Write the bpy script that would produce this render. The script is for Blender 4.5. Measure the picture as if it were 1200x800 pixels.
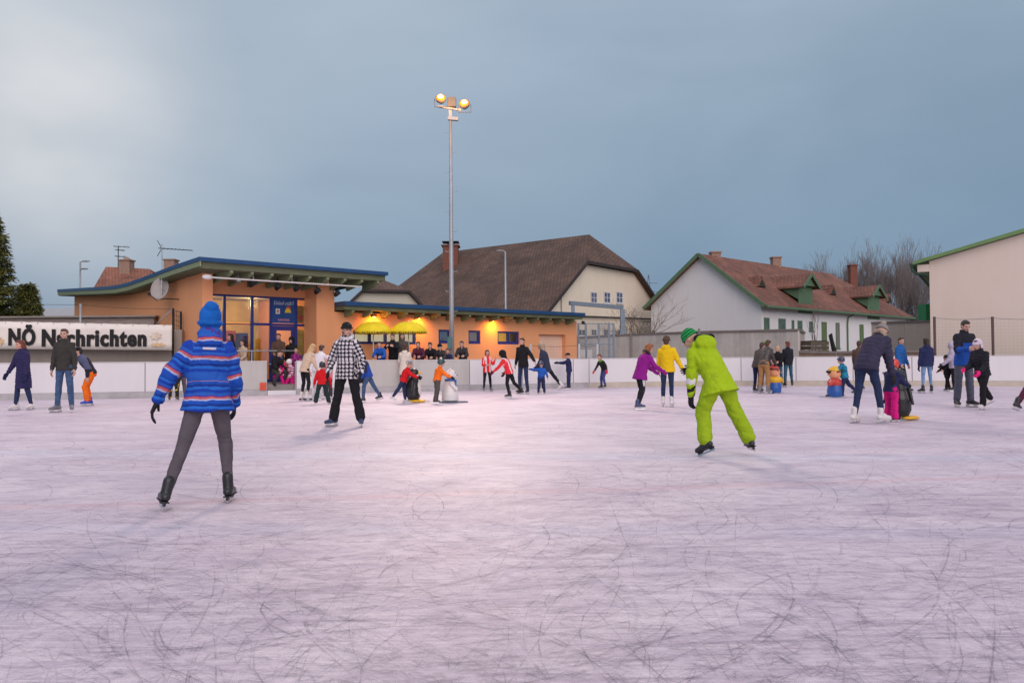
import bpy, bmesh, math, random
import numpy as np
from mathutils import Vector, Matrix, Euler, noise as mnoise

random.seed(7); rng = np.random.default_rng(11)
R = math.radians
sc = bpy.context.scene
for o in list(bpy.data.objects): bpy.data.objects.remove(o)

# ------------------------------------------------------------------ camera
EYE = 1.15; FPX = 900.0
cam_d = bpy.data.cameras.new('camera'); cam = bpy.data.objects.new('camera', cam_d)
sc.collection.objects.link(cam); sc.camera = cam
cam_d.lens = 27.0; cam_d.sensor_width = 36.0; cam_d.clip_start = 0.05; cam_d.clip_end = 3000
CAMR = Matrix.Rotation(R(91.25), 3, 'X') @ Matrix.Rotation(R(-0.43), 3, 'Z')
cam.matrix_world = Matrix.Translation((0, 0, EYE)) @ CAMR.to_4x4()

# ------------------------------------------------------------------ world
w = bpy.data.worlds.new('World'); sc.world = w; w.use_nodes = True
nt = w.node_tree; N = nt.nodes; L = nt.links
N.clear()
def nd(t, **kw):
    n = N.new(t)
    for k, v in kw.items(): setattr(n, k, v)
    return n
out = nd('ShaderNodeOutputWorld'); bg = nd('ShaderNodeBackground'); bg.inputs['Strength'].default_value = 1.0
tc = nd('ShaderNodeTexCoord')
sky = nd('ShaderNodeTexSky'); sky.sky_type = 'NISHITA'; sky.sun_disc = False
SUN_EL, SUN_AZ = R(26), R(166)        # azimuth measured clockwise from +Y
sky.sun_elevation = SUN_EL; sky.sun_rotation = SUN_AZ; sky.air_density = 2.0; sky.dust_density = 4.0
skm = nd('ShaderNodeVectorMath', operation='SCALE'); skm.inputs['Scale'].default_value = 0.06
L.new(sky.outputs[0], skm.inputs[0])
sep = nd('ShaderNodeSeparateXYZ'); L.new(tc.outputs['Generated'], sep.inputs[0])
def ramp(stops, interp='EASE'):
    r = nd('ShaderNodeValToRGB'); r.color_ramp.interpolation = interp
    e = r.color_ramp.elements
    while len(e) < len(stops): e.new(0.5)
    for k, (p, c) in enumerate(stops):
        e[k].position = p; e[k].color = (*c, 1)
    return r
grad = ramp([(0.0, (0.150, 0.240, 0.345)), (0.10, (0.156, 0.244, 0.352)), (0.26, (0.210, 0.290, 0.390)),
             (0.46, (0.295, 0.370, 0.460)), (1.0, (0.78, 0.72, 0.80))], 'LINEAR')
L.new(sep.outputs['Z'], grad.inputs[0])
# soft cloud relief
mp = nd('ShaderNodeMapping'); mp.inputs['Scale'].default_value = (1.0, 1.0, 2.2); L.new(tc.outputs['Generated'], mp.inputs[0])
nz = nd('ShaderNodeTexNoise'); nz.inputs['Scale'].default_value = 2.1; nz.inputs['Detail'].default_value = 4.5
nz.inputs['Roughness'].default_value = 0.5; nz.inputs['Distortion'].default_value = 0.4; L.new(mp.outputs[0], nz.inputs['Vector'])
cr = ramp([(0.28, (0.88, 0.90, 0.92)), (0.72, (1.13, 1.10, 1.08))]); L.new(nz.outputs['Fac'], cr.inputs[0])
mul = nd('ShaderNodeMix', data_type='RGBA', blend_type='MULTIPLY'); mul.inputs[0].default_value = 1.0
L.new(grad.outputs[0], mul.inputs[6]); L.new(cr.outputs[0], mul.inputs[7])
# thin bright break in the cloud, upper left
def lobe(d, p, strength, colour, src):
    v = Vector(d).normalized()
    dp = nd('ShaderNodeVectorMath', operation='DOT_PRODUCT'); dp.inputs[1].default_value = v; L.new(tc.outputs['Generated'], dp.inputs[0])
    mx = nd('ShaderNodeMath', operation='MAXIMUM'); mx.inputs[1].default_value = 0; L.new(dp.outputs['Value'], mx.inputs[0])
    pw = nd('ShaderNodeMath', operation='POWER'); pw.inputs[1].default_value = p; L.new(mx.outputs[0], pw.inputs[0])
    n2 = nd('ShaderNodeTexNoise'); n2.inputs['Scale'].default_value = 3.0; n2.inputs['Detail'].default_value = 3.5; L.new(mp.outputs[0], n2.inputs['Vector'])
    m3 = nd('ShaderNodeMath', operation='MULTIPLY_ADD'); m3.inputs[1].default_value = 1.5; m3.inputs[2].default_value = -0.12; L.new(n2.outputs['Fac'], m3.inputs[0])
    m4 = nd('ShaderNodeMath', operation='MULTIPLY'); L.new(pw.outputs[0], m4.inputs[0]); L.new(m3.outputs[0], m4.inputs[1])
    m5 = nd('ShaderNodeMath', operation='MULTIPLY', use_clamp=True); m5.inputs[1].default_value = strength; L.new(m4.outputs[0], m5.inputs[0])
    mi = nd('ShaderNodeMix', data_type='RGBA'); L.new(m5.outputs[0], mi.inputs[0]); L.new(src, mi.inputs[6]); mi.inputs[7].default_value = (*colour, 1)
    return mi.outputs[2]
c1 = lobe((-0.60, 1, 0.33), 75, 1.05, (0.70, 0.68, 0.68), mul.outputs[2])
c1 = lobe((-0.25, 1, 0.48), 10, 0.45, (0.40, 0.46, 0.53), c1)
c1 = lobe((0.75, 1, 0.22), 14, 0.45, (0.165, 0.240, 0.325), c1)
fin = nd('ShaderNodeMix', data_type='RGBA'); fin.inputs[0].default_value = 0.06
L.new(c1, fin.inputs[6]); L.new(skm.outputs[0], fin.inputs[7])
L.new(fin.outputs[2], bg.inputs['Color']); L.new(bg.outputs[0], out.inputs['Surface'])

# ------------------------------------------------------------------ sun (overcast: very soft)
sd = bpy.data.lights.new('sun', 'SUN'); sd.energy = 1.30; sd.angle = R(50); sd.color = (1.0, 0.83, 0.80)
so = bpy.data.objects.new('sun', sd); sc.collection.objects.link(so)
sdir = Vector((math.sin(SUN_AZ)*math.cos(SUN_EL), math.cos(SUN_AZ)*math.cos(SUN_EL), math.sin(SUN_EL)))
so.rotation_euler = sdir.to_track_quat('Z', 'Y').to_euler()

vs = sc.view_settings; vs.view_transform = 'Standard'; vs.look = 'None'; vs.exposure = 0.34; vs.gamma = 1.0
vs.use_curve_mapping = False
sc.render.engine = 'CYCLES'
sc.cycles.max_bounces = 6; sc.cycles.transparent_max_bounces = 24

# ------------------------------------------------------------------ picture -> world helpers
def ray(px, py):
    return (CAMR @ Vector(((px-600)/FPX, -(py-400)/FPX, -1.0))).normalized()
C0 = Vector((0, 0, EYE))
def hz(px, py, z=0.0):
    d = ray(px, py); return C0 + d*((z-EYE)/d.z)
def hY(px, py, Y):
    d = ray(px, py); return C0 + d*(Y/d.y)
def hv(px, py, P, ang):
    """ray against the vertical plane through P running along ang -> (distance along, z, point)"""
    d = ray(px, py); u = Vector((math.cos(ang), math.sin(ang), 0)); n = Vector((-u.y, u.x, 0))
    t = (Vector((P[0], P[1], 0))-Vector((0, 0, 0))).dot(n)/d.dot(n)
    q = C0 + d*t
    return (q-Vector((P[0], P[1], 0))).dot(u), q.z, q

# ------------------------------------------------------------------ materials
MATS = {}
def nmat(name):
    m = bpy.data.materials.new(name); m.use_nodes = True
    return m, m.node_tree, m.node_tree.nodes['Principled BSDF']
def mat(name, col, rough=0.8, var=0.18, scale=6.0, bump=0.15, bscale=None, metal=0.0, spec=0.3, stretch=None, coord='Object', emit=None, sheen=0):
    if name in MATS: return MATS[name]
    m, t, b = nmat(name); n = t.nodes; l = t.links
    tcn = n.new('ShaderNodeTexCoord'); mpn = n.new('ShaderNodeMapping')
    if stretch: mpn.inputs['Scale'].default_value = stretch
    l.new(tcn.outputs[coord], mpn.inputs[0])
    a = n.new('ShaderNodeTexNoise'); a.inputs['Scale'].default_value = scale; a.inputs['Detail'].default_value = 6; a.inputs['Roughness'].default_value = 0.62
    l.new(mpn.outputs[0], a.inputs['Vector'])
    r = n.new('ShaderNodeValToRGB'); e = r.color_ramp.elements
    e[0].position = 0.3; e[1].position = 0.72
    e[0].color = (*[max(0, c*(1-var)) for c in col], 1); e[1].color = (*[min(1, c*(1+var)) for c in col], 1)
    l.new(a.outputs['Fac'], r.inputs[0]); l.new(r.outputs[0], b.inputs['Base Color'])
    b.inputs['Roughness'].default_value = rough; b.inputs['Metallic'].default_value = metal
    b.inputs['Specular IOR Level'].default_value = spec
    if sheen: b.inputs['Sheen Weight'].default_value = sheen
    if bump:
        a2 = n.new('ShaderNodeTexNoise'); a2.inputs['Scale'].default_value = bscale or scale*6; a2.inputs['Detail'].default_value = 4
        l.new(mpn.outputs[0], a2.inputs['Vector'])
        bp = n.new('ShaderNodeBump'); bp.inputs['Strength'].default_value = bump; bp.inputs['Distance'].default_value = 0.02
        l.new(a2.outputs['Fac'], bp.inputs['Height']); l.new(bp.outputs[0], b.inputs['Normal'])
    if emit:
        b.inputs['Emission Color'].default_value = (*emit[0], 1); b.inputs['Emission Strength'].default_value = emit[1]
    MATS[name] = m; return m
def roofmat(name, c1, c2, pitch=0.3, moss=None, dirn='Z'):
    if name in MATS: return MATS[name]
    m, t, b = nmat(name); n = t.nodes; l = t.links
    tcn = n.new('ShaderNodeTexCoord')
    br = n.new('ShaderNodeTexBrick'); br.inputs['Scale'].default_value = 1.0
    br.inputs['Brick Width'].default_value = 0.26; br.inputs['Row Height'].default_value = pitch; br.inputs['Mortar Size'].default_value = 0.018
    br.inputs['Color1'].default_value = (*c1, 1); br.inputs['Color2'].default_value = (*c2, 1); br.inputs['Mortar'].default_value = (*[c*0.35 for c in c1], 1)
    br.inputs['Bias'].default_value = -0.1
    uv = n.new('ShaderNodeAttribute'); uv.attribute_name = 'ruv'; l.new(uv.outputs['Vector'], br.inputs['Vector'])
    nz1 = n.new('ShaderNodeTexNoise'); nz1.inputs['Scale'].default_value = 0.55; nz1.inputs['Detail'].default_value = 8; nz1.inputs['Roughness'].default_value = 0.7
    l.new(tcn.outputs['Object'], nz1.inputs['Vector'])
    rr = n.new('ShaderNodeValToRGB'); rr.color_ramp.elements[0].position = 0.35; rr.color_ramp.elements[1].position = 0.7
    rr.color_ramp.elements[0].color = (0.62, 0.62, 0.62, 1); rr.color_ramp.elements[1].color = (1.35, 1.3, 1.25, 1); l.new(nz1.outputs['Fac'], rr.inputs[0])
    mx = n.new('ShaderNodeMix'); mx.data_type = 'RGBA'; mx.blend_type = 'MULTIPLY'; mx.inputs[0].default_value = 1
    l.new(br.outputs['Color'], mx.inputs[6]); l.new(rr.outputs[0], mx.inputs[7]); l.new(mx.outputs[2], b.inputs['Base Color'])
    b.inputs['Roughness'].default_value = 0.85
    bp = n.new('ShaderNodeBump'); bp.inputs['Strength'].default_value = 0.6; bp.inputs['Distance'].default_value = 0.03
    l.new(br.outputs['Fac'], bp.inputs['Height']); bp.invert = True; l.new(bp.outputs[0], b.inputs['Normal'])
    MATS[name] = m; return m
def wallmat(name, col, dirt=(0.5, 0.46, 0.42), amount=0.25, rough=0.9):
    """stucco with blotches and faint vertical weather streaks"""
    if name in MATS: return MATS[name]
    m, t, b = nmat(name); n = t.nodes; l = t.links
    tcn = n.new('ShaderNodeTexCoord')
    m1 = n.new('ShaderNodeMapping'); m1.inputs['Scale'].default_value = (2.2, 2.2, 0.22); l.new(tcn.outputs['Object'], m1.inputs[0])
    a = n.new('ShaderNodeTexNoise'); a.inputs['Scale'].default_value = 1.6; a.inputs['Detail'].default_value = 8; a.inputs['Roughness'].default_value = 0.65; l.new(m1.outputs[0], a.inputs['Vector'])
    c = n.new('ShaderNodeTexNoise'); c.inputs['Scale'].default_value = 0.7; c.inputs['Detail'].default_value = 9; c.inputs['Roughness'].default_value = 0.7; l.new(tcn.outputs['Object'], c.inputs['Vector'])
    mu = n.new('ShaderNodeMath'); mu.operation = 'MULTIPLY'; l.new(a.outputs['Fac'], mu.inputs[0]); l.new(c.outputs['Fac'], mu.inputs[1])
    r = n.new('ShaderNodeValToRGB'); r.color_ramp.elements[0].position = 0.16; r.color_ramp.elements[1].position = 0.42
    r.color_ramp.elements[0].color = (0, 0, 0, 1); r.color_ramp.elements[1].color = (1, 1, 1, 1); l.new(mu.outputs[0], r.inputs[0])
    ml = n.new('ShaderNodeMath'); ml.operation = 'MULTIPLY'; ml.inputs[1].default_value = amount; l.new(r.outputs[0], ml.inputs[0])
    mx = n.new('ShaderNodeMix'); mx.data_type = 'RGBA'; l.new(ml.outputs[0], mx.inputs[0]); mx.inputs[6].default_value = (*col, 1); mx.inputs[7].default_value = (*[x*y*1.4 for x, y in zip(col, dirt)], 1)
    l.new(mx.outputs[2], b.inputs['Base Color']); b.inputs['Roughness'].default_value = rough; b.inputs['Specular IOR Level'].default_value = 0.2
    f = n.new('ShaderNodeTexNoise'); f.inputs['Scale'].default_value = 60; f.inputs['Detail'].default_value = 3; l.new(tcn.outputs['Object'], f.inputs['Vector'])
    bp = n.new('ShaderNodeBump'); bp.inputs['Strength'].default_value = 0.25; bp.inputs['Distance'].default_value = 0.01
    l.new(f.outputs['Fac'], bp.inputs['Height']); l.new(bp.outputs[0], b.inputs['Normal'])
    MATS[name] = m; return m
def glassmat(name, tint=(0.8, 0.85, 0.9), refl=0.25):
    if name in MATS: return MATS[name]
    m, t, b = nmat(name); n = t.nodes; l = t.links; n.remove(b)
    o = n['Material Output']; tr = n.new('ShaderNodeBsdfTransparent'); tr.inputs[0].default_value = (*tint, 1)
    g = n.new('ShaderNodeBsdfGlossy'); g.inputs['Roughness'].default_value = 0.03; g.inputs['Color'].default_value = (0.9, 0.9, 0.9, 1)
    fr = n.new('ShaderNodeFresnel'); fr.inputs[0].default_value = 1.5
    ad = n.new('ShaderNodeMath'); ad.operation = 'ADD'; ad.use_clamp = True; ad.inputs[1].default_value = refl*0.3; l.new(fr.outputs[0], ad.inputs[0])
    mx = n.new('ShaderNodeMixShader'); l.new(ad.outputs[0], mx.inputs[0]); l.new(tr.outputs[0], mx.inputs[1]); l.new(g.outputs[0], mx.inputs[2]); l.new(mx.outputs[0], o.inputs[0])
    MATS[name] = m; return m
def emat(name, col, strength):
    if name in MATS: return MATS[name]
    m, t, b = nmat(name); n = t.nodes; l = t.links
    b.inputs['Base Color'].default_value = (*col, 1); b.inputs['Emission Color'].default_value = (*col, 1); b.inputs['Emission Strength'].default_value = strength
    MATS[name] = m; return m
# patterned cloth: attribute 'pat' = (across, along, bone)
def patmat(name, build):
    if name in MATS: return MATS[name]
    m, t, b = nmat(name); n = t.nodes; l = t.links
    at = n.new('ShaderNodeAttribute'); at.attribute_name = 'pat'
    sp = n.new('ShaderNodeSeparateXYZ'); l.new(at.outputs['Vector'], sp.inputs[0])
    def M(op, a, bb=None, clamp=False):
        k = n.new('ShaderNodeMath'); k.operation = op; k.use_clamp = clamp
        for i, v in enumerate((a, bb)):
            if v is None: continue
            if isinstance(v, (int, float)): k.inputs[i].default_value = v
            else: l.new(v, k.inputs[i])
        return k.outputs[0]
    colout = build(n, l, sp, M)
    l.new(colout, b.inputs['Base Color']); b.inputs['Roughness'].default_value = 0.85; b.inputs['Specular IOR Level'].default_value = 0.25
    f = n.new('ShaderNodeTexNoise'); f.inputs['Scale'].default_value = 22; f.inputs['Detail'].default_value = 3
    bp = n.new('ShaderNodeBump'); bp.inputs['Strength'].default_value = 0.25; bp.inputs['Distance'].default_value = 0.02
    l.new(f.outputs['Fac'], bp.inputs['Height']); l.new(bp.outputs[0], b.inputs['Normal'])
    MATS[name] = m; return m
def stripes(name, period, stops, wob=0.0):
    def bld(n, l, sp, M):
        y = sp.outputs['Y']
        if wob:
            q = n.new('ShaderNodeTexNoise'); q.inputs['Scale'].default_value = 9; y = M('ADD', y, M('MULTIPLY', q.outputs['Fac'], wob))
        f = M('FRACT', M('DIVIDE', y, period))
        r = n.new('ShaderNodeValToRGB'); r.color_ramp.interpolation = 'CONSTANT'; e = r.color_ramp.elements
        while len(e) < len(stops): e.new(0.5)
        for k, (p, c) in enumerate(stops): e[k].position = p; e[k].color = (*c, 1)
        l.new(f, r.inputs[0]); return r.outputs[0]
    return patmat(name, bld)
def checks(name, size, dark, light):
    """houndstooth-like weave: light squares joined by thin light threads on a dark ground"""
    def bld(n, l, sp, M):
        x = M('FRACT', M('DIVIDE', sp.outputs['X'], size)); y = M('FRACT', M('DIVIDE', sp.outputs['Y'], size))
        bx = M('LESS_THAN', x, 0.52); by = M('LESS_THAN', y, 0.52)
        sq = M('MULTIPLY', bx, by)
        dg = M('LESS_THAN', M('FRACT', M('MULTIPLY', M('ADD', x, y), 2.0)), 0.28)
        ex = M('ABSOLUTE', M('SUBTRACT', bx, by))
        tot = M('MAXIMUM', sq, M('MULTIPLY', M('MULTIPLY', dg, ex), 0.8))
        mx = n.new('ShaderNodeMix'); mx.data_type = 'RGBA'; l.new(tot, mx.inputs[0]); mx.inputs[6].default_value = (*dark, 1); mx.inputs[7].default_value = (*light, 1)
        return mx.outputs[2]
    return patmat(name, bld)
def blocks(name, cols, scale=14.0):
    """printed cloth: irregular patches in a few colours"""
    def bld(n, l, sp, M):
        v = n.new('ShaderNodeTexVoronoi'); v.inputs['Scale'].default_value = scale
        at = n.new('ShaderNodeAttribute'); at.attribute_name = 'pat'; l.new(at.outputs['Vector'], v.inputs['Vector'])
        s2 = n.new('ShaderNodeSeparateColor'); l.new(v.outputs['Color'], s2.inputs[0])
        r = n.new('ShaderNodeValToRGB'); r.color_ramp.interpolation = 'CONSTANT'; e = r.color_ramp.elements
        while len(e) < len(cols): e.new(0.5)
        for k, c in enumerate(cols): e[k].position = k/len(cols); e[k].color = (*c, 1)
        l.new(s2.outputs[0], r.inputs[0]); return r.outputs[0]
    return patmat(name, bld)
def yoke(name, low, high, cut=0.36, sleeve_high=True):
    """jacket with a differently coloured yoke; 'along' grows from the hem"""
    def bld(n, l, sp, M):
        f = M('GREATER_THAN', sp.outputs['Y'], cut)
        if sleeve_high: f = M('MAXIMUM', f, M('MULTIPLY', M('GREATER_THAN', sp.outputs['Z'], 0.5), M('LESS_THAN', sp.outputs['Z'], 1.5)))
        mx = n.new('ShaderNodeMix'); mx.data_type = 'RGBA'; l.new(f, mx.inputs[0]); mx.inputs[6].default_value = (*low, 1); mx.inputs[7].default_value = (*high, 1)
        return mx.outputs[2]
    return patmat(name, bld)

# ------------------------------------------------------------------ mesh builder
def link(o): sc.collection.objects.link(o); return o
def tag(o, label=None, cat=None, group=None, kind=None):
    if label: o['label'] = label
    if cat: o['category'] = cat
    if group: o['group'] = group
    if kind: o['kind'] = kind
    return o
def empty(name, loc=(0, 0, 0), rz=0.0, label=None, cat=None, group=None):
    o = bpy.data.objects.new(name, None); o.empty_display_size = 0.2; link(o); o.location = loc; o.rotation_euler = (0, 0, rz)
    return tag(o, label, cat, group)
def frame_of(d):
    d = Vector(d).normalized(); a = Vector((0, 0, 1)) if abs(d.z) < 0.9 else Vector((1, 0, 0))
    x = d.cross(a).normalized(); y = x.cross(d).normalized()
    return x, y, d
class MB:
    def __init__(s): s.v = []; s.f = []; s.m = []
    def add(s, vs_, fs, mi=0):
        o = len(s.v); s.v += [tuple(p) for p in vs_]; s.f += [tuple(i+o for i in f) for f in fs]; s.m += [mi]*len(fs)
    def box(s, a, b, M=None, mi=0):
        (x0, y0, z0), (x1, y1, z1) = a, b
        x0, x1 = min(x0, x1), max(x0, x1); y0, y1 = min(y0, y1), max(y0, y1); z0, z1 = min(z0, z1), max(z0, z1)
        P = [Vector(p) for p in ((x0,y0,z0),(x1,y0,z0),(x1,y1,z0),(x0,y1,z0),(x0,y0,z1),(x1,y0,z1),(x1,y1,z1),(x0,y1,z1))]
        if M: P = [M @ p for p in P]
        s.add(P, [(0,3,2,1),(4,5,6,7),(0,1,5,4),(1,2,6,5),(2,3,7,6),(3,0,4,7)], mi)
    def bar(s, p, q, wd, ht, mi=0, up=(0, 0, 1)):
        p, q = Vector(p), Vector(q); d = (q-p).normalized(); x = d.cross(Vector(up))
        if x.length < 1e-4: x = Vector((1, 0, 0))
        x.normalize(); y = x.cross(d).normalized()
        c = [p-x*wd/2-y*ht/2, p+x*wd/2-y*ht/2, p+x*wd/2+y*ht/2, p-x*wd/2+y*ht/2]
        s.add(c+[k+(q-p) for k in c], [(0,1,2,3),(7,6,5,4),(0,4,5,1),(1,5,6,2),(2,6,7,3),(3,7,4,0)], mi)
    def loft(s, rings, n=12, mi=0):
        """rings: (centre, ax, ay) with vectors that carry the radii"""
        vs_ = []
        for c, ax, ay in rings:
            c, ax, ay = Vector(c), Vector(ax), Vector(ay)
            for k in range(n):
                t = 2*math.pi*k/n; vs_.append(c+ax*math.cos(t)+ay*math.sin(t))
        fs = []
        for i in range(len(rings)-1):
            for k in range(n):
                k2 = (k+1) % n; fs.append((i*n+k, i*n+k2, (i+1)*n+k2, (i+1)*n+k))
        fs.append(tuple(range(n-1, -1, -1))); fs.append(tuple((len(rings)-1)*n+k for k in range(n)))
        s.add(vs_, fs, mi)
    def tube(s, pts, rad, n=8, mi=0):
        pts = [Vector(p) for p in pts]
        if not hasattr(rad, '__len__'): rad = [rad]*len(pts)
        rings = []; px = None
        for i, p in enumerate(pts):
            d = (pts[min(i+1, len(pts)-1)]-pts[max(i-1, 0)]).normalized()
            if px is None: x, y, _ = frame_of(d)
            else:
                x = (px-d*px.dot(d)); x = x.normalized() if x.length > 1e-5 else frame_of(d)[0]; y = d.cross(x) * -1
            px = x; rings.append((p, x*rad[i], y*rad[i]))
        s.loft(rings, n, mi)
    def cap(s, p, r0, q, r1, n=12, mi=0, flat=None):
        """tapered capsule with round ends"""
        p, q = Vector(p), Vector(q); d = q-p; ln = d.length
        if ln < 1e-6: return s.ell(p, (r0, r0, r0))
        d /= ln; x, y, _ = frame_of(d); rings = []
        for a in (80, 55, 28): rings.append((p-d*r0*math.sin(R(a)), x*r0*math.cos(R(a)), y*r0*math.cos(R(a))))
        for t in (0, 0.5, 1): r = r0+(r1-r0)*t; rings.append((p+d*ln*t, x*r, y*r))
        for a in (28, 55, 80): rings.append((q+d*r1*math.sin(R(a)), x*r1*math.cos(R(a)), y*r1*math.cos(R(a))))
        s.loft(rings, n, mi)
    def ell(s, c, r, Rm=None, n=14, mi=0):
        c = Vector(c); Rm = Rm or Matrix.Identity(3); rings = []
        for k in range(1, 10):
            a = -math.pi/2+math.pi*k/10
            rings.append((c+Rm@Vector((0, 0, r[2]*math.sin(a))), Rm@Vector((r[0]*math.cos(a), 0, 0)), Rm@Vector((0, r[1]*math.cos(a), 0))))
        s.loft(rings, n, mi)
    def prism(s, poly, vec, mi=0):
        poly = [Vector(p) for p in poly]; vec = Vector(vec); n = len(poly)
        s.add(poly+[p+vec for p in poly], [tuple(range(n-1, -1, -1)), tuple(range(n, 2*n))]+[(i, (i+1) % n, (i+1) % n+n, i+n) for i in range(n)], mi)
    def wall(s, x0, x1, z0, z1, y0, y1, holes=(), mi=0, top=None):
        """wall along local x between y0 (outer) and y1, with openings (xa,xb,za,zb)"""
        xs = sorted({x0, x1, *[max(x0, h[0]) for h in holes], *[min(x1, h[1]) for h in holes]})
        zs = sorted({z0, z1, *[max(z0, h[2]) for h in holes], *[min(z1, h[3]) for h in holes]})
        def solid(i, j):
            if not (0 <= i < len(xs)-1 and 0 <= j < len(zs)-1): return False
            cx, cz = (xs[i]+xs[i+1])/2, (zs[j]+zs[j+1])/2
            return not any(h[0] < cx < h[1] and h[2] < cz < h[3] for h in holes)
        for i in range(len(xs)-1):
            for j in range(len(zs)-1):
                if not solid(i, j): continue
                a, b, c, d = xs[i], xs[i+1], zs[j], zs[j+1]
                s.add([(a,y0,c),(b,y0,c),(b,y0,d),(a,y0,d)], [(0,1,2,3)], mi); s.add([(a,y1,c),(b,y1,c),(b,y1,d),(a,y1,d)], [(3,2,1,0)], mi)
                if not solid(i-1, j): s.add([(a,y0,c),(a,y0,d),(a,y1,d),(a,y1,c)], [(0,1,2,3)], mi)
                if not solid(i+1, j): s.add([(b,y0,c),(b,y1,c),(b,y1,d),(b,y0,d)], [(0,1,2,3)], mi)
                if not solid(i, j-1): s.add([(a,y0,c),(a,y1,c),(b,y1,c),(b,y0,c)], [(0,1,2,3)], mi)
                if not solid(i, j+1): s.add([(a,y0,d),(b,y0,d),(b,y1,d),(a,y1,d)], [(0,1,2,3)], mi)
    def mesh(s, name, mats):
        me = bpy.data.meshes.new(name); me.from_pydata(s.v, [], s.f)
        if mats is not None:
            if not isinstance(mats, (list, tuple)): mats = [mats]
            for m_ in mats: me.materials.append(m_)
            if len(mats) > 1: me.polygons.foreach_set('material_index', s.m)
        me.update(); return me
    def build(s, name, mats, parent=None, smooth=False, bevel=0.0, fixn=True):
        me = s.mesh(name, mats)
        if fixn or bevel:
            bm = bmesh.new(); bm.from_mesh(me)
            if fixn: bmesh.ops.recalc_face_normals(bm, faces=bm.faces)
            if bevel: bmesh.ops.bevel(bm, geom=[e for e in bm.edges if e.is_manifold and e.calc_face_angle(0) > 0.6], offset=bevel, segments=2, affect='EDGES', profile=0.7)
            bm.to_mesh(me); bm.free()
        if smooth: me.polygons.foreach_set('use_smooth', [True]*len(me.polygons))
        o = bpy.data.objects.new(name, me); link(o)
        if parent: o.parent = parent
        return o
def ruv(me_obj, ridge_dir):
    """tile coordinates on every face: along the ridge and up the slope"""
    me = me_obj.data; at = me.attributes.new('ruv', 'FLOAT_VECTOR', 'CORNER'); r = Vector(ridge_dir).normalized()
    for p in me.polygons:
        nrm = p.normal; e = r - nrm*r.dot(nrm)
        if e.length < 0.25: e = Vector((0, 0, 1)).cross(nrm)
        if e.length < 1e-4: e = Vector((1, 0, 0))
        e.normalize(); f = nrm.cross(e)
        for li in p.loop_indices:
            co = me.vertices[me.loops[li].vertex_index].co; at.data[li].vector = (co.dot(e), co.dot(f), 0)
def textobj(name, body, size, m, parent, M, xs=1.0, bold=0.0, ext=0.004, shear=0.0, align='LEFT'):
    cu = bpy.data.curves.new(name, 'FONT'); cu.body = body; cu.size = size; cu.extrude = ext; cu.offset = bold; cu.shear = shear; cu.align_x = align
    cu.resolution_u = 3; cu.space_character = 1.14 if name == 'lettering' else 1.0
    t = bpy.data.objects.new('tmp_text', cu); link(t); bpy.context.view_layer.update()
    me = bpy.data.meshes.new_from_object(t.evaluated_get(bpy.context.evaluated_depsgraph_get()))
    bpy.data.objects.remove(t); bpy.data.curves.remove(cu)
    me.name = name; me.materials.clear(); me.materials.append(m)
    o = bpy.data.objects.new(name, me); link(o); o.parent = parent
    me.transform(M @ Matrix.Diagonal((xs, 1, 1, 1)))
    return o
# voxel union
_tmp_me = bpy.data.meshes.new('tmp'); _tmp = bpy.data.objects.new('tmp_remesh', _tmp_me); link(_tmp)
_rm = _tmp.modifiers.new('r', 'REMESH'); _rm.mode = 'VOXEL'; _sm = _tmp.modifiers.new('s', 'SMOOTH')
def remesh(mb, voxel, smooth=4, fac=0.5):
    me = mb.mesh('tmp', None); old = _tmp.data; _tmp.data = me
    if old.users == 0: bpy.data.meshes.remove(old)
    _rm.voxel_size = voxel; _rm.use_smooth_shade = True; _sm.iterations = smooth; _sm.factor = fac
    bpy.context.view_layer.update(); dg = bpy.context.evaluated_depsgraph_get()
    ev = _tmp.evaluated_get(dg); em = ev.to_mesh()
    nv = len(em.vertices); v = np.empty(nv*3, 'f'); em.vertices.foreach_get('co', v)
    nf = len(em.polygons); lt = np.empty(nf, 'i'); em.polygons.foreach_get('loop_total', lt)
    ls = np.empty(len(em.loops), 'i'); em.loops.foreach_get('vertex_index', ls)
    nr = np.empty(nv*3, 'f'); em.vertices.foreach_get('normal', nr)
    ev.to_mesh_clear()
    return v.reshape(-1, 3), nr.reshape(-1, 3), ls, lt
def np_mesh(name, v, ls, lt, mats):
    me = bpy.data.meshes.new(name); me.vertices.add(len(v)); me.vertices.foreach_set('co', np.ascontiguousarray(v, 'f').ravel())
    me.loops.add(len(ls)); me.loops.foreach_set('vertex_index', np.ascontiguousarray(ls, 'i'))
    me.polygons.add(len(lt)); st = np.concatenate([[0], np.cumsum(lt)[:-1]]).astype('i')
    me.polygons.foreach_set('loop_start', st); me.polygons.foreach_set('loop_total', np.ascontiguousarray(lt, 'i'))
    me.polygons.foreach_set('use_smooth', [True]*len(lt))
    for m_ in (mats if isinstance(mats, (list, tuple)) else [mats]): me.materials.append(m_)
    me.update(calc_edges=True); return me
_nk = rng.normal(size=(9, 3)); _nk /= np.linalg.norm(_nk, axis=1)[:, None]; _np = rng.uniform(0, 6.28, 9)
def fnoise(P, f, seed=0.0):
    a = np.zeros(len(P))
    for i in range(9):
        a += np.sin(P @ (_nk[i]*f*(0.7+0.09*i)) + _np[i] + seed*(i+1) + 1.3*np.sin(P @ (_nk[(i+4) % 9]*f*0.6)+seed))
    return a/9*1.8
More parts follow.
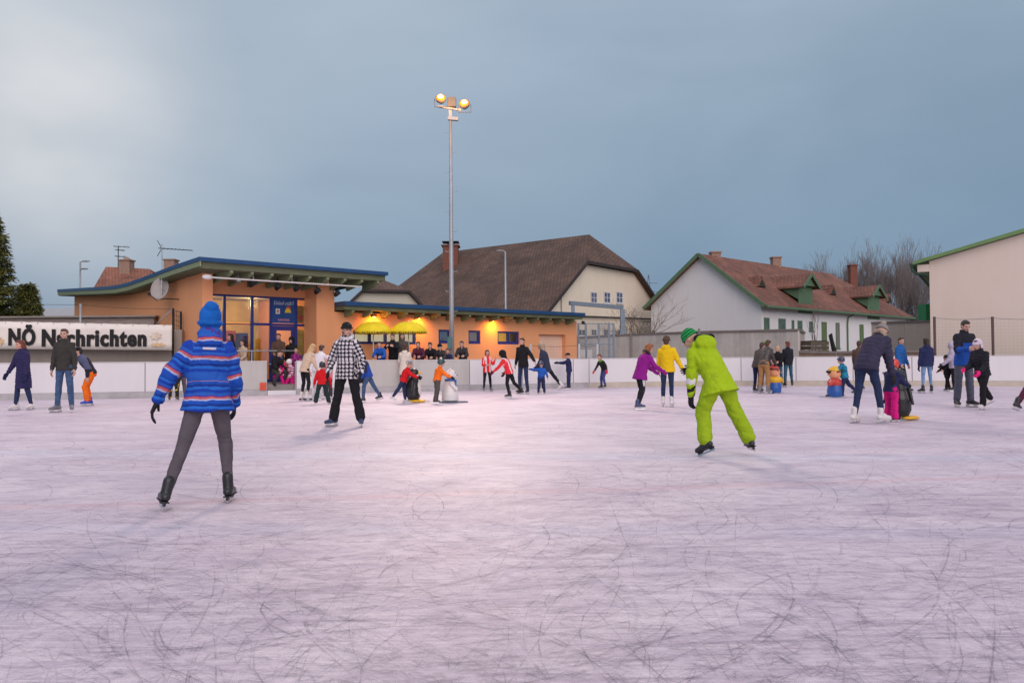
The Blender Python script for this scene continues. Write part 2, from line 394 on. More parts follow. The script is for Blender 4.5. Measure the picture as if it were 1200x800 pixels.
# ================================================================== PEOPLE
SKIN = mat('skin', (0.56, 0.33, 0.25), 0.55, 0.06, 20, 0.05, spec=0.4)
SKIN2 = mat('skin_ruddy', (0.60, 0.31, 0.24), 0.55, 0.06, 20, 0.05, spec=0.4)
LIP = mat('lip', (0.42, 0.15, 0.14), 0.5, 0.05, 20, 0)
EYEM = mat('eye', (0.035, 0.025, 0.02), 0.25, 0.05, 20, 0, spec=0.6)
STEEL = mat('blade_steel', (0.55, 0.56, 0.58), 0.3, 0.1, 20, 0, metal=0.9)
HOLD_W = mat('holder_white', (0.65, 0.64, 0.63), 0.5, 0.1, 20, 0)
HOLD_B = mat('holder_black', (0.03, 0.03, 0.035), 0.5, 0.1, 20, 0)
def cloth(name, col, var=0.16, rough=0.9, scale=9, bump=0.25): return mat('cloth_'+name, col, rough, var, scale, bump, bscale=34, spec=0.22)
def hairm(name, col): return mat('hair_'+name, col, 0.55, 0.35, 30, 0.4, bscale=60, stretch=(1, 1, 0.25), spec=0.4)
BROWN = hairm('brown', (0.07, 0.038, 0.024)); DARKH = hairm('dark', (0.022, 0.016, 0.014)); BLOND = hairm('blond', (0.52, 0.34, 0.16)); GINGER = hairm('ginger', (0.26, 0.09, 0.03)); AUBURN = hairm('auburn', (0.15, 0.045, 0.025))

_handc = {}
def hand_template(curl, vox):
    key = (curl, vox)
    if key in _handc: return _handc[key]
    mb = MB()
    mb.loft([((0, 0, -0.03), (0.026, 0, 0), (0, 0.019, 0)), ((0, 0, 0.005), (0.029, 0, 0), (0, 0.018, 0)), ((0, 0, 0.04), (0.040, 0, 0), (0, 0.016, 0)),
             ((0, 0, 0.085), (0.041, 0, 0), (0, 0.014, 0)), ((0, 0, 0.10), (0.038, 0, 0), (0, 0.011, 0))], 14)
    mb.ell((0.022, 0.010, 0.03), (0.019, 0.014, 0.032))
    for x, ln, r in ((0.031, 0.072, 0.0096), (0.0105, 0.082, 0.0098), (-0.0105, 0.075, 0.0094), (-0.0305, 0.058, 0.0084)):
        p = Vector((x, 0, 0.094)); a = R(curl)*(1.0 + 0.15*(0.03-x)/0.06); sp = x*0.9
        for k, (fr, rr) in enumerate(((0.46, 1.0), (0.30, 0.92), (0.24, 0.84))):
            d = Vector((math.sin(sp), math.sin(a), math.cos(a))).normalized(); q = p+d*ln*fr
            mb.cap(p, r*rr, q, r*(rr-0.07), 10); p = q; a += R(curl)*0.75
    p = Vector((0.028, 0.008, 0.022)); d = Vector((0.62, 0.30, 0.70)).normalized(); q = p+d*0.042; mb.cap(p, 0.0135, q, 0.0110, 10)
    d2 = Vector((0.25, 0.35+0.3*math.sin(R(curl)), 0.85)).normalized(); mb.cap(q, 0.0110, q+d2*0.030, 0.0090, 10)
    _handc[key] = remesh(mb, vox, 2); return _handc[key]
_bootc = {}
def boot_template(vox):
    if vox in _bootc: return _bootc[vox]
    mb = MB()
    mb.cap((0, -0.055, -0.045), 0.041, (0, 0.06, -0.050), 0.043, 14); mb.cap((0, 0.06, -0.052), 0.044, (0, 0.155, -0.060), 0.034, 14)
    mb.cap((0, -0.028, -0.03), 0.044, (0, -0.020, 0.09), 0.047, 14); mb.cap((0, 0.01, 0.0), 0.038, (0, 0.085, -0.045), 0.036, 12)
    mb.cap((0, 0.012, 0.05), 0.03, (0, 0.02, 0.105), 0.029, 10)
    v, n, ls, lt = remesh(mb, vox, 2); v = v.copy(); v[:, 2] = np.maximum(v[:, 2], -0.088)
    _bootc[vox] = (v, n, ls, lt); return _bootc[vox]
def blade_mesh(hold):
    mb = MB()
    prof = [(-0.115, -0.126), (-0.105, -0.146), (0.13, -0.146), (0.165, -0.138), (0.178, -0.122), (0.16, -0.118), (-0.11, -0.118)]
    mb.prism([(-0.0022, y, z) for y, z in prof], (0.0044, 0, 0), 0)
    mb.prism([(-0.009, y, z) for y, z in ((-0.105, -0.086), (-0.02, -0.086), (-0.035, -0.104), (-0.04, -0.121), (-0.10, -0.121))], (0.018, 0, 0), 1)
    mb.prism([(-0.009, y, z) for y, z in ((0.03, -0.086), (0.16, -0.086), (0.15, -0.121), (0.08, -0.121), (0.07, -0.104))], (0.018, 0, 0), 1)
    mb.prism([(-0.036, y, -0.092) for y in (-0.09, 0.17)]+[(0.036, y, -0.092) for y in (0.17, -0.09)], (0, 0, 0.010), 1)
    return mb.mesh('blade', [STEEL, hold])
BLADE = {'w': blade_mesh(HOLD_W), 'b': blade_mesh(HOLD_B)}
for _m in BLADE.values():
    _b = bmesh.new(); _b.from_mesh(_m); bmesh.ops.recalc_face_normals(_b, faces=_b.faces); _b.to_mesh(_m); _b.free()

WHTC_ = cloth('lining', (.72, .69, .70), .06)
def rot(ax, deg): return Matrix.Rotation(R(deg), 3, ax)
def seg_near(P, a, b):
    a, b = np.array(a), np.array(b); d = b-a; L2 = max(d @ d, 1e-9); t = np.clip(((P-a) @ d)/L2, 0, 1)
    q = a+t[:, None]*d; return np.linalg.norm(P-q, axis=1), t*math.sqrt(L2)
def wrinkle(v, n, amp, f, seed):
    cr = np.exp(-(fnoise(v*np.array([1, 1, 1.5]), f*.8, seed+5)/.16)**2)+.6*np.exp(-(fnoise(v*np.array([1.2, 1, .8]), f*1.5, seed+9)/.13)**2)
    return v + n*(amp*(-.9*cr+fnoise(v*np.array([1, 1, 1.7]), f, seed)*0.6+fnoise(v*np.array([0.8, 0.8, 2.2]), f*2.3, seed+2)*0.4))[:, None]
PID = [0]
def put(name, data, mats, parent):
    v, n, ls, lt = data; me = np_mesh(name, v, ls, lt, mats); o = bpy.data.objects.new(name, me); link(o); o.parent = parent; return o

def person(label, px, fy=None, Y=None, z0=0.0, H=1.7, yaw=0, lean=4, side=0, twist=0, head=(0, None), aL=(5, 10, 15), aR=(5, 10, 15),
           lL=(3, 5, 6), lR=(3, 5, 6), fL=(12, 0), fR=(12, 0), top=None, pants=None, hat=(), gloves=None, boots=None, skin=SKIN, group='skaters on the ice',
           skate=True, face=True, gaunt=0, fat=1.0, dz=None, grip=24, bootkind='w', face_scale=1.0):
    PID[0] += 1; seed = PID[0]*1.7
    if fy is not None: G = hz(px, fy, z0)
    else:
        hp = hY(px, 419, Y); G = Vector((hp.x, hp.y, z0))
    D = G.y
    vox = min(0.015, max(0.0075, D*0.00062))
    root = empty('person', G, R(yaw), label, 'person', group)
    hf = 0.55+0.45*min(H, 1.8)/1.72; K = (H-0.26*hf)/1.46; W = K*(1+max(0, 1-K)*0.45)*fat
    hs = hf
    top = dict(dict(m=None, th=0.018, hem=0.10, flare=0.0, hood=False, quilt=0, fur=None, wr=0.006), **(top or {}))
    pants = dict(dict(m=None, w=0.006, fl=0.0), **(pants or {}))
    # ---- skeleton
    base = rot('Z', 0)
    T0 = rot('Y', side*0.5)@rot('X', -lean*0.4)
    T1 = rot('Z', twist*0.4)@rot('Y', side*0.8)@rot('X', -lean*0.8)
    T2 = rot('Z', twist)@rot('Y', side*1.1)@rot('X', -lean*1.15)
    def spine(s):
        s *= K
        if s <= 0: return T0@Vector((0, 0, s)), T0
        if s < 0.22*K: return T1@Vector((0, 0, s)), T1
        return T1@Vector((0, 0, 0.22*K))+T2@Vector((0, 0, s-0.22*K)), T2
    def ringof(s, rx, ry, dy=0.0):
        c, T = spine(s); return (c+T@Vector((0, dy*K, 0)), T@Vector((rx*W, 0, 0)), T@Vector((0, ry*W, 0)))
    shs, arms = [], {}
    cS, TS = spine(0.475)
    for s_, a in ((-1, aL), (1, aR)):
        fl, ab, el = a[:3]; ab2 = a[3] if len(a) > 3 else ab*0.4
        S = cS+TS@Vector((s_*0.148*W, 0, -0.022*K))
        d1 = TS@Vector((s_*math.sin(R(ab)), math.cos(R(ab))*math.sin(R(fl)), -math.cos(R(ab))*math.cos(R(fl))))
        d2 = TS@Vector((s_*math.sin(R(ab2)), math.cos(R(ab2))*math.sin(R(fl+el)), -math.cos(R(ab2))*math.cos(R(fl+el))))
        E = S+d1*0.285*K; Wr = E+d2*0.245*K; arms[s_] = (S, E, Wr, d2)
    legs = {}
    for s_, l_, f_ in ((-1, lL, fL), (1, lR, fR)):
        fl, ab, kn = l_[:3]; ab2 = l_[3] if len(l_) > 3 else ab
        Hp = Vector((s_*0.085*W, 0, -0.01*K))
        d1 = Vector((s_*math.sin(R(ab)), math.cos(R(ab))*math.sin(R(fl)), -math.cos(R(ab))*math.cos(R(fl))))
        d2 = Vector((s_*math.sin(R(ab2)), math.cos(R(ab2))*math.sin(R(fl-kn)), -math.cos(R(ab2))*math.cos(R(fl-kn))))
        Kn = Hp+d1*0.42*K; An = Kn+d2*0.40*K
        F = rot('Z', -s_*f_[0])@Vector((0, math.cos(R(f_[1])), math.sin(R(f_[1]))))
        up = (-d2*0.6+Vector((0, 0, 1))*0.4) if f_[1] == 0 else -d2
        up = (up-F*up.dot(F)).normalized(); X = F.cross(up)
        legs[s_] = (Hp, Kn, An, Matrix((X, F, up)).transposed())
    fs = max(0.62, K)*1.0
    zmin = 1e9
    for s_ in (-1, 1):
        Hp, Kn, An, Fm = legs[s_]
        for yy in (-0.1, 0.15): zmin = min(zmin, (An+Fm@Vector((0, yy*fs, (-0.146 if skate else -0.09)*fs))).z)
    off = Vector((0, 0, -zmin if dz is None else dz)); o3 = np.array(off)
    shift = lambda ring: (ring[0]+off, ring[1], ring[2])
    # ---- head frame
    nb, _ = spine(0.57); hyaw, hp_ = head
    if hp_ is None: hp_ = lean*0.35
    HF = rot('Z', hyaw+twist*0.6)@rot('Y', side*0.5)@rot('X', -hp_)
    nb = nb+off
    hc = nb + T2@Vector((0, 0.005, 0.026*hs)) + HF@Vector((0, 0.012*hs, 0.102*hs))
    def hl(p): return hc+HF@(Vector(p)*hs)
    def hcap(mb, p, r, q, r2, n=12): mb.cap(hl(p), r*hs, hl(q), r2*hs, n)
    def hell(mb, c, r, n=16): mb.ell(hl(c), [k*hs for k in r], HF, n)
    # ---- body
    mb = MB(); th = 0.0
    mb.loft([shift(ringof(*q)) for q in ((-0.09, .10, .085), (-.02, .150, .105), (.06, .145, .10), (.16, .124, .088), (.219, .126, .092)) ], 16)
    mb.loft([shift(ringof(*q)) for q in ((.19, .122, .088), (.28, .138, .098), (.38, .152, .104), (.45, .145, .088), (.505, .100, .066), (.57, .056, .052), (.60, .05, .05))], 16)
    for s_ in (-1, 1):
        S, E, Wr, d2 = arms[s_]; S2 = S+off; E2 = E+off; W2 = Wr+off
        mb.cap(S2, .050*W, E2, .038*W); mb.cap(E2, .038*W, W2, .026*max(W, .8)); mb.ell(S2, (.056*W, .056*W, .056*W))
        Hp, Kn, An, Fm = legs[s_]
        mb.cap(Hp+off, .072*W, Kn+off, .046*W); mb.cap(Kn+off, .046*W, An+off, .034*W)
        mb.cap(An+off, .034*W, An+off+Fm@Vector((0, .11*fs, -.05*fs)), .028*W)
    hcap(mb, (0, -.012, -.15), .050, (0, -.012, -.03), .052)
    hell(mb, (0, -.012, .022), (.074, .092, .092)); hell(mb, (0, .022, -.038), (.055, .062, .068)); hell(mb, (0, .060, -.086), (.023, .020, .018))
    hell(mb, (-.036, .052, -.03), (.024, .026, .026)); hell(mb, (.036, .052, -.03), (.024, .026, .026))
    hcap(mb, (0, .080, .012), .010, (0, .098, -.026), .0145, 10); hell(mb, (0, .070, .030), (.050, .017, .011))
    hell(mb, (-.077, -.008, -.008), (.011, .020, .031)); hell(mb, (.077, -.008, -.008), (.011, .020, .031))
    hell(mb, (0, .078, -.056), (.024, .012, .012))
    bv = min(vox, 0.012)
    V, Nn, Ls, Lt = remesh(mb, bv, 2)
    Vs, Lss, Lts = [V], [Ls], [Lt]; nvt = len(V)
    hv_ = 0.0045 if D < 16 else 0.0065
    for s_ in (-1, 1):
        S, E, Wr, d2 = arms[s_]
        hvv, hn, hls, hlt = hand_template(grip, hv_)
        hsz = 0.98*max(K, .62)
        fing = d2.normalized(); pal = TS@Vector((-s_, 0, 0)); pal = pal-fing*pal.dot(fing)
        if pal.length < .2: pal = TS@Vector((0, 0, -1)); pal = pal-fing*pal.dot(fing)
        pal.normalize(); thumb = pal.cross(fing) if s_ == -1 else -pal.cross(fing)
        Mx = np.array(Matrix((thumb, pal, fing)).transposed())
        loc = np.array(Wr+off)
        gsc = hsz*(1.30 if gloves else 1.0)
        pts = (hvv*gsc) @ Mx.T + loc; l2 = hls
        flip = s_ == 1
        if flip:
            l2 = hls.copy(); st = np.concatenate([[0], np.cumsum(hlt)[:-1]])
            for k in np.unique(hlt):
                idx = st[hlt == k][:, None]+np.arange(k)[None, :]; l2[idx] = hls[idx[:, ::-1]]
        if gloves:
            g = gloves
            put('glove', (pts, None, l2, hlt), g, root)
            if gaunt:
                g2 = MB(); g2.cap(E.lerp(Wr, 1-gaunt)+off, .060*W, Wr+off, .050*W, 14); rm_g = remesh(g2, .008, 2); put('glove_cuff', rm_g, g, root)
                g2 = MB(); g2.cap(E.lerp(Wr, .85-gaunt)+off, .070*W, E.lerp(Wr, 1.02-gaunt)+off, .066*W, 14); rm_g = remesh(g2, .008, 2); put('cuff_lining', rm_g, WHTC_, root)
        else:
            Vs.append(pts); Lss.append(l2+nvt); Lts.append(hlt); nvt += len(pts)
    put('body', (np.vstack(Vs), None, np.concatenate(Lss), np.concatenate(Lts)), skin, root)
    # ---- face
    if face:
        for s_ in (-1, 1):
            e = MB(); e.ell(hl((s_*.031, .079, .010)), (.0155*hs, .009*hs, .0095*hs), HF, 12); e.build('eye', EYEM, root, True, fixn=False)
        e = MB(); e.ell(hl((0, .0885, -.057)), (.0235*hs, .006*hs, .0075*hs), HF, 12); e.build('mouth', LIP, root, True, fixn=False)
    # ---- trousers
    if pants['m']:
        w_ = pants['w']; mb = MB(); fl_ = pants['fl']
        mb.loft([shift(ringof(*q)) for q in ((-.12, .09+w_, .075+w_), (-.05, .150+w_, .112+w_), (.02, .156+w_, .113+w_), (.10, .142+w_, .104+w_))], 18)
        bones = []
        for s_ in (-1, 1):
            Hp, Kn, An, Fm = legs[s_]; a_ = An.lerp(Kn, pants.get('cut', 0.03))
            mb.cap(Hp+off, (.086+w_)*W, Kn+off, (.059+w_)*W, 14); mb.cap(Kn+off, (.062+w_)*W, a_+off, (.044+w_+fl_)*W, 14); mb.cap(Kn.lerp(An, .15)+off-Fm@Vector((0, .016*K, 0)), (.053+w_)*W, Kn.lerp(An, .5)+off-Fm@Vector((0, .012*K, 0)), (.047+w_)*W)
            mb.cap((Hp+Vector((-s_*.03*W, 0, 0)))+off, (.07+w_)*W, Hp.lerp(Kn, .4)+off, (.07+w_)*W, 12)
            bones += [(Hp, Kn, s_), (Kn, An, s_)]
        v, n, ls, lt = remesh(mb, vox, 4); v = wrinkle(v, n, 0.0045+max(0, w_)*0.20, 15, seed)
        o = put('trousers', (v, n, ls, lt), pants['m'], root)
        pat = np.zeros((len(v), 3)); best = np.full(len(v), 9.0)
        for i, (a, b, s_) in enumerate(bones):
            d, t = seg_near(v, a+off, b+off); k = d < best; best[k] = d[k]; ax = np.array([s_, 0, 0]); c = np.array(a+off)
            t0 = (0 if i % 2 == 0 else .42*K)
            pat[k, 0] = ((v-c) @ ax)[k]; pat[k, 1] = (t+t0)[k]; pat[k, 2] = i % 2+1
            dd = np.array(b-a); pp = np.array(a+off)+dd[None, :]*np.clip(((v-c) @ dd)/(dd @ dd), 0, 1)[:, None]
            pat[k, 0] = ((v-pp) @ ax)[k]
        at = o.data.attributes.new('pat', 'FLOAT_VECTOR', 'POINT'); at.data.foreach_set('vector', pat.astype('f').ravel())
    # ---- jacket / coat
    if top['m']:
        t_ = top['th']; hem = top['hem']; mb = MB(); fr = top['flare']
        lower = [(-hem, .158+t_+fr, .118+t_+fr), (-hem*0.5, .158+t_+fr*.5, .116+t_+fr*.5), (.02, .150+t_, .110+t_), (.14, .136+t_, .102+t_), (.219, .138+t_, .104+t_)]
        if hem > .3: lower = [(-hem, .165+t_+fr, .13+t_+fr), (-hem*.6, .168+t_+fr*.6, .128+t_+fr*.6), (-hem*.25, .160+t_, .118+t_)]+lower[2:]
        if hem < 0.02: lower = [(0.0, .148+t_, .108+t_)]+lower[3:]
        mb.loft([shift(ringof(*q)) for q in lower], 20)
        mb.loft([shift(ringof(*q)) for q in ((.18, .136+t_, .102+t_), (.28, .150+t_, .112+t_), (.38, .163+t_, .117+t_), (.44, .158+t_, .104+t_), (.495, .122+t_*.8, .084+t_*.7), (.54, .080+t_*.5, .070+t_*.5), (.578, .068+t_*.5, .064+t_*.5), (.578+t_*.9, .064+t_*.4, .062+t_*.4))], 20)
        for s_ in (-1, 1):
            S, E, Wr, d2 = arms[s_]; W3 = E.lerp(Wr, .97)
            mb.ell(S+off, ((.058+t_*.75)*W,)*3); mb.cap(S+off, (.056+t_*.7)*W, E+off, (.046+t_*.65)*W, 14); mb.cap(E+off, (.046+t_*.65)*W, W3+off, (.033+t_*.5)*max(W, .75), 14)
        if top.get('collar'):
            c, T = spine(.575); mb.ell(c+off+T@Vector((0, -.03*W, .02*K)), (.105*W, .105*W, .075*K), T, 16)
        if top['hood']:
            c, T = spine(.545); mb.ell(c+off+T@Vector((0, -.085*W, -.02*K)), (.115*W, .062*W, .075*W), T, 16); mb.ell(c+off+T@Vector((0, -.05*W, .02*K)), (.105*W, .075*W, .045*W), T, 16)
            if top['hood'] == 'big':
                mb.ell(c+off+T@Vector((.02*W, -.13*W, -.05*K)), (.150*W, .085*W, .125*W), T, 16); mb.cap(c+off+T@Vector((-.11*W, -.06*W, .0)), .05*W, c+off+T@Vector((.12*W, -.08*W, .02)), .055*W, 12)
        v, n, ls, lt = remesh(mb, vox, 4)
        pat = np.zeros((len(v), 3)); best = np.full(len(v), 9.0)
        a0, _ = spine(-hem); m0, _ = spine(.22); u0, _ = spine(.56)
        bl = [(a0, m0, T1@Vector((1, 0, 0)), 0, 0, .10), (m0, u0, T2@Vector((1, 0, 0)), (m0-a0).length, 0, .11)]
        for s_ in (-1, 1):
            S, E, Wr, d2 = arms[s_]; sidev = TS@Vector((0, 1, 0))*s_
            d_ = (E-S).normalized(); x_ = (TS@Vector((1, 0, 0))); x_ = x_-d_*x_.dot(d_); x_ = x_.normalized() if x_.length > .3 else sidev
            bl += [(E, S, x_, (E-Wr).length, 1, .05), (Wr, E, x_, 0, 2, .045)]
        for a, b, ax, t0, idn, rr in bl:
            d, t = seg_near(v, a+off, b+off); d = d-rr*W; k = d < best; best[k] = d[k]
            pat[k, 0] = ((v-np.array(a+off)) @ np.array(ax))[k]; pat[k, 1] = (t+t0)[k]; pat[k, 2] = idn
        v = wrinkle(v, n, top['wr'], 13, seed)
        if top['quilt']:
            ph = np.abs(np.sin(np.pi*pat[:, 1]/top['quilt'])); v = v + n*((np.sqrt(ph)-0.6)*0.013)[:, None]
        else:   # soft folds at the elbows and the waist
            ph = np.sin(pat[:, 1]*55+3*np.sin(pat[:, 0]*24+seed)); am = np.where(pat[:, 2] > .5, .0035, .002)
            v = v + n*(ph*am)[:, None]
        o = put('jacket', (v, n, ls, lt), top['m'], root)
        at = o.data.attributes.new('pat', 'FLOAT_VECTOR', 'POINT'); at.data.foreach_set('vector', pat.astype('f').ravel())
        if top['fur']:
            c, T = spine(.575); mb = MB(); nn = 22
            for k in range(nn):
                a = 2*math.pi*k/nn; a2 = 2*math.pi*(k+1)/nn
                P1 = c+off+T@Vector((.088*W*math.cos(a), -.02*W+.085*W*math.sin(a), .03*math.sin(a)*-1*W)); P2 = c+off+T@Vector((.088*W*math.cos(a2), -.02*W+.085*W*math.sin(a2), .03*math.sin(a2)*-1*W))
                mb.cap(P1, .036*W, P2, .036*W, 8)
            v, n, ls, lt = remesh(mb, vox, 1); v = v+n*(fnoise(v, 160, seed)*.010)[:, None]; put('fur_collar', (v, n, ls, lt), top['fur'], root)
        if top.get('belt'):
            c, T = spine(.04); mb = MB()
        if top.get('patch'):   # reflective flash across the upper back
            mm, s0, ww, hh, yy = top['patch']; c, T = spine(s0); e = MB()
            e.loft([(c+off+T@Vector((x, yy*W - .02*(x/ww)**2, 0)), T@Vector((0, .006, 0)), T@Vector((0, 0, hh/2))) for x in np.linspace(-ww/2, ww/2, 7)], 8); e.build('reflector', mm, root, True)
        if top.get('lining'):
            c, T = spine(.545); e = MB(); e.cap(c+off+T@Vector((-.03*W, -.11*W, .065*K)), .050*W, c+off+T@Vector((.135*W, -.155*W, .015*K)), .048*W); put('hood_lining', remesh(e, vox, 3), top['lining'], root)
    # ---- headwear, hair
    for h in hat:
        kind, hm = h[0], h[1]; mb = MB(); sm = 2; amp, fq = .003, 60; nm = 'hair'; clampz = None
        if kind in ('short', 'long', 'bob', 'pony', 'messy', 'bun'):
            hell(mb, (0, -.026, .030), (.0835, .094, .094)); hell(mb, (0, -.05, -.03), (.066, .055, .07))
            hell(mb, (0, .028, .085), (.062, .055, .034))
            if kind == 'messy': amp = .008; hell(mb, (.01, .03, .095), (.06, .05, .04))
            if kind in ('long', 'bob'):
                b = -.235 if kind == 'long' else -.12
                hcap(mb, (0, -.055, -.02), .068, (0, -.085, b), .060); 
                for s_ in (-1, 1): hcap(mb, (s_*.066, -.012, .0), .028, (s_*.060, -.03, b*.8), .026)
            if kind == 'pony': hell(mb, (0, -.118, .03), (.03, .03, .03)); hcap(mb, (0, -.13, .02), .030, (0, -.165, -.14), .020)
            if kind == 'bun': hell(mb, (0, -.105, .085), (.045, .045, .04))
        elif kind in ('beanie', 'knit'):
            nm = 'hat'; hell(mb, (0, -.014, .040), (.091, .107, .100)); clampz = .012; amp = .0035; fq = 110
            if kind == 'knit': hell(mb, (0, -.03, .115), (.06, .07, .045))
            for k in range(20):
                a, a2 = 2*math.pi*k/20, 2*math.pi*(k+1)/20
                hcap(mb, (.089*math.cos(a), -.014+.105*math.sin(a), .026), .014, (.089*math.cos(a2), -.014+.105*math.sin(a2), .026), .014, 8)
        elif kind == 'tallbeanie':
            nm = 'hat'; hell(mb, (0, -.014, .045), (.093, .110, .118)); hell(mb, (0, -.045, .125), (.062, .075, .055)); hell(mb, (0, -.03, -.02), (.085, .085, .06)); clampz = -.065; amp = .006; fq = 50
            for k in range(20):
                a, a2 = 2*math.pi*k/20, 2*math.pi*(k+1)/20
                hcap(mb, (.088*math.cos(a), -.016+.104*math.sin(a), -.005), .020, (.088*math.cos(a2), -.016+.104*math.sin(a2), -.005), .020, 8)
        elif kind == 'bucket':
            nm = 'hat'; hell(mb, (0, -.012, .055), (.088, .104, .088)); clampz = .025; amp = .002
            mb.loft([(hl((0, -.008, z)), HF@Vector((rx*hs, 0, 0)), HF@Vector((0, ry*hs, 0))) for z, rx, ry in ((.018, .120, .138), (.030, .108, .125), (.055, .092, .108))], 20)
        elif kind == 'cap':
            nm = 'cap'; hell(mb, (0, -.012, .045), (.088, .103, .085)); clampz = .030; amp = .001
            mb.loft([(hl((0, y, z)), HF@Vector((rx*hs, 0, 0)), HF@Vector((0, 0, .007*hs))) for y, z, rx in ((.07, .045, .07), (.11, .042, .066), (.15, .034, .045))], 14)
        elif kind == 'helmet':
            nm = 'helmet'; hell(mb, (0, -.012, .040), (.098, .120, .102)); hell(mb, (0, -.05, -.01), (.088, .075, .055)); clampz = -.03; amp = 0.0
            mb.loft([(hl((0, y, z)), HF@Vector((rx*hs, 0, 0)), HF@Vector((0, 0, .008*hs))) for y, z, rx in ((.08, .052, .08), (.11, .048, .074), (.135, .042, .05))], 14)
            for s_ in (-1, 1): hell(mb, (s_*.088, -.005, -.03), (.014, .034, .036))
        elif kind == 'hoodup':
            nm = 'hood'; hell(mb, (0, -.034, .016), (.110, .122, .132)); hcap(mb, (0, -.045, -.03), .095, (0, -.055, -.13), .085); amp = .006; fq = 30
        elif kind == 'pompon':
            nm = 'pompon'; hell(mb, (0, -.02, h[2] if len(h) > 2 else .165), (.040, .040, .038)); amp = .010; fq = 150; sm = 0
        elif kind == 'earflaps':
            nm = 'ear_flap'; 
            for s_ in (-1, 1): hell(mb, (s_*.086, -.01, -.035), (.018, .04, .055))
        v, n, ls, lt = remesh(mb, bv*.8, sm)
        if clampz is not None and kind != 'helmet':
            loc = (v-np.array(hc)) @ np.array(HF); lim = clampz*hs; k = loc[:, 2] < lim; loc[k, 2] = lim; v = loc @ np.array(HF).T+np.array(hc)
        sv = v*np.array([1, 1, .3]) if nm == 'hair' else v
        if amp: v = v+n*(fnoise(sv, fq, seed)*amp*hs)[:, None]
        if nm == 'hood' and top['m']: hm = hm or top['m']
        o = put(nm, (v, n, ls, lt), hm, root)
        at = o.data.attributes.new('pat', 'FLOAT_VECTOR', 'POINT'); loc = (v-np.array(hc)) @ np.array(HF)
        pat = np.stack([loc[:, 0], loc[:, 2], loc[:, 1]], 1); at.data.foreach_set('vector', pat.astype('f').ravel())
    # ---- skates or boots
    bv_, bn, bls, blt = boot_template(0.008 if D < 16 else 0.011)
    for s_ in (-1, 1):
        Hp, Kn, An, Fm = legs[s_]
        pts = (bv_*fs*np.array([1.05, 1, 1])) @ np.array(Fm).T+np.array(An+off)
        o = put('skate' if skate else 'boot', (pts, None, bls, blt), boots or HOLD_B, root)
        if skate:
            b = bpy.data.objects.new('blade', BLADE[bootkind]); link(b); b.parent = o
            b.matrix_local = Matrix.Translation(An+off)@Fm.to_4x4()@Matrix.Scale(fs, 4)
    return root
# ================================================================== GROUND AND ICE
gm = mat('ground_gravel', (0.16, 0.145, 0.135), 0.95, 0.35, 1.5, 0.5, bscale=40)
me = bpy.data.meshes.new('ground'); me.from_pydata([(-900, -300, -0.06), (900, -300, -0.06), (900, 1500, -0.06), (-900, 1500, -0.06)], [], [(0, 1, 2, 3)]); me.materials.append(gm)
tag(link(bpy.data.objects.new('ground', me)), kind='structure')

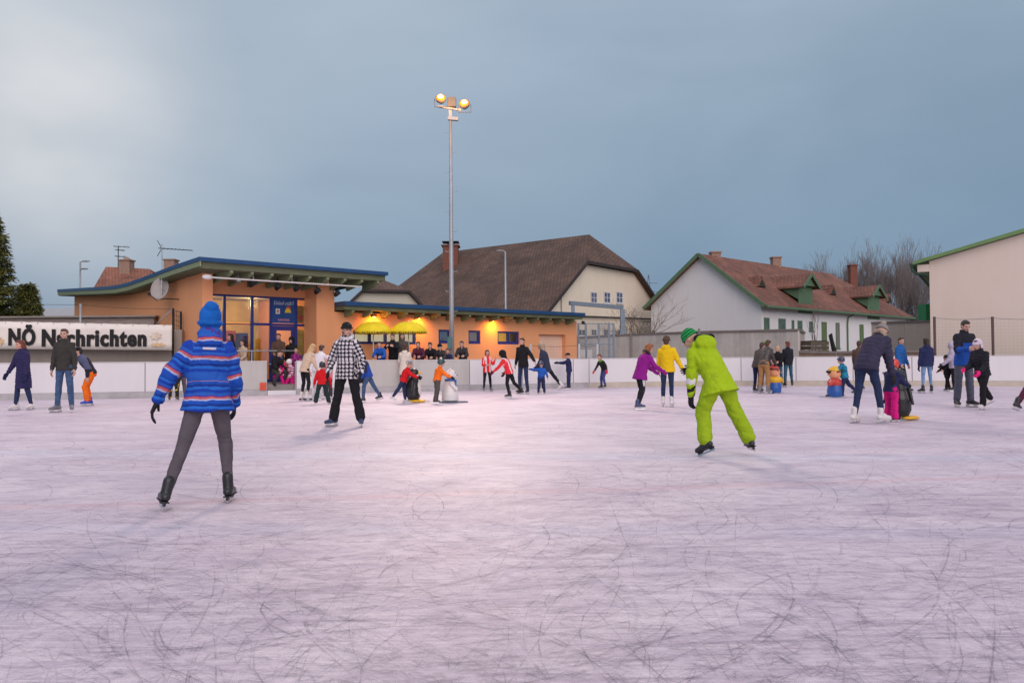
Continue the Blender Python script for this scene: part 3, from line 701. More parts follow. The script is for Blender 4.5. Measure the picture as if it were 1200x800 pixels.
def ice_material():
    m, t, b = nmat('ice'); n = t.nodes; l = t.links
    tcn = n.new('ShaderNodeTexCoord')
    def noise(sc_, det, stretch, rz, rough=0.6, dist=0.0):
        mp_ = n.new('ShaderNodeMapping'); mp_.inputs['Scale'].default_value = stretch; mp_.inputs['Rotation'].default_value = (0, 0, rz)
        l.new(tcn.outputs['Object'], mp_.inputs[0]); a = n.new('ShaderNodeTexNoise'); a.inputs['Scale'].default_value = sc_; a.inputs['Detail'].default_value = det
        a.inputs['Roughness'].default_value = rough; a.inputs['Distortion'].default_value = dist; l.new(mp_.outputs[0], a.inputs['Vector']); return a.outputs['Fac']
    def cr_(src, p0, p1, c0, c1):
        r = n.new('ShaderNodeValToRGB'); r.color_ramp.elements[0].position = p0; r.color_ramp.elements[1].position = p1
        r.color_ramp.elements[0].color = (*c0, 1); r.color_ramp.elements[1].color = (*c1, 1); l.new(src, r.inputs[0]); return r.outputs[0]
    def mul(a, c, f=1.0):
        x = n.new('ShaderNodeMix'); x.data_type = 'RGBA'; x.blend_type = 'MULTIPLY'; x.inputs[0].default_value = f; l.new(a, x.inputs[6]); l.new(c, x.inputs[7]); return x.outputs[2]
    W_ = (1, 1, 1)
    big = cr_(noise(0.16, 6, (1, 1, 1), 0.3, 0.62, 0.6), 0.30, 0.68, (0.64, 0.550, 0.620), (0.85, 0.765, 0.815))
    mid = cr_(noise(0.7, 8, (1, 1.8, 1), 0.1, 0.68, 0.8), 0.30, 0.60, (0.80, 0.785, 0.83), W_)
    worn = cr_(noise(1.6, 9, (1, 2.4, 1), -0.2, 0.72, 1.2), 0.36, 0.52, (0.79, 0.765, 0.82), W_)
    col = mul(mul(big, mid), worn)
    for k, (rz, st, s_, p0, p1, dk) in enumerate(((0.08, (0.45, 9, 1), 3.4, 0.36, 0.50, 0.90), (-0.16, (0.5, 13, 1), 3.6, 0.36, 0.48, 0.90), (0.5, (0.3, 11, 1), 2.6, 0.34, 0.45, 0.88),
                                              (1.2, (0.3, 12, 1), 2.4, 0.33, 0.44, 0.88), (-0.75, (0.3, 12, 1), 2.5, 0.33, 0.44, 0.88), (0.0, (0.6, 26, 1), 3.4, 0.34, 0.52, 0.90))):
        col = mul(col, cr_(noise(s_, 5, st, rz, 0.6, 0.35), p0, p1, (dk, dk*0.985, dk*1.01), W_))
    fine = cr_(noise(45, 4, (1, 1, 1), 0, 0.7), 0.30, 0.7, (0.90, 0.90, 0.90), (1.08, 1.08, 1.08)); col = mul(col, fine)
    # faint painted lines under the ice
    sp = n.new('ShaderNodeSeparateXYZ'); l.new(tcn.outputs['Object'], sp.inputs[0])
    wob = noise(1.3, 4, (1, 1, 1), 0)
    def line(ax, ay, c, wd, colr, st):
        d = n.new('ShaderNodeMath'); d.operation = 'MULTIPLY_ADD'; l.new(sp.outputs['X'], d.inputs[0]); d.inputs[1].default_value = ax
        y_ = n.new('ShaderNodeMath'); y_.operation = 'MULTIPLY_ADD'; l.new(sp.outputs['Y'], y_.inputs[0]); y_.inputs[1].default_value = ay; y_.inputs[2].default_value = c
        l.new(y_.outputs[0], d.inputs[2])
        w2 = n.new('ShaderNodeMath'); w2.operation = 'MULTIPLY_ADD'; l.new(wob, w2.inputs[0]); w2.inputs[1].default_value = 0.25; l.new(d.outputs[0], w2.inputs[2])
        ab = n.new('ShaderNodeMath'); ab.operation = 'ABSOLUTE'; l.new(w2.outputs[0], ab.inputs[0])
        f = cr_(ab.outputs[0], 0.0, wd, (st, st, st), (0, 0, 0)); f2 = n.new('ShaderNodeMath'); f2.operation = 'MULTIPLY'; l.new(f, f2.inputs[0]); l.new(noise(2.5, 6, (1, 1, 1), 0.5), f2.inputs[1])
        return f2.outputs[0], colr
    for f, c in (line(-0.13, 1, -6.75, 0.16, (0.60, 0.30, 0.33), 0.6), line(0.05, 1, -5.3, 0.30, (0.45, 0.50, 0.66), 0.45), line(-0.45, 1, -1.6, 0.22, (0.62, 0.34, 0.36), 0.5), line(0.10, 1, -9.2, 0.5, (0.50, 0.62, 0.78), 0.5)):
        x = n.new('ShaderNodeMix'); x.data_type = 'RGBA'; l.new(f, x.inputs[0]); l.new(col, x.inputs[6]); x.inputs[7].default_value = (*c, 1); col = x.outputs[2]
    l.new(col, b.inputs['Base Color'])
    rr = cr_(noise(1.1, 8, (1, 1.5, 1), 0.4, 0.7), 0.3, 0.7, (0.42,)*3, (0.62,)*3); l.new(rr, b.inputs['Roughness'])
    b.inputs['Specular IOR Level'].default_value = 0.35
    h = n.new('ShaderNodeMath'); h.operation = 'ADD'; l.new(noise(30, 6, (1, 1.6, 1), 0.2, 0.7), h.inputs[0]); l.new(noise(3.0, 8, (1, 3, 1), 0, 0.75, 0.7), h.inputs[1])
    bp = n.new('ShaderNodeBump'); bp.inputs['Strength'].default_value = 0.55; bp.inputs['Distance'].default_value = 0.012; l.new(h.outputs[0], bp.inputs['Height']); l.new(bp.outputs[0], b.inputs['Normal'])
    return m
ICE = ice_material()
# far board line, in metres, read off the photograph
BL = [(-26, 21.4), (-15.3, 23.05), (-11.9, 23.75), (-7.3, 25.3), (-4.5, 26.7), (-1.2, 28.0), (3.3, 29.5), (6.8, 30.2), (9.2, 30.1), (11.5, 29.5), (17.1, 28.1), (24, 26.2), (32, 24.0)]
mb = MB(); poly = [(x, y, 0) for x, y in BL] + [(34, -12, 0), (-28, -12, 0)]
me = bpy.data.meshes.new('ice'); me.from_pydata(poly, [], [tuple(range(len(poly)-1, -1, -1))]); me.materials.append(ICE)
_ice = tag(link(bpy.data.objects.new('ice', me)), kind='structure')

# skate cuts: thin arcs lying on the ice
def marks():
    verts, faces, att = [], [], []
    def arc(x, y, th, ln, kap, wd, st, dk):
        n = max(6, int(ln*5)); dk_ = dk
        base = len(verts); s = ln/n; kk = kap
        for i in range(n+1):
            tpr = math.sin(math.pi*min(1, max(0.03, i/n)))**0.5; h = wd*0.5*(0.25+0.75*tpr)
            nx, ny = -math.sin(th), math.cos(th)
            verts.append((x+nx*h, y+ny*h, 0)); verts.append((x-nx*h, y-ny*h, 0)); att.append((st*tpr, dk_, 0)); att.append((st*tpr, dk_, 0))
            x += math.cos(th)*s; y += math.sin(th)*s; th += kk*s; kk += random.gauss(0, 0.03)
        for i in range(n): faces.append((base+2*i, base+2*i+1, base+2*i+3, base+2*i+2))
    hubs = [(random.uniform(-9, 10), random.uniform(1.5, 14)) for _ in range(26)]+[(-1.45, 3.0), (2.3, 2.6), (3.2, 3.6), (-0.6, 4.4), (0.9, 2.5)]
    for k in range(13000):
        d = 1.15*math.exp(random.random()**1.25*math.log(25)); x = random.uniform(-0.80, 0.80)*(d+0.7); y = d
        if random.random() < 0.30:
            h = random.choice(hubs); x, y = h[0]+random.gauss(0, 1.2), max(1.1, h[1]+random.gauss(0, 0.6))
        far = max(0.0, (y-3)/20)
        r_ = random.random()
        if r_ < 0.70: th = random.gauss(0, 0.34)+(math.pi if random.random() < .5 else 0)
        else: th = random.uniform(0, 6.28)
        ln = min(6.0, random.lognormvariate(0.35, 0.70)); kap = random.gauss(0, 0.30) if random.random() < .72 else random.choice((-1, 1))*random.uniform(0.6, 2.2)
        if abs(kap) > .55: ln = min(ln, 2.3/abs(kap)*1.2)
        wd = random.choice((0.003, 0.004, 0.005, 0.007))*(1+0.5*far); st = random.uniform(0.07, 0.52)
        if random.random() < 0.10: wd *= 3.0; st *= 0.5
        arc(x, y, th, ln, kap, wd, st, 1.0 if random.random() < 0.66 else 0.0)
    for k in range(260):      # short scraped patches
        d = 1.2*math.exp(random.random()*math.log(16)); x = random.uniform(-0.75, 0.75)*(d+0.6)
        arc(x, d, random.gauss(0, 0.7), random.uniform(.15, .7), random.gauss(0, 1.0), random.uniform(0.01, 0.03), random.uniform(0.08, 0.22), 1.0)
    # crossing tracks that the eye picks out in the foreground
    for (px, py, px2, py2, kap, wd, st) in ((640, 450, 330, 760, 0.0, .02, .35),):
        pass
    for (px, py, ang, ln, kap, wd, st) in ((560, 640, 200, 1.1, 1.6, .010, .55), (385, 605, -100, 1.3, -.9, .020, .40), (330, 690, -60, 1.0, 1.0, .035, .30), (640, 730, 178, 1.6, .35, .010, .6), (670, 620, -62, .9, .9, .010, .5),
                                        (720, 790, 70, .8, -1.8, .009, .5), (900, 690, -150, 1.3, .7, .010, .5), (990, 720, 10, 1.5, -.5, .012, .4), (120, 640, 250, 1.2, .5, .010, .45), (430, 760, 5, 1.6, .4, .012, .5),
                                        (1180, 640, -120, .7, 1.4, .02, .4), (600, 560, 185, 2.2, .1, .012, .35), (180, 740, 15, 1.8, .25, .016, .4), (1040, 640, -70, .8, .5, .012, .45), (840, 770, 40, .8, .7, .010, .5)):
        g = hz(px, py); arc(g.x, g.y, R(ang), ln, kap, wd, st*.8, 1.0)
    z = 0.003
    me = bpy.data.meshes.new('skate_marks'); me.from_pydata([(a, b, z) for a, b, _ in verts], [], faces)
    at = me.attributes.new('mk', 'FLOAT_VECTOR', 'POINT'); at.data.foreach_set('vector', np.array(att, 'f').ravel())
    m, t, b = nmat('skate_mark'); n = t.nodes; l = t.links
    a = n.new('ShaderNodeAttribute'); a.attribute_name = 'mk'; s = n.new('ShaderNodeSeparateXYZ'); l.new(a.outputs['Vector'], s.inputs[0])
    tcn = n.new('ShaderNodeTexCoord'); nz_ = n.new('ShaderNodeTexNoise'); nz_.inputs['Scale'].default_value = 9; nz_.inputs['Detail'].default_value = 5; l.new(tcn.outputs['Object'], nz_.inputs['Vector'])
    r = n.new('ShaderNodeMapRange'); r.inputs[1].default_value = 0.34; r.inputs[2].default_value = 0.56; l.new(nz_.outputs['Fac'], r.inputs[0])
    mu = n.new('ShaderNodeMath'); mu.operation = 'MULTIPLY'; l.new(s.outputs['X'], mu.inputs[0]); l.new(r.outputs[0], mu.inputs[1]); l.new(mu.outputs[0], b.inputs['Alpha'])
    mx = n.new('ShaderNodeMix'); mx.data_type = 'RGBA'; l.new(s.outputs['Y'], mx.inputs[0]); mx.inputs[6].default_value = (0.86, 0.80, 0.83, 1); mx.inputs[7].default_value = (0.26, 0.22, 0.27, 1)
    l.new(mx.outputs[2], b.inputs['Base Color']); b.inputs['Roughness'].default_value = 0.6
    me.materials.append(m); return tag(link(bpy.data.objects.new('skate_marks', me)), 'thin curved cuts left by skate blades all over the ice', 'skate marks', kind='stuff')
marks()

# ================================================================== RINK BOARDS
BW = wallmat('board_white', (0.72, 0.70, 0.71), dirt=(0.58, 0.56, 0.56), amount=0.30, rough=0.5); JNT = mat('joint_dark', (0.20, 0.20, 0.21), 0.7, 0.1, 5, 0)
BG = wallmat('board_grey', (0.50, 0.49, 0.47), amount=0.5, rough=0.5)
BY = mat('kick_plate', (0.52, 0.46, 0.38), 0.6, 0.12, 3, 0.1)
BYL = mat('kick_plate_grey', (0.42, 0.41, 0.41), 0.6, 0.15, 3, 0.1)
CAPM = mat('board_cap', (0.60, 0.58, 0.58), 0.5, 0.06, 4, 0.05)
DGREY = mat('dark_gap', (0.06, 0.06, 0.065), 0.8, 0.1, 5, 0)
BH = 1.125
def polyline(pts):
    seg = []; s = 0
    for a, b in zip(pts[:-1], pts[1:]):
        a, b = Vector((*a, 0)), Vector((*b, 0)); seg.append((s, a, b, (b-a).length)); s += (b-a).length
    def at(d):
        for s0, a, b, ln in seg:
            if d <= s0+ln+1e-6: return a.lerp(b, max(0, (d-s0)/ln))
        return seg[-1][2]
    return at, s
BAT, BLEN = polyline(BL)
def arc_at_px(px):
    lo, hi = 0, BLEN
    for _ in range(50):
        m_ = (lo+hi)/2; q = BAT(m_); x = 600+FPX*q.x/q.y
        if x < px: lo = m_
        else: hi = m_
    return lo
def boards(name, label, d0, d1, plan, kick):
    root = empty('rink_barrier', BAT(d0), 0, label, 'rink barrier')
    o = BAT(d0); d = d0; k = 0
    while d < d1-0.3:
        e = min(d+2.04, d1)
        if d1-e < 0.5: e = d1
        a, b = BAT(d)-o, BAT(e)-o; t = (b-a).normalized(); nrm = Vector((-t.y, t.x, 0))
        px = 600+FPX*(BAT((d+e)/2).x/BAT((d+e)/2).y)
        M = Matrix.Translation(a)@Matrix(((t.x, nrm.x, 0, 0), (t.y, nrm.y, 0, 0), (0, 0, 1, 0), (0, 0, 0, 1))); ln = (b-a).length
        ismid = plan(px)
        p = MB(); p.box((0.006, 0.0, 0.20), (ln-0.006, 0.03, BH-0.03), M); p.build('board_panel', BG if ismid else BW, root, bevel=0.004)
        p = MB(); p.box((0.0, -0.014, 0.0), (ln-0.004, 0.03, 0.195), M); p.build('kick_plate', kick, root)
        p = MB(); p.box((-0.0, -0.012, BH-0.027), (ln, 0.07, BH), M); p.build('top_rail', CAPM, root, bevel=0.004)
        for xx in (0.0, ln/2): p = MB(); p.box((xx-0.03, 0.033, 0.0), (xx+0.03, 0.09, BH-0.03), M); p.build('post', BYL, root)
        p = MB(); p.box((-0.012, -0.006, 0.2), (0.012, -0.001, BH-0.03), M); p.build('joint_strip', JNT if not ismid else CAPM, root)
        d = e; k += 1
    return root
dA, dB, dC = arc_at_px(313), arc_at_px(347), arc_at_px(690)
boards('b', 'low white board fence of the rink left of the open gate', arc_at_px(-90), dA, lambda px: 225 < px < 320, BYL)
boards('b', 'low white and grey board fence of the rink between the gate and the far corner', dB, dC, lambda px: 450 < px < 550, BYL)
boards('b', 'low white board fence with a beige kick strip around the right end of the rink', dC, arc_at_px(1300), lambda px: False, BY)
# gate sill and the small red plate beside it
ga, gb = BAT(dA), BAT(dB); gt = (gb-ga).normalized(); gn = Vector((-gt.y, gt.x, 0))
p = MB(); p.box((0.01, 0.0, 0.0), ((gb-ga).length-0.01, 0.12, 0.15)); o = p.build('gate_sill', BW, bevel=0.006); o.location = ga; o.rotation_euler.z = math.atan2(gt.y, gt.x)
tag(o, 'white step across the foot of the open rink gate', 'sill')
p = MB(); p.box((-0.17, -0.05, 0.02), (0.17, -0.018, 0.24)); RED = mat('red_plate', (0.62, 0.09, 0.05), 0.6, 0.1, 5, 0.05)
p = MB(); p.box((-0.10, -0.045, 0.17), (0.10, -0.016, 0.42)); o = p.build('red_plate', RED, bevel=0.004); q = BAT(dA-0.13); o.location = q; o.rotation_euler.z = math.atan2(gt.y, gt.x)
tag(o, 'small red plate on the grey board beside the rink gate', 'plate')

# ================================================================== ORANGE RINK BUILDING
ANG = R(42); OR = Vector((-10.29, 25.5, 0)); TZ = 0.35
u_ = Vector((math.cos(ANG), math.sin(ANG), 0)); v_ = Vector((-u_.y, u_.x, 0))
def F(px, py, b):
    """pixel -> (along, z) on the building plane at depth b"""
    P = OR+v_*b; a, z, _ = hv(px, py, P, ANG); return a, z
def FS(px, py, a0):
    """pixel -> (depth b, z) on the side plane along = a0"""
    P = OR+u_*a0; b, z, _ = hv(px, py, P, ANG+math.pi/2); return b, z
ORG = wallmat('orange_stucco', (0.80, 0.375, 0.185), dirt=(0.62, 0.55, 0.5), amount=0.30)
BLUE = mat('blue_frame', (0.018, 0.030, 0.20), 0.4, 0.12, 6, 0.05, spec=0.5)
BLROOF = mat('blue_fascia', (0.014, 0.062, 0.165), 0.4, 0.12, 3, 0.05, spec=0.5)
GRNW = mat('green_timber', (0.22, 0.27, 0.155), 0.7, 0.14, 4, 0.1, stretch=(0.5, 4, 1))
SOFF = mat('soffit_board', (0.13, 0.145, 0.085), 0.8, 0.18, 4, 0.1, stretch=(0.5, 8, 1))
BLACK = mat('black_metal', (0.02, 0.02, 0.022), 0.5, 0.2, 8, 0.05)
GALV = mat('galvanised', (0.38, 0.40, 0.42), 0.45, 0.15, 7, 0.08, metal=0.6)
WHITEP = mat('white_paint', (0.72, 0.70, 0.68), 0.5, 0.06, 6, 0.03)
GLASS = glassmat('glass'); DARKG = mat('dark_pane', (0.05, 0.065, 0.08), 0.08, 0.3, 3, 0, spec=0.8)
bld = empty('rink_building', OR, ANG, 'long orange rendered rink building with blue edged roofs and a glazed entrance', 'building')
REC = 0.9                                   # glass front set back
aL, _ = 0.0, 0; a37 = F(371, 400, 0)[0]; aEnd = F(676, 400, 0)[0]; aHi = F(392, 400, 0)[0]
def roof_prof():
    pts = []
    for px, py in ((237, 300.5), (216, 306.5), (200, 312), (182, 319), (165, 325.5), (150, 331), (135, 334.5), (118, 336), (100, 337), (84, 338), (67, 339)):
        b, z = FS(px, py, -0.55); pts.append((b, z))
    return pts
RP = roof_prof(); RP[0] = (-1.25, RP[0][1])
aR0, zR0 = F(236, 300.5, -1.25); aR1, zR1 = F(455, 319, -1.25)
RP[0] = (-1.25, (zR0+zR1)/2)
print('roof', [(round(a, 2), round(b, 2)) for a, b in RP], aR0, zR0, aR1, zR1, 'aEnd', aEnd, 'aHi', aHi)
A0 = -0.55
# roof skin (fascia blue) + green board under
def ribbon(prof, x0, x1, z_off0, z_off1):
    pr = [(x0, b, z+z_off0) for b, z in prof]+[(x0, b, z+z_off1) for b, z in reversed(prof)]
    return pr, (x1-x0, 0, 0)
m_ = MB(); q, vec = ribbon(RP, A0, aR1, 0.0, -0.13); m_.prism(q, vec); m_.build('roof', BLROOF, bld)
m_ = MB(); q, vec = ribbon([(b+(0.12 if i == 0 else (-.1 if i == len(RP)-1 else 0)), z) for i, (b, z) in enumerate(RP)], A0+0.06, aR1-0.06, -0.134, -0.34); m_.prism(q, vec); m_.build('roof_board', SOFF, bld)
m_ = MB(); q, vec = ribbon(RP, A0+0.02, A0+0.058, -0.134, -0.30); m_.prism(q, vec); m_.build('verge_board', GRNW, bld)
def roofz(b):
    for (b0, z0), (b1, z1) in zip(RP[:-1], RP[1:]):
        if b <= b1: return z0+(z1-z0)*(b-b0)/(b1-b0)
    return RP[-1][1]
# canopy beams
nb_ = 9
for k in range(nb_):
    x = 0.55+(aR1-0.9)*k/(nb_-1)
    m_ = MB(); m_.prism([(x-.05, -1.10, RP[0][1]-.345), (x-.05, REC-.05 if x < a37 else -.02, roofz(0)-.345), (x-.05, REC-.05 if x < a37 else -.02, roofz(0)-.66), (x-.05, -0.75, RP[0][1]-.56), (x-.05, -1.10, RP[0][1]-.42)], (.10, 0, 0)); m_.build('roof_beam', GRNW, bld)
# side wall (plane a=0) follows the roof
m_ = MB(); bs = [b for b, z in RP if 0 < b < FS(87, 400, 0)[0]]+[FS(87, 400, 0)[0]]
bs = [0.0]+bs; SW = [(0, b, roofz(b)-.345) for b in bs]; m_.prism(SW+[(0, bs[-1], -.05), (0, 0, -.05)], (0.35, 0, 0)); m_.build('wall', ORG, bld)
bBack = bs[-1]
m_ = MB(); m_.box((0.355, bBack-.3, -.05), (aHi, bBack, roofz(bBack)-.36)); m_.build('wall', ORG, bld)
# front wall above the glass (recessed), right pier, right return, high part
gl0, gl1 = F(241, 380, REC)[0], F(368, 380, REC)[0]; zgt = F(300, 346.5, REC)[1]; zb_ = roofz(0)-.35
m_ = MB(); m_.box((0.355, REC, zgt), (a37, REC+.3, roofz(1)-.36)); m_.build('wall', ORG, bld)
m_ = MB(); m_.box((a37, 0.0, -.05), (aHi, bBack*0.6, zb_)); m_.build('wall', ORG, bld)
# floor, side walls, back wall and ceiling of the lit hall behind the glass
YEL = mat('inside_wall', (0.62, 0.44, 0.14), 0.8, 0.25, 1.2, 0); INF = mat('inside_floor', (0.25, 0.18, 0.12), 0.5, 0.2, 3, 0); INC = mat('inside_ceiling', (0.40, 0.33, 0.24), 0.8, 0.1, 2, 0)
m_ = MB(); m_.box((0.36, 5.0, .0), (a37-.01, 5.1, zgt+.12)); m_.build('inner_wall', YEL, bld)
m_ = MB(); m_.box((0.36, REC+.1, zgt+.1), (a37-.01, 5.0, zgt+.16)); m_.build('ceiling', INC, bld)
m_ = MB(); m_.box((0.36, REC+.1, TZ-.05), (a37-.01, 5.0, TZ+.004)); m_.build('inner_floor', INF, bld)
LAMPW = emat('lamp_warm', (1.0, 0.72, 0.36), 16)
for px, py in ((234, 347), (275, 349.5), (312, 351)):
    a, z = F(px, py, 1.9); 
    m_ = MB(); m_.loft([((a, 1.9, zgt+.06), (.20, 0, 0), (0, .20, 0)), ((a, 1.9, zgt+.02), (.16, 0, 0), (0, .16, 0))], 20); m_.build('ceiling_lamp', LAMPW, bld)
for a, b in ((1.0, 3.0), (3.0, 3.0)):
    ld = bpy.data.lights.new('hall_light', 'POINT'); ld.energy = 75; ld.color = (1.0, 0.70, 0.32); ld.shadow_soft_size = .25
    lo = bpy.data.objects.new('hall_light', ld); link(lo); lo.parent = bld; lo.location = (a, b, zgt-.15)
# shelves, notices and machines inside
WD = mat('inside_dark', (0.07, 0.055, 0.045), 0.7, 0.3, 4, 0); NOT = blocks('notices', [(0.5, 0.35, 0.1), (0.1, 0.2, 0.35), (0.55, 0.5, 0.4), (0.3, 0.08, 0.05), (0.6, 0.42, 0.12)], 3.0)
for a, b, wd_, h, zz, m__ in ((1.0, 4.6, .8, 1.1, 0, WD), (2.55, 4.3, .9, 1.0, 0, WD), (3.3, 4.7, .35, 1.9, 0, BLUE), (0.7, 4.93, .5, .7, 1.3, mat('poster_blue', (.08, .16, .3), .6, .4, 9, 0)), (1.9, 4.93, .6, .8, 1.25, mat('poster_cream', (.6, .5, .36), .6, .3, 12, 0)), (2.9, 4.93, .5, .5, 1.5, mat('poster_red', (.4, .07, .05), .6, .3, 12, 0))):
    m_ = MB(); m_.box((a-wd_/2, b-.2 if zz == 0 else b, TZ+.01+zz), (a+wd_/2, b+.2 if zz == 0 else b+.04, TZ+zz+h)); m_.build('cupboard' if zz == 0 else 'poster', m__, bld)
# glazed front: frame bars
zmid = F(300, 386, REC)[1]
cols = [F(px, 380, REC)[0] for px in (241, 264, 296.5, 318.5, 348, 366.5)]
fr = MB(); yb = REC
fr.box((cols[0]-.05, yb+.06, zgt-.07), (cols[-1]+.09, yb+.14, zgt-.003)); fr.box((cols[0]-.05, yb+.06, TZ+.005), (cols[-1]+.09, yb+.14, TZ+.10))
for i, c in enumerate(cols): wd_ = .05 if i < 5 else .09; fr.box((c-wd_, yb+.055, TZ+.1), (c+wd_, yb+.145, zgt-.07))
zt1 = F(340, 381, REC)[1]
for i in range(5): fr.box((cols[i]+.05, yb+.062, zt1-(.02 if i < 2 else .03)), (cols[i+1]-.05, yb+.138, zt1+(.02 if i < 2 else .06)))
fr.build('window_frame', BLUE, bld, bevel=.004)
for i in range(5):
    for (za, zb2) in ((TZ+.1, zt1-.03), (zt1+.06, zgt-.07)):
        if i == 3: continue
        g = MB(); g.box((cols[i]+.05, yb+.096, za), (cols[i+1]-.05, yb+.104, zb2)); g.build('pane', GLASS, bld)
# the door leaf with its own frame and handle
x0, x1 = cols[3]+.055, cols[4]-.055
d_ = MB(); d_.wall(x0, x1, TZ+.02, zt1-.035, yb+.07, yb+.12, [(x0+.16, x1-.14, TZ+.32, zt1-.20)]); dr = d_.build('door', BLUE, bld)
g = MB(); g.box((x0+.16, yb+.09, TZ+.32), (x1-.14, yb+.098, zt1-.20)); g.build('pane', GLASS, dr)
g = MB(); g.tube([(x0+.08, yb+.07, TZ+1.0), (x0+.08, yb+.02, TZ+1.0), (x0+.08, yb+.02, TZ+1.3), (x0+.08, yb+.07, TZ+1.3)], .012, 8); g.build('handle', GALV, dr)
# yellow blinds behind the side lights
YB = mat('yellow_poster', (0.62, 0.50, 0.08), 0.7, 0.3, 5, 0)
g = MB(); g.box((cols[4]+.08, yb+.2, TZ+.1), (cols[4]+.42, yb+.205, zt1-.15)); g.build('poster', YB, bld)
g = MB(); g.box((cols[4]+.08, yb+.2, zt1+.1), (cols[5]-.1, yb+.205, zt1+.75)); g.build('poster', mat('poster_gold', (0.45, 0.30, 0.07), 0.7, 0.35, 5, 0), bld)
g = MB(); g.ell(((cols[4]+cols[5])/2, yb+.19, zt1+.30), (.26, .006, .10)); g.build('logo', RED, bld)
g = MB(); g.ell((cols[4]+.25, yb+.19, TZ+.9), (.10, .006, .10)); g.build('logo', mat('sticker_blue', (.1, .3, .55), .6, .1, 5, 0), bld)
g = MB(); g.box((cols[2]+.14, yb+.25, TZ+.1), (cols[2]+.20, yb+.29, zt1-.05)); g.build('yellow_post', mat('yellow_post', (0.65, 0.42, 0.05), 0.6, .1, 5, 0, emit=((0.65, 0.36, 0.04), .35)), bld)  # post is no lamp; a faint glow is added to its colour
# sign panel over the door
SGB = mat('sign_blue', (0.02, 0.075, 0.26), 0.4, 0.12, 3, 0.02)
sg = MB(); sx0, sx1, sz0, sz1 = cols[3]+.05, cols[4]-.05, zt1+.07, zgt-.07; sg.box((sx0, yb+.05, sz0), (sx1, yb+.09, sz1)); sgo = sg.build('sign', SGB, bld)
MF = Matrix.Rotation(R(90), 4, 'X')
def ft(x, y, z): return Matrix.Translation((x, y, z))@MF
sw = sx1-sx0; sh = sz1-sz0
textobj('lettering', "Eislauf-stüb'l", sh*.23, mat('sign_pale', (0.60, 0.66, 0.75), 0.5, .05, 5, 0), sgo, ft(sx0+sw*.05, yb+.046, sz0+sh*.76), xs=sw*.9/(sh*.23*6.1), shear=.3)
g = MB(); g.box((sx0+sw*.14, yb+.044, sz0+sh*.38), (sx0+sw*.32, yb+.049, sz0+sh*.60)); g.build('badge', WHITEP, sgo)
g = MB(); g.box((sx0+sw*.19, yb+.040, sz0+sh*.43), (sx0+sw*.27, yb+.0435, sz0+sh*.55)); g.build('badge_mark', mat('badge_red', (.45, .15, .12), .6, .1, 5, 0), sgo)
g = MB(); g.prism([(sx0+sw*(.68+.14*math.cos(t)), yb+.044, sz0+sh*(.44+.19*math.sin(t))) for t in np.linspace(0, math.pi, 14)], (0, .004, 0)); g.build('hut_emblem', mat('sign_yellow', (.75, .55, .04), .5, .05, 5, 0), sgo)
g = MB(); g.prism([(sx0+sw*(.70+.10*math.cos(t)), yb+.045, sz0+sh*(.62+.10*math.sin(t))) for t in np.linspace(0, 2*math.pi, 14)[:-1]], (0, .004, 0)); g.build('hut_emblem', RED, sgo)
textobj('lettering', "KANTINE", sh*.11, mat('sign_rose', (0.62, 0.25, 0.30), 0.5, .05, 5, 0), sgo, ft(sx0+sw*.24, yb+.046, sz0+sh*.10), xs=sw*.52/(sh*.11*4.9), bold=.004)

# ---- low wing
zlw = F(676, 376, 0)[1]; zf0 = F(388, 350, -.75); zf1 = F(686, 368, -.75); LZ = (zf0[1]+zf1[1])/2; aW1 = zf1[0]
print('low roof z', zf0, zf1, 'wall top', zlw, 'hi z', RP[0])
def hole(x0p, y0p, x1p, y1p):
    a0_, z1_ = F(x0p, y0p, 0); a1_, z0_ = F(x1p, y1p, 0); return (a0_, a1_, z0_, z1_)
HO = [hole(414, 386.5, 487.5, 403.5), hole(514, 386, 528.5, 402.5), hole(549, 387, 563, 403), hole(583, 388, 608.5, 403.5), hole(631.5, 391.5, 663, 440)]
HO[-1] = (HO[-1][0], HO[-1][1], 0.10, HO[-1][3])
WT = LZ-.36
m_ = MB(); m_.wall(aHi, aEnd, -.05, WT, 0, .35, HO); m_.build('wall', ORG, bld)
m_ = MB(); m_.box((aEnd-.3, .355, -.05), (aEnd, 7.0, WT-.05)); m_.build('wall', ORG, bld)
m_ = MB(); m_.box((aHi+.02, -.75, LZ-.16), (aW1, 7.2, LZ)); m_.build('roof', BLROOF, bld, bevel=.01)
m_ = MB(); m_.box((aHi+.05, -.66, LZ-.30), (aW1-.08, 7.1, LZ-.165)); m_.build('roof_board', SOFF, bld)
k = 0; x = aHi+.45
while x < aW1-.15:
    m_ = MB(); m_.prism([(x-.05, -.60, LZ-.303), (x-.05, -.004, LZ-.303), (x-.05, -.004, LZ-.55), (x-.05, -.35, LZ-.50), (x-.05, -.60, LZ-.38)], (.10, 0, 0)); m_.build('roof_beam', GRNW, bld); x += .80
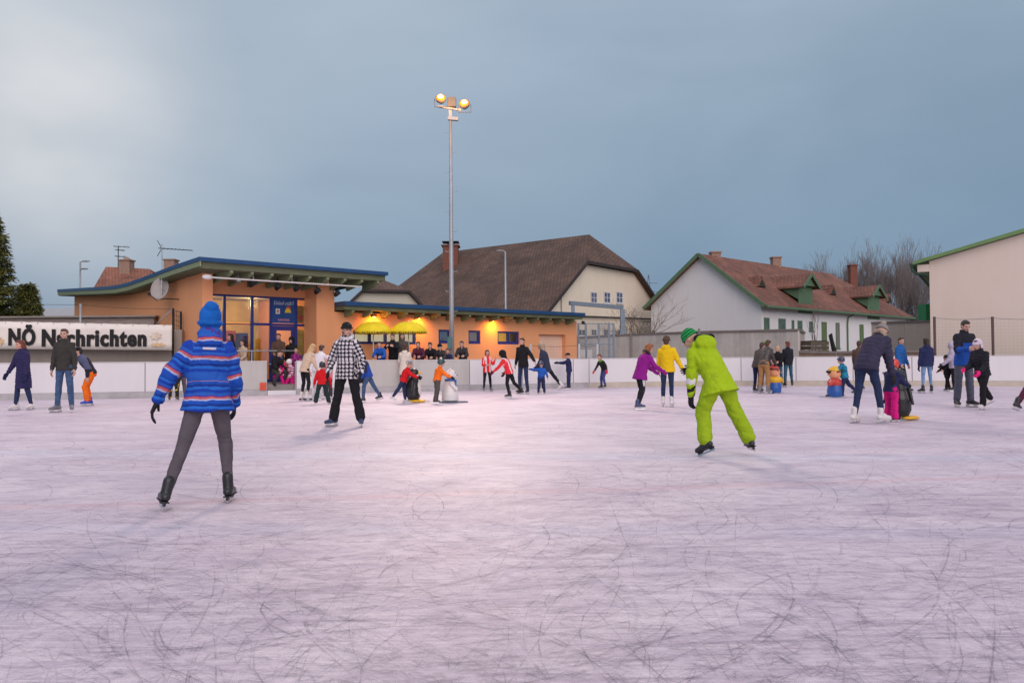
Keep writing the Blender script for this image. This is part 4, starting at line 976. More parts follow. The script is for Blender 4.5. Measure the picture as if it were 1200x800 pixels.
# windows
CURT = mat('curtain_yellow_glow', (0.80, 0.42, 0.02), 0.8, 0.15, 8, 0.1, stretch=(6, 1, .4), emit=((0.9, 0.40, 0.01), .9)); CURW = mat('curtain_white', (0.42, 0.42, 0.40), 0.8, 0.25, 8, 0.1, stretch=(6, 1, .4)); LITW = mat('room_glow_panel', (0.55, 0.45, 0.28), 0.8, 0.4, 2.5, 0, emit=((0.75, 0.55, 0.28), .8))  # yellow curtain and room panel glow by themselves, standing in for indoor light
for i, (h, nn, inner) in enumerate(zip(HO[:4], (4, 1, 1, 2), (LITW, CURW, CURW, CURT))):
    a0_, a1_, z0_, z1_ = h; f = MB(); t = .085
    f.wall(a0_+.004, a1_-.004, z0_+.004, z1_-.004, .04, .13, [(a0_+t+(a1_-a0_)*j/nn*1.0 if j else a0_+t, (a0_+(a1_-a0_)*(j+1)/nn-(t if j == nn-1 else t*.25)), z0_+(.13 if i else .1), z1_-t*.9) for j in range(nn)])
    wf = f.build('window', BLUE, bld)
    g = MB(); g.box((a0_+.02, .09, z0_+.02), (a1_-.02, .098, z1_-.02)); g.build('pane', GLASS, wf)
    g = MB(); g.box((a0_+.01, .150, z0_+.01), (a1_-.01, .165, z1_-.01)); g.build('curtain', inner, wf)
GD = mat('garage_door', (0.78, 0.52, 0.39), 0.6, 0.06, 3, 0.05); g = MB(); h = HO[-1]
g.box((h[0]+.004, .22, .0), (h[1]-.004, .27, h[3]-.004))
for j in range(5): g.box((h[0]+.02, .212, .05+j*.5), (h[1]-.02, .219, .48+j*.5))
g.build('garage_door', GD, bld, bevel=.006)
# wall lamps: small shaded fittings that wash the wall below the eaves
for px in (437, 489, 576):
    a, z = F(px, 367.5, 0); z = min(z, WT-.12)
    s_ = MB(); s_.box((a-.09, -.14, z-.02), (a+.09, -.004, z+.05)); s_.box((a-.05, -.20, z-.0), (a+.05, -.14, z+.04)); lf = s_.build('wall_lamp', BLACK, bld, bevel=.006)
    s_ = MB(); s_.ell((a, -.085, z-.035), (.06, .045, .02)); s_.build('bulb', emat('sodium_bulb', (1.0, .42, .05), 20), lf)
    ld = bpy.data.lights.new('wall_lamp_light', 'SPOT'); ld.energy = 85; ld.color = (1.0, .36, .025); ld.spot_size = R(150); ld.spot_blend = 1.0; ld.shadow_soft_size = .08
    lo = bpy.data.objects.new('wall_lamp_light', ld); link(lo); lo.parent = bld; lo.location = (a, -.42, z-.06); lo.rotation_euler = (R(36), 0, 0)
# floodlights and the pipe under the canopy
for px, py, sz in ((279, 330, .7), (295, 333, 1.3), (325, 337, 1.2), (347, 339, 1.1), (371, 342, 1.1), (394, 345, 1.1)):
    a, z = F(px, py, -.35); s_ = MB(); M = Matrix.Translation((a, -.35, z))@Matrix.Rotation(R(-28), 4, 'X')@Matrix.Scale(sz, 4)
    s_.loft([(M@Vector((0, .08, 0)), M.to_3x3()@Vector((.06, 0, 0)), M.to_3x3()@Vector((0, 0, .06))), (M@Vector((0, -.04, 0)), M.to_3x3()@Vector((.10, 0, 0)), M.to_3x3()@Vector((0, 0, .09))), (M@Vector((0, -.12, 0)), M.to_3x3()@Vector((.125, 0, 0)), M.to_3x3()@Vector((0, 0, .11)))], 4 if sz > 1 else 14)
    s_.tube([(a-.10*sz, -.35, z), (a-.10*sz, -.35, z+.16), (a+.10*sz, -.35, z+.16), (a+.10*sz, -.35, z)], .012, 6); s_.bar((a, -.35, z+.16), (a, -.35, z+.36), .03, .03)
    fl = s_.build('canopy_floodlight', BLACK if sz > 1 else GALV, bld)
    g = MB(); g.box((-.08, -.128, -.07), (.08, -.122, .07), M); g.build('lens', DARKG if sz > 1 else WHITEP, fl)
a0_, z0_ = F(248, 325, -.9); a1_, z1_ = F(424, 336, -.9); m_ = MB(); m_.tube([(a0_, -.9, z0_), (a1_, -.9, z1_)], .028, 8)
for t in (.25, .5, .75): m_.bar((a0_+(a1_-a0_)*t, -.9, z0_+(z1_-z0_)*t), (a0_+(a1_-a0_)*t, -.9, z0_+.3), .012, .012)
m_.build('pipe', WHITEP, bld)
m_ = MB(); a, z = F(243, 324.5, -.9); m_.ell((a, -.9, z), (.17, .10, .09)); m_.build('lamp', WHITEP, bld, True)
m_ = MB(); a, z = F(683, 376, -.3); m_.loft([((a, -.3, z), (.07, 0, 0), (0, .07, 0)), ((a, -.36, z-.16), (.11, 0, 0), (0, .11, 0))], 12); m_.build('corner_lamp', BLACK, bld)
# satellite dish, its bracket and the tall aerial on the side wall
bD, zD = FS(187, 338, -.55); dish = empty('satellite_dish', OR+u_*-.55+v_*bD+Vector((0, 0, zD)), ANG, 'pale satellite dish on an arm fixed to the orange side wall', 'satellite dish')
m_ = MB(); dn = Vector((-.75, -.6, .25)).normalized(); dx = dn.cross(Vector((0, 0, 1))).normalized(); dy = dx.cross(dn)
m_.loft([(dn*(-.14), dx*.04, dy*.05), (dn*(-.09), dx*.23, dy*.27), (dn*0, dx*.35, dy*.42), (dn*.012, dx*.34, dy*.41), (dn*(-.07), dx*.22, dy*.26), (dn*(-.115), dx*.03, dy*.04)], 24); m_.build('reflector', mat('dish_grey', (.36, .33, .31), .5, .08, 6, .03), dish, True)
m_ = MB(); m_.tube([dy*-.45+dn*.0, dy*-.40+dn*.50], .014, 6); m_.box((-.04, -.04, -.05), (.04, .04, .05), Matrix.Translation(dy*-.38+dn*.50)); m_.build('arm', BLACK, dish)
m_ = MB(); bb = FS(210, 348, 0)[0]; m_.tube([(0.0, 0.0, -.38), (0.1, (bb-bD), -.38)], .02, 6); m_.tube([(0.1, bb-bD, -.38), (.6, bb-bD, -.38)], .02, 6); m_.build('bracket', BLACK, dish)
bA, zA0 = FS(189.5, 350, -.5); zA1 = FS(189.5, 291, -.5)[1]
an = empty('tv_aerial', OR+u_*-.5+v_*bA+Vector((0, 0, 0)), ANG, 'tall yagi aerial mast beside the dish on the orange wall', 'aerial')
m_ = MB(); m_.tube([(0, 0, zA0), (0, 0, zA1+.15)], .022, 8); m_.tube([(0, 0, zA0+.3), (.52, 0, zA0+.3)], .015, 6); m_.build('mast', GALV, an)
m_ = MB(); e0 = Vector((0, 0, zA1)); e1 = e0+Vector((.85, -.55, -.06)); m_.tube([e0-Vector((.1, -.06, 0)), e1], .014, 6)
for t in np.linspace(0, 1, 9): c = e0.lerp(e1, t); m_.tube([c-Vector((.12, .18, 0))*(1.1-.4*t), c+Vector((.12, .18, 0))*(1.1-.4*t)], .008, 5)
for t in (-1, 1): m_.tube([e0, e0+Vector((-.12, .1, .28*t))], .012, 5)
m_.build('antenna', BLACK, an)

# ---- terrace between the boards and the building
TERR = mat('terrace_slabs', (0.24, 0.225, 0.21), 0.9, 0.2, 2, 0.3)
tp = [BAT(arc_at_px(px))+Vector((0, .12, 0)) for px in (225, 260, 300, 330, 370, 420, 470, 520, 570, 620, 680)]
bk = [OR+u_*(aEnd+1)+v_*(-.03), OR+u_*a37+v_*(-.03), OR+u_*a37+v_*(REC+.03), OR+u_*.3+v_*(REC+.03), OR+u_*.3+v_*(-.03), OR+u_*(-1.0)+v_*(-.03)]
m_ = MB(); m_.prism([(p_.x, p_.y, -.05) for p_ in tp+bk], (0, 0, TZ+.05)); tag(m_.build('terrace', TERR), kind='structure')
# handrail on the terrace behind the boards
hr = empty('handrail', (0, 0, 0), 0, 'silver tubular handrail left of the rink gate in front of the glazed entrance', 'handrail')
P1, P2 = hY(243, 411, 25.0), hY(348, 411, 26.6); m_ = MB(); m_.tube([P1, P2], .025, 10); m_.tube([P1-Vector((0, 0, .45)), P2-Vector((0, 0, .45))], .018, 8); m_.build('rail', GALV, hr, True)
for t in (0.0, .48, 1.0): c = P1.lerp(P2, t); m_ = MB(); m_.tube([(c.x, c.y, TZ), (c.x, c.y, c.z)], .022, 8); m_.build('post', GALV, hr, True)
# ================================================================== UMBRELLAS
UY = mat('umbrella_yellow', (0.95, 0.72, 0.025), 0.7, 0.12, 5, 0.15); UTX = mat('umbrella_print', (0.10, 0.06, 0.03), 0.7, .1, 5, 0)
def umbrella(px, Y, label, txts):
    c = hY(px, 419, Y); r = 21.5*Y/FPX; zt = hY(px, 376.8, Y).z; zr = hY(px, 387.6, Y).z
    root = empty('parasol', (c.x, c.y, TZ), 0, label, 'parasol', 'yellow parasols by the orange wall')
    H_ = zt-TZ; Hr = zr-TZ; mb = MB(); ns = 8; prof = [(0, 1.0), (.2, .985), (.4, .92), (.6, .79), (.8, .53), (.93, .25), (1.0, 0.0)]
    vs_ = []; fs = []; sub = 4; n = ns*sub
    for f, hgt in prof:
        for k in range(n):
            a = 2*math.pi*(k/n)+.2; seam = 1-.035*f*abs(math.cos(math.pi*(k % sub)/sub)-0) if False else 1-(.022*f*math.sin(math.pi*(k % sub)/sub))
            vs_.append((r*f*seam*math.cos(a), r*f*seam*math.sin(a), Hr+(H_-Hr)*hgt))
    for i in range(len(prof)-1):
        for k in range(n): fs.append((i*n+k, i*n+(k+1) % n, (i+1)*n+(k+1) % n, (i+1)*n+k))
    b0 = (len(prof)-1)*n; base = len(vs_)
    for k in range(n):
        x, y, z = vs_[b0+k]; vs_.append((x*1.01, y*1.01, z-.11-.006*math.sin(k*2.1)))
    for k in range(n): fs.append((b0+k, b0+(k+1) % n, base+(k+1) % n, base+k))
    mb.add(vs_, fs); o = mb.build('canopy', UY, root, True)
    so_ = o.modifiers.new('thick', 'SOLIDIFY'); so_.thickness = .006
    for k in range(ns):
        a = 2*math.pi*(k/ns)+.2; m2 = MB(); m2.tube([(0, 0, H_-.10), (r*.5*math.cos(a), r*.5*math.sin(a), Hr+(H_-Hr)*.74), (r*.97*math.cos(a), r*.97*math.sin(a), Hr)], .006, 5); m2.build('rib', GALV, root)
    m2 = MB(); m2.tube([(0, 0, .02), (0, 0, H_+.04)], .022, 10); m2.build('pole', WHITEP, root, True)
    m2 = MB(); m2.loft([((0, 0, 0.0), (.26, 0, 0), (0, .26, 0)), ((0, 0, .05), (.26, 0, 0), (0, .26, 0)), ((0, 0, .08), (.08, 0, 0), (0, .08, 0))], 20); m2.build('base', TERR, root)
    for ang, tx in txts:
        # letters run along the valance, each one turned to the cloth
        tot = len(tx)*.088
        for i, ch in enumerate(tx):
            if ch == ' ': continue
            a = R(ang)+((i+.5)*.088-tot/2)/r
            rad = r*1.022; M = Matrix.Translation((rad*math.cos(a), rad*math.sin(a), Hr-.115))@Matrix.Rotation(a+math.pi/2, 4, 'Z')@MF@Matrix.Translation((-.03, 0, 0))
            textobj('letter', ch, .105, UTX, root, M, xs=.85, bold=.001)
umbrella(437.5, 29.2, 'yellow parasol partly hidden behind the man in the checked jacket', ((-90, 'PETERSA'), (-50, 'HOTEL'), (-140, 'HOTEL')))
umbrella(479.0, 29.6, 'yellow parasol to the right of the other one, fully in view', ((-90, 'METERSA'), (-48, 'PETERSA'), (-138, 'HOTEL')))

# ================================================================== FLOODLIGHT POLE
POLEM = mat('pole_grey', (0.40, 0.42, 0.44), 0.45, 0.10, 3, 0.05, metal=0.4)
Yp = 30.0; pb = hY(529.5, 412, Yp); pt = hY(528, 130, Yp); ptop = pt.z
pole = empty('floodlight_mast', (pb.x, pb.y, 0.0), 0, 'tall grey steel mast with two glowing orange floodlights', 'floodlight mast')
m_ = MB(); m_.loft([((0, 0, -.05), (.10, 0, 0), (0, .10, 0)), ((0, 0, 3.5), (.092, 0, 0), (0, .092, 0)), ((0, 0, 7), (.075, 0, 0), (0, .075, 0)), ((0, 0, ptop+.1), (.055, 0, 0), (0, .055, 0))], 14); m_.build('shaft', POLEM, pole, True)
m_ = MB()
z = 3.0; k = 0
while z < ptop-.4: s_ = -1 if k % 2 else 1; m_ = MB(); m_.tube([(0, 0, z), (s_*.22, 0, z), (s_*.22, 0, z+.06)], .011, 5); m_.build('climbing_peg', POLEM, pole); z += .78; k += 1
m_ = MB(); m_.bar((-.50, -.06, ptop+.16), (.42, -.06, ptop-.0), .07, .07); m_.bar((0, 0, ptop-.25), (0, 0, ptop+.12), .12, .12); m_.bar((-.1, 0, ptop-.30), (.3, 0, ptop-.34), .16, .12); m_.build('crossbar', POLEM, pole)
SOD = emat('floodlight_glow', (1.0, .17, .012), 2.2); SODC = emat('floodlight_core', (1.0, .52, .16), 5); HOUS = mat('housing', (.20, .20, .21), .5, .1, 6, .05)
for dx, dz_ in ((-.36, .42), (.56, .20)):
    c = Vector((dx, -.16, ptop+dz_)); M = Matrix.Translation(c)@Matrix.Rotation(R(-18), 4, 'X'); s_ = MB()
    s_.loft([(M@Vector((0, .20, 0)), M.to_3x3()@Vector((.10, 0, 0)), M.to_3x3()@Vector((0, 0, .10))), (M@Vector((0, .05, 0)), M.to_3x3()@Vector((.20, 0, 0)), M.to_3x3()@Vector((0, 0, .18))), (M@Vector((0, -.08, 0)), M.to_3x3()@Vector((.205, 0, 0)), M.to_3x3()@Vector((0, 0, .18)))], 16)
    s_.tube([c+Vector((-.25, 0, 0)), c+Vector((-.25, .05, -.30)), c+Vector((.25, .05, -.30)), c+Vector((.25, 0, 0))], .016, 6)
    h = s_.build('floodlight', HOUS, pole, True)
    g = MB(); g.loft([(M@Vector((0, -.083, 0)), M.to_3x3()@Vector((.18, 0, 0)), M.to_3x3()@Vector((0, 0, .16))), (M@Vector((0, -.12, 0)), M.to_3x3()@Vector((.13, 0, 0)), M.to_3x3()@Vector((0, 0, .11)))], 20); g.build('lens', SOD, h, True); g = MB(); g.ell(M@Vector((0, -.128, 0)), (.115, .02, .10)); g.build('lamp_core', SODC, h, True)
    ld = bpy.data.lights.new('spill', 'POINT'); ld.energy = 14; ld.color = (1.0, .42, .08); ld.shadow_soft_size = .1; lo = bpy.data.objects.new('spill_light', ld); link(lo); lo.parent = pole; lo.location = c+Vector((-.15 if dx > 0 else .15, -.42, -.12))
    ld = bpy.data.lights.new('flood', 'SPOT'); ld.energy = 2900; ld.color = (1.0, .74, .60); ld.spot_size = R(128); ld.spot_blend = 1.0; ld.shadow_soft_size = .8
    lo = bpy.data.objects.new('flood_light', ld); link(lo); lo.parent = pole; lo.location = c+Vector((0, -.45, -.02)); lo.rotation_euler = (R(-68), 0, R(-12 if dx < 0 else 14))
m_ = MB(); m_.box((-.12, -.10, ptop+.14), (.22, .16, ptop+.52)); m_.build('gear_box', HOUS, pole, bevel=.02)
m_ = MB(); m_.box((-.16, -.17, 1.55), (.02, -.10, 2.0)); m_.build('switch_box', mat('box_green', (.10, .2, .2), .5, .1, 5, 0), pole, bevel=.01)

# thin pale pole behind the low wing
q = hY(593, 419, 44); zt = hY(592, 294, 44).z
sl = empty('street_lamp', (q.x, q.y, -.05), 0, 'thin pale lamp pole rising before the big barn roof behind the low orange wing', 'street lamp')
m_ = MB(); m_.tube([(0, 0, 0), (0, 0, zt)], [.07, .05], 10); m_.build('pole', POLEM, sl, True)
m_ = MB(); m_.tube([(0, 0, zt), (-.12, 0, zt+.04), (-.42, 0, zt+.07)], .03, 6); m_.ell((-.32, 0, zt+.06), (.22, .08, .04)); m_.build('lamp_head', POLEM, sl, True)
q = hY(93.5, 419, 42); zt = hY(93.5, 306, 42).z
sl = empty('street_lamp', (q.x, q.y, -.05), 0, 'small double headed street lamp standing behind the left end of the orange building', 'street lamp')
m_ = MB(); m_.tube([(0, 0, 0), (0, 0, zt)], [.06, .045], 10); m_.build('pole', GALV, sl, True)
for dz_, ln in ((0.0, .42), (-.42, .30)):
    m_ = MB(); m_.tube([(0, 0, zt+dz_), (ln*.4, 0, zt+dz_+.03)], .025, 6); m_.ell((ln*.75, 0, zt+dz_+.05), (.22, .10, .05)); m_.build('lamp_head', GALV, sl, True)

# ================================================================== LEFT: BANNER, WALL, FENCE, SHED, TREE
CONC = wallmat('grey_concrete', (0.64, 0.59, 0.55), dirt=(0.35, 0.33, 0.32), amount=.7)
CONCD = wallmat('dark_concrete', (0.33, 0.29, 0.26), dirt=(0.5, 0.48, 0.45), amount=.5)
def vwall(name, Pa, Pb, z0, za, zb, th, m, parent=None):
    """upright slab from Pa to Pb with its top going from za to zb"""
    Pa, Pb = Vector((Pa[0], Pa[1], 0)), Vector((Pb[0], Pb[1], 0)); t = (Pb-Pa).normalized(); n_ = Vector((-t.y, t.x, 0))
    m_ = MB(); m_.prism([Pa+Vector((0, 0, z0)), Pb+Vector((0, 0, z0)), Pb+Vector((0, 0, zb)), Pa+Vector((0, 0, za))], n_*th); return m_.build(name, m, parent)
def label_wall(o, label, cat='wall'): return tag(o, label, cat)
a, b = hY(-60, 378, 25.6), hY(213, 378, 26.4)
label_wall(vwall('retaining_wall', a, b, -.05, hY(-60, 386, 25.6).z, hY(213, 386, 26.4).z, .25, CONCD), 'dark stained concrete wall under and behind the long banner')
BAN = mat('banner_cloth', (0.82, 0.76, 0.70), 0.6, 0.07, 1.2, 0.05, bscale=3.0, stretch=(1, 1, 1)); BTX = mat('banner_black', (0.016, 0.015, 0.016), 0.6, .1, 5, 0)
Pa = hY(-60, 419, 25.2); Pb = hY(201.5, 419, 25.9); tdir = Vector((Pb.x-Pa.x, Pb.y-Pa.y, 0)); bl_ = tdir.length; bang = math.atan2(tdir.y, tdir.x)
ban = empty('banner', (Pa.x, Pa.y, 0), bang, 'long cream banner with heavy black lettering hung above the left boards', 'banner')
def BNP(px, py): x, z, _ = hv(px, py, Pa, bang); return x, z
nseg = 60; vs_ = []; fs = []
for i in range(nseg+1):
    x = bl_*i/nseg; px = -60+261.5*i/nseg
    zt = BNP(px, 376.6+(4.2*(px)/200))[1]; zb2 = BNP(px, 408.8+1.4*px/200)[1]
    zt += .006*math.sin(i*1.7); sagg = .004*math.sin(i*.9)
    for j in range(5): vs_.append((x, -.01+.003*math.sin(i*.8+j*1.3), zb2+sagg*.3+(zt-zb2)*j/4))
for i in range(nseg):
    for j in range(4): fs.append((i*5+j, (i+1)*5+j, (i+1)*5+j+1, i*5+j+1))
m_ = MB(); m_.add(vs_, fs); o = m_.build('cloth', BAN, ban, True); o.modifiers.new('t', 'SOLIDIFY').thickness = .004
for tx, x0p, x1p, yb_, cap in (("NÖ", 10.5, 42.5, 403.8, 18.5), ("Nachrichten", 49.5, 172.5, 405.0, 18.5)):
    x0, zb2 = BNP(x0p, yb_); x1, zt2 = BNP(x1p, yb_); _, zc = BNP((x0p+x1p)/2, yb_-cap); _, zcb = BNP((x0p+x1p)/2, yb_)
    size = (zc-zcb)/.69; t_ = textobj('lettering', tx, size, BTX, ban, Matrix.Identity(4), bold=size*.034, ext=.002)
    bm_ = bmesh.new(); bm_.from_mesh(t_.data); _g = bm_.verts[:]+bm_.edges[:]+bm_.faces[:]
    for dxx, dzz in ((size*.028, -.0012), (-size*.028, -.0024)):
        dd = bmesh.ops.duplicate(bm_, geom=_g)['geom']; bmesh.ops.translate(bm_, verts=[e for e in dd if isinstance(e, bmesh.types.BMVert)], vec=(dxx, 0, dzz))
    bm_.to_mesh(t_.data); bm_.free()
    xs_ = [v.co.x for v in t_.data.vertices]; w0, w1 = min(xs_), max(xs_); sx = (x1-x0)/(w1-w0)
    t_.data.transform(Matrix.Translation((x0, -.052, zb2))@Matrix.Rotation(math.atan2(zt2-zb2, x1-x0)*-1, 4, 'Y')@MF@Matrix.Diagonal((sx, 1, 1, 1))@Matrix.Translation((-w0, 0, 0)))
EMB = mat('banner_emblem', (0.74, 0.52, 0.30), .6, .35, 6, 0)
def starburst(cx, cy, rx, rz, ptsn, m):
    x, z = BNP(cx, cy); m_ = MB(); m_.prism([(x+rx*(1 if k % 2 else .62)*math.cos(math.pi*k/ptsn), -.055, z+rz*(1 if k % 2 else .62)*math.sin(math.pi*k/ptsn)) for k in range(2*ptsn)], (0, .004, 0)); m_.build('emblem', m, ban)
starburst(186, 404, .28, .08, 9, EMB); starburst(183, 393.5, .22, .16, 7, mat('banner_emblem_pale', (.76, .64, .52), .6, .2, 6, 0)); starburst(0, 400, .17, .16, 8, EMB)
m_ = MB()
for i in range(14): x = bl_*(i+.5)/14; z = BNP(-60+261.5*(i+.5)/14, 377.8+4.2*(-60+261.5*(i+.5)/14)/200)[1]; m_.tube([(x, -.06, z-.01), (x, .06, z+.07)], .006, 5)
m_.build('ties', BLACK, ban)
# fence behind the banner
fc = empty('wire_fence', (0, 0, 0), 0, 'steel post and wire fence behind the long banner, braced at its right end', 'fence')
NET = None
for px, top_ in ((95, 356), (203.5, 361), (-20, 352)):
    c = hY(px, 419, 26.0+.4*px/200); m_ = MB(); m_.tube([(c.x, c.y-.05, 0), (c.x, c.y-.05, hY(px, top_, c.y).z)], .038, 8); m_.build('post', GALV if px < 150 else BLACK, fc, True)
c = hY(212, 419, 26.6); m_ = MB(); m_.tube([(c.x, c.y, 0), (c.x, c.y, hY(212, 365, c.y).z)], .035, 8); m_.build('post', BLACK, fc, True)
m_ = MB(); A_, B_ = hY(203.5, 361, 26.35), hY(184, 379, 26.3); m_.tube([A_, B_], .02, 6); m_.build('brace', GALV, fc)
m_ = MB(); prev = None
for (p0, p1) in (((-20, 352), (95, 357)), ((95, 357), (203.5, 362))):
    A_, B_ = hY(*p0, 26.0+.4*p0[0]/200), hY(*p1, 26.0+.4*p1[0]/200); m_.tube([A_.lerp(B_, t)-Vector((0, 0, .05*math.sin(math.pi*t))) for t in np.linspace(0, 1, 7)], .006, 4)
m_.build('wire', BLACK, fc)
m_ = MB()
for i in range(9):
    t = i/8; A_ = hY(203.5, 363+47*t, 26.4); B_ = hY(212, 366+44*t, 26.6); m_.tube([A_, B_], .006, 4)
for i in range(4): t = (i+.5)/4; A_ = hY(203.5+8.5*t, 363.5, 26.5); m_.tube([A_, (A_.x, A_.y, .4)], .006, 4)
m_.build('mesh_panel', BLACK, fc)
# flat roofed shed above the banner
sh = empty('shed', hY(60, 419, 29)*Vector((1, 1, 0)) if False else (0, 0, 0), 0, 'low grey timber shed with a flat dark roof behind the banner', 'shed')
TIM = mat('grey_timber', (0.32, 0.27, 0.25), .85, .3, 2.5, .3, stretch=(1, 1, 8))
a, b = hY(-80, 378, 28.2), hY(180.5, 378, 28.6); za, zb2 = hY(-80, 373.5, 28.2).z, hY(180.5, 371.5, 28.6).z
vwall('wall', a, b, -.05, za, zb2, 1.8, TIM, sh)
m_ = MB(); m_.prism([(a.x-.1, a.y-.15, za+.005), (b.x+.12, b.y-.15, zb2+.005), (b.x+.12, b.y+1.9, zb2+.005), (a.x-.1, a.y+1.9, za+.005)], (0, 0, .06)); m_.build('roof', CONCD, sh)
# pale hall far left
PALE = wallmat('pale_render', (0.42, 0.43, 0.42), amount=.25)
fh = empty('hall', (0, 0, 0), 0, 'long low pale grey hall roof between the conifer and the orange building', 'building')
a, b = hY(-60, 400, 62), hY(100, 400, 62); z = hY(60, 357, 62).z
m_ = MB(); m_.box((a.x, 62, -.05), (b.x, 72, z-1.2)); m_.build('wall', PALE, fh)
m_ = MB(); m_.prism([(a.x-.3, 61.6, z-1.2), (a.x-.3, 66, z), (a.x-.3, 72.3, z-.9), (a.x-.3, 72.3, z-1.2)], (b.x-a.x+.6, 0, 0)); ruvm = m_.build('roof', mat('pale_sheet', (.36, .37, .38), .6, .1, 1, .2, stretch=(6, .3, 1)), fh)

# conifer
def conifer(px, Y, top_py, R_, label, seed):
    r_ = random.Random(seed); c = hY(px, 419, Y); Ht = hY(px, top_py, Y).z
    root = empty('conifer', (c.x, c.y, -.05), 0, label, 'tree')
    m_ = MB(); m_.tube([(0, 0, 0), (.03, 0, Ht*.5), (0, 0, Ht*.97)], [.16, .10, .02], 10); m_.build('trunk', mat('bark_brown', (.07, .05, .04), .9, .3, 8, .5), root)
    vs_, fs, at = [], [], []
    bm_ = MB()
    nbr = 360
    for k in range(nbr):
        h = Ht*(.06+.93*(k/nbr)**.92); prof = (1-(h/Ht))**.72; ln = R_*prof*r_.uniform(.72, 1.12)+.12; a = k*2.39996+r_.uniform(-.4, .4)
        dr = r_.uniform(-.05, .35); p0 = Vector((0, 0, h)); shade = r_.uniform(0, 1)
        if k % 2 == 0: bm_.tube([p0, p0+Vector((math.cos(a), math.sin(a), dr*.5))*ln*.8], [.018, .005], 4)
        ns = int(8+ln*16)
        for i in range(ns):
            t = (i+.6)/ns; q = p0+Vector((math.cos(a)*ln*t, math.sin(a)*ln*t, dr*ln*t-.18*ln*t*t+.06*math.sin(t*9)))
            for j in range(5):
                az = a+r_.gauss(0, .85); L_ = r_.uniform(.13, .30)*(1.1-.35*t); el = r_.uniform(-.55, .45)
                d = Vector((math.cos(az)*math.cos(el), math.sin(az)*math.cos(el), math.sin(el))); s_ = d.cross(Vector((r_.gauss(0, .5), r_.gauss(0, .5), 1))).normalized()*r_.uniform(.018, .036)
                o_ = q+Vector((r_.gauss(0, .05), r_.gauss(0, .05), r_.gauss(0, .05))); b0 = len(vs_); e = o_+d*L_-Vector((0, 0, L_*.15))
                vs_ += [o_-s_*.5, o_+d*L_*.5-s_, e, o_+d*L_*.5+s_]; fs.append((b0, b0+1, b0+2, b0+3)); cc = min(1, max(0, shade*.6+r_.uniform(0, .4))); at += [cc]*4
    bm_.build('limbs', MATS['bark_brown'], root)
    me = bpy.data.meshes.new('crown'); me.from_pydata(vs_, [], fs); A = me.attributes.new('lf', 'FLOAT', 'POINT'); A.data.foreach_set('value', at)
    m, t, b = nmat('conifer_leaf') if 'conifer_leaf' not in MATS else (MATS['conifer_leaf'], None, None)
    if t:
        n = t.nodes; l = t.links; x = n.new('ShaderNodeAttribute'); x.attribute_name = 'lf'; rr = n.new('ShaderNodeValToRGB'); rr.color_ramp.elements[0].color = (.022, .055, .020, 1); rr.color_ramp.elements[1].color = (.26, .25, .06, 1)
        l.new(x.outputs['Fac'], rr.inputs[0]); l.new(rr.outputs[0], b.inputs['Base Color']); b.inputs['Roughness'].default_value = .7; MATS['conifer_leaf'] = m
    me.materials.append(m); o = link(bpy.data.objects.new('crown', me)); o.parent = root
conifer(-13, 32, 246, 1.72, 'tall dark green conifer at the left edge behind the banner', 3)
conifer(32, 32.8, 333, 1.0, 'small young conifer beside the tall one behind the banner', 5)

# ================================================================== HOUSES BEHIND
def P3(px, py, Pn, ang): return hv(px, py, Pn, ang)[2]
def slab(poly, th):   # polygon given thickness against its normal
    poly = [Vector(p) for p in poly]; n_ = (poly[1]-poly[0]).cross(poly[2]-poly[0]).normalized()
    if n_.z < 0: n_ = -n_
    return poly, -n_*th
BRK = mat('chimney_brick', (0.21, 0.088, 0.062), .9, .25, 9, .5); BRKP = mat('chimney_pale', (0.34, 0.22, 0.17), .9, .2, 9, .4)
def chimney(root, c, w_, h0, h1, m, cap=True, nm='chimney'):
    m_ = MB(); m_.box((c.x-w_/2, c.y-w_/2, h0), (c.x+w_/2, c.y+w_/2, h1)); m_.box((c.x-w_*.6, c.y-w_*.6, h1+.002), (c.x+w_*.6, c.y+w_*.6, h1+.10))
    o = m_.build(nm, m, root); 
    if cap: m_ = MB(); m_.box((c.x-w_*.22, c.y-w_*.22, h1+.102), (c.x+w_*.22, c.y+w_*.22, h1+.32)); m_.box((c.x-w_*.55, c.y-w_*.55, h1+.33), (c.x+w_*.55, c.y+w_*.55, h1+.37)); m_.build('chimney_cap', BLACK, o)
    return o
# ---- big barn with a half-hipped roof
CREAM = wallmat('cream_render', (0.80, 0.72, 0.58), amount=.22); BROWNR = roofmat('brown_tiles', (0.112, 0.068, 0.050), (0.150, 0.094, 0.070), .28)
barn = empty('barn', (0, 0, 0), 0, 'big cream gabled house with a broad dark brown half-hipped roof behind the orange wing', 'house')
gA = math.atan2(1.3, 1.0); Pg = Vector((114/900*52, 52, 0)); gdir = Vector((math.cos(gA), math.sin(gA), 0)); rdir = Vector((-math.sin(gA), math.cos(gA), 0))
G = lambda px, py: P3(px, py, Pg, gA)
apex = G(714, 271); Lr = G(638, 362); Rr = G(766, 352); hl_, hr_ = G(683, 308.5), G(742, 313.5)
sl_L = (Lr-hl_); sl_L_end = hl_+sl_L*1.25; 
ridge_near = hv(703, 281, Vector((apex.x, apex.y, 0)), gA+math.pi/2)[2]
dn_ = (ridge_near-Vector((apex.x, apex.y, ridge_near.z))).dot(rdir); rz_ = apex.z
ridge_near = Vector((apex.x, apex.y, 0))+rdir*max(1.6, dn_)+Vector((0, 0, rz_-.05))
bd, bz, ridge_far = hv(520, 302, Vector((apex.x, apex.y, 0)), gA+math.pi/2); LB = (ridge_far-apex).dot(rdir)
print('barn length', LB, 'apex', apex, 'near', dn_)
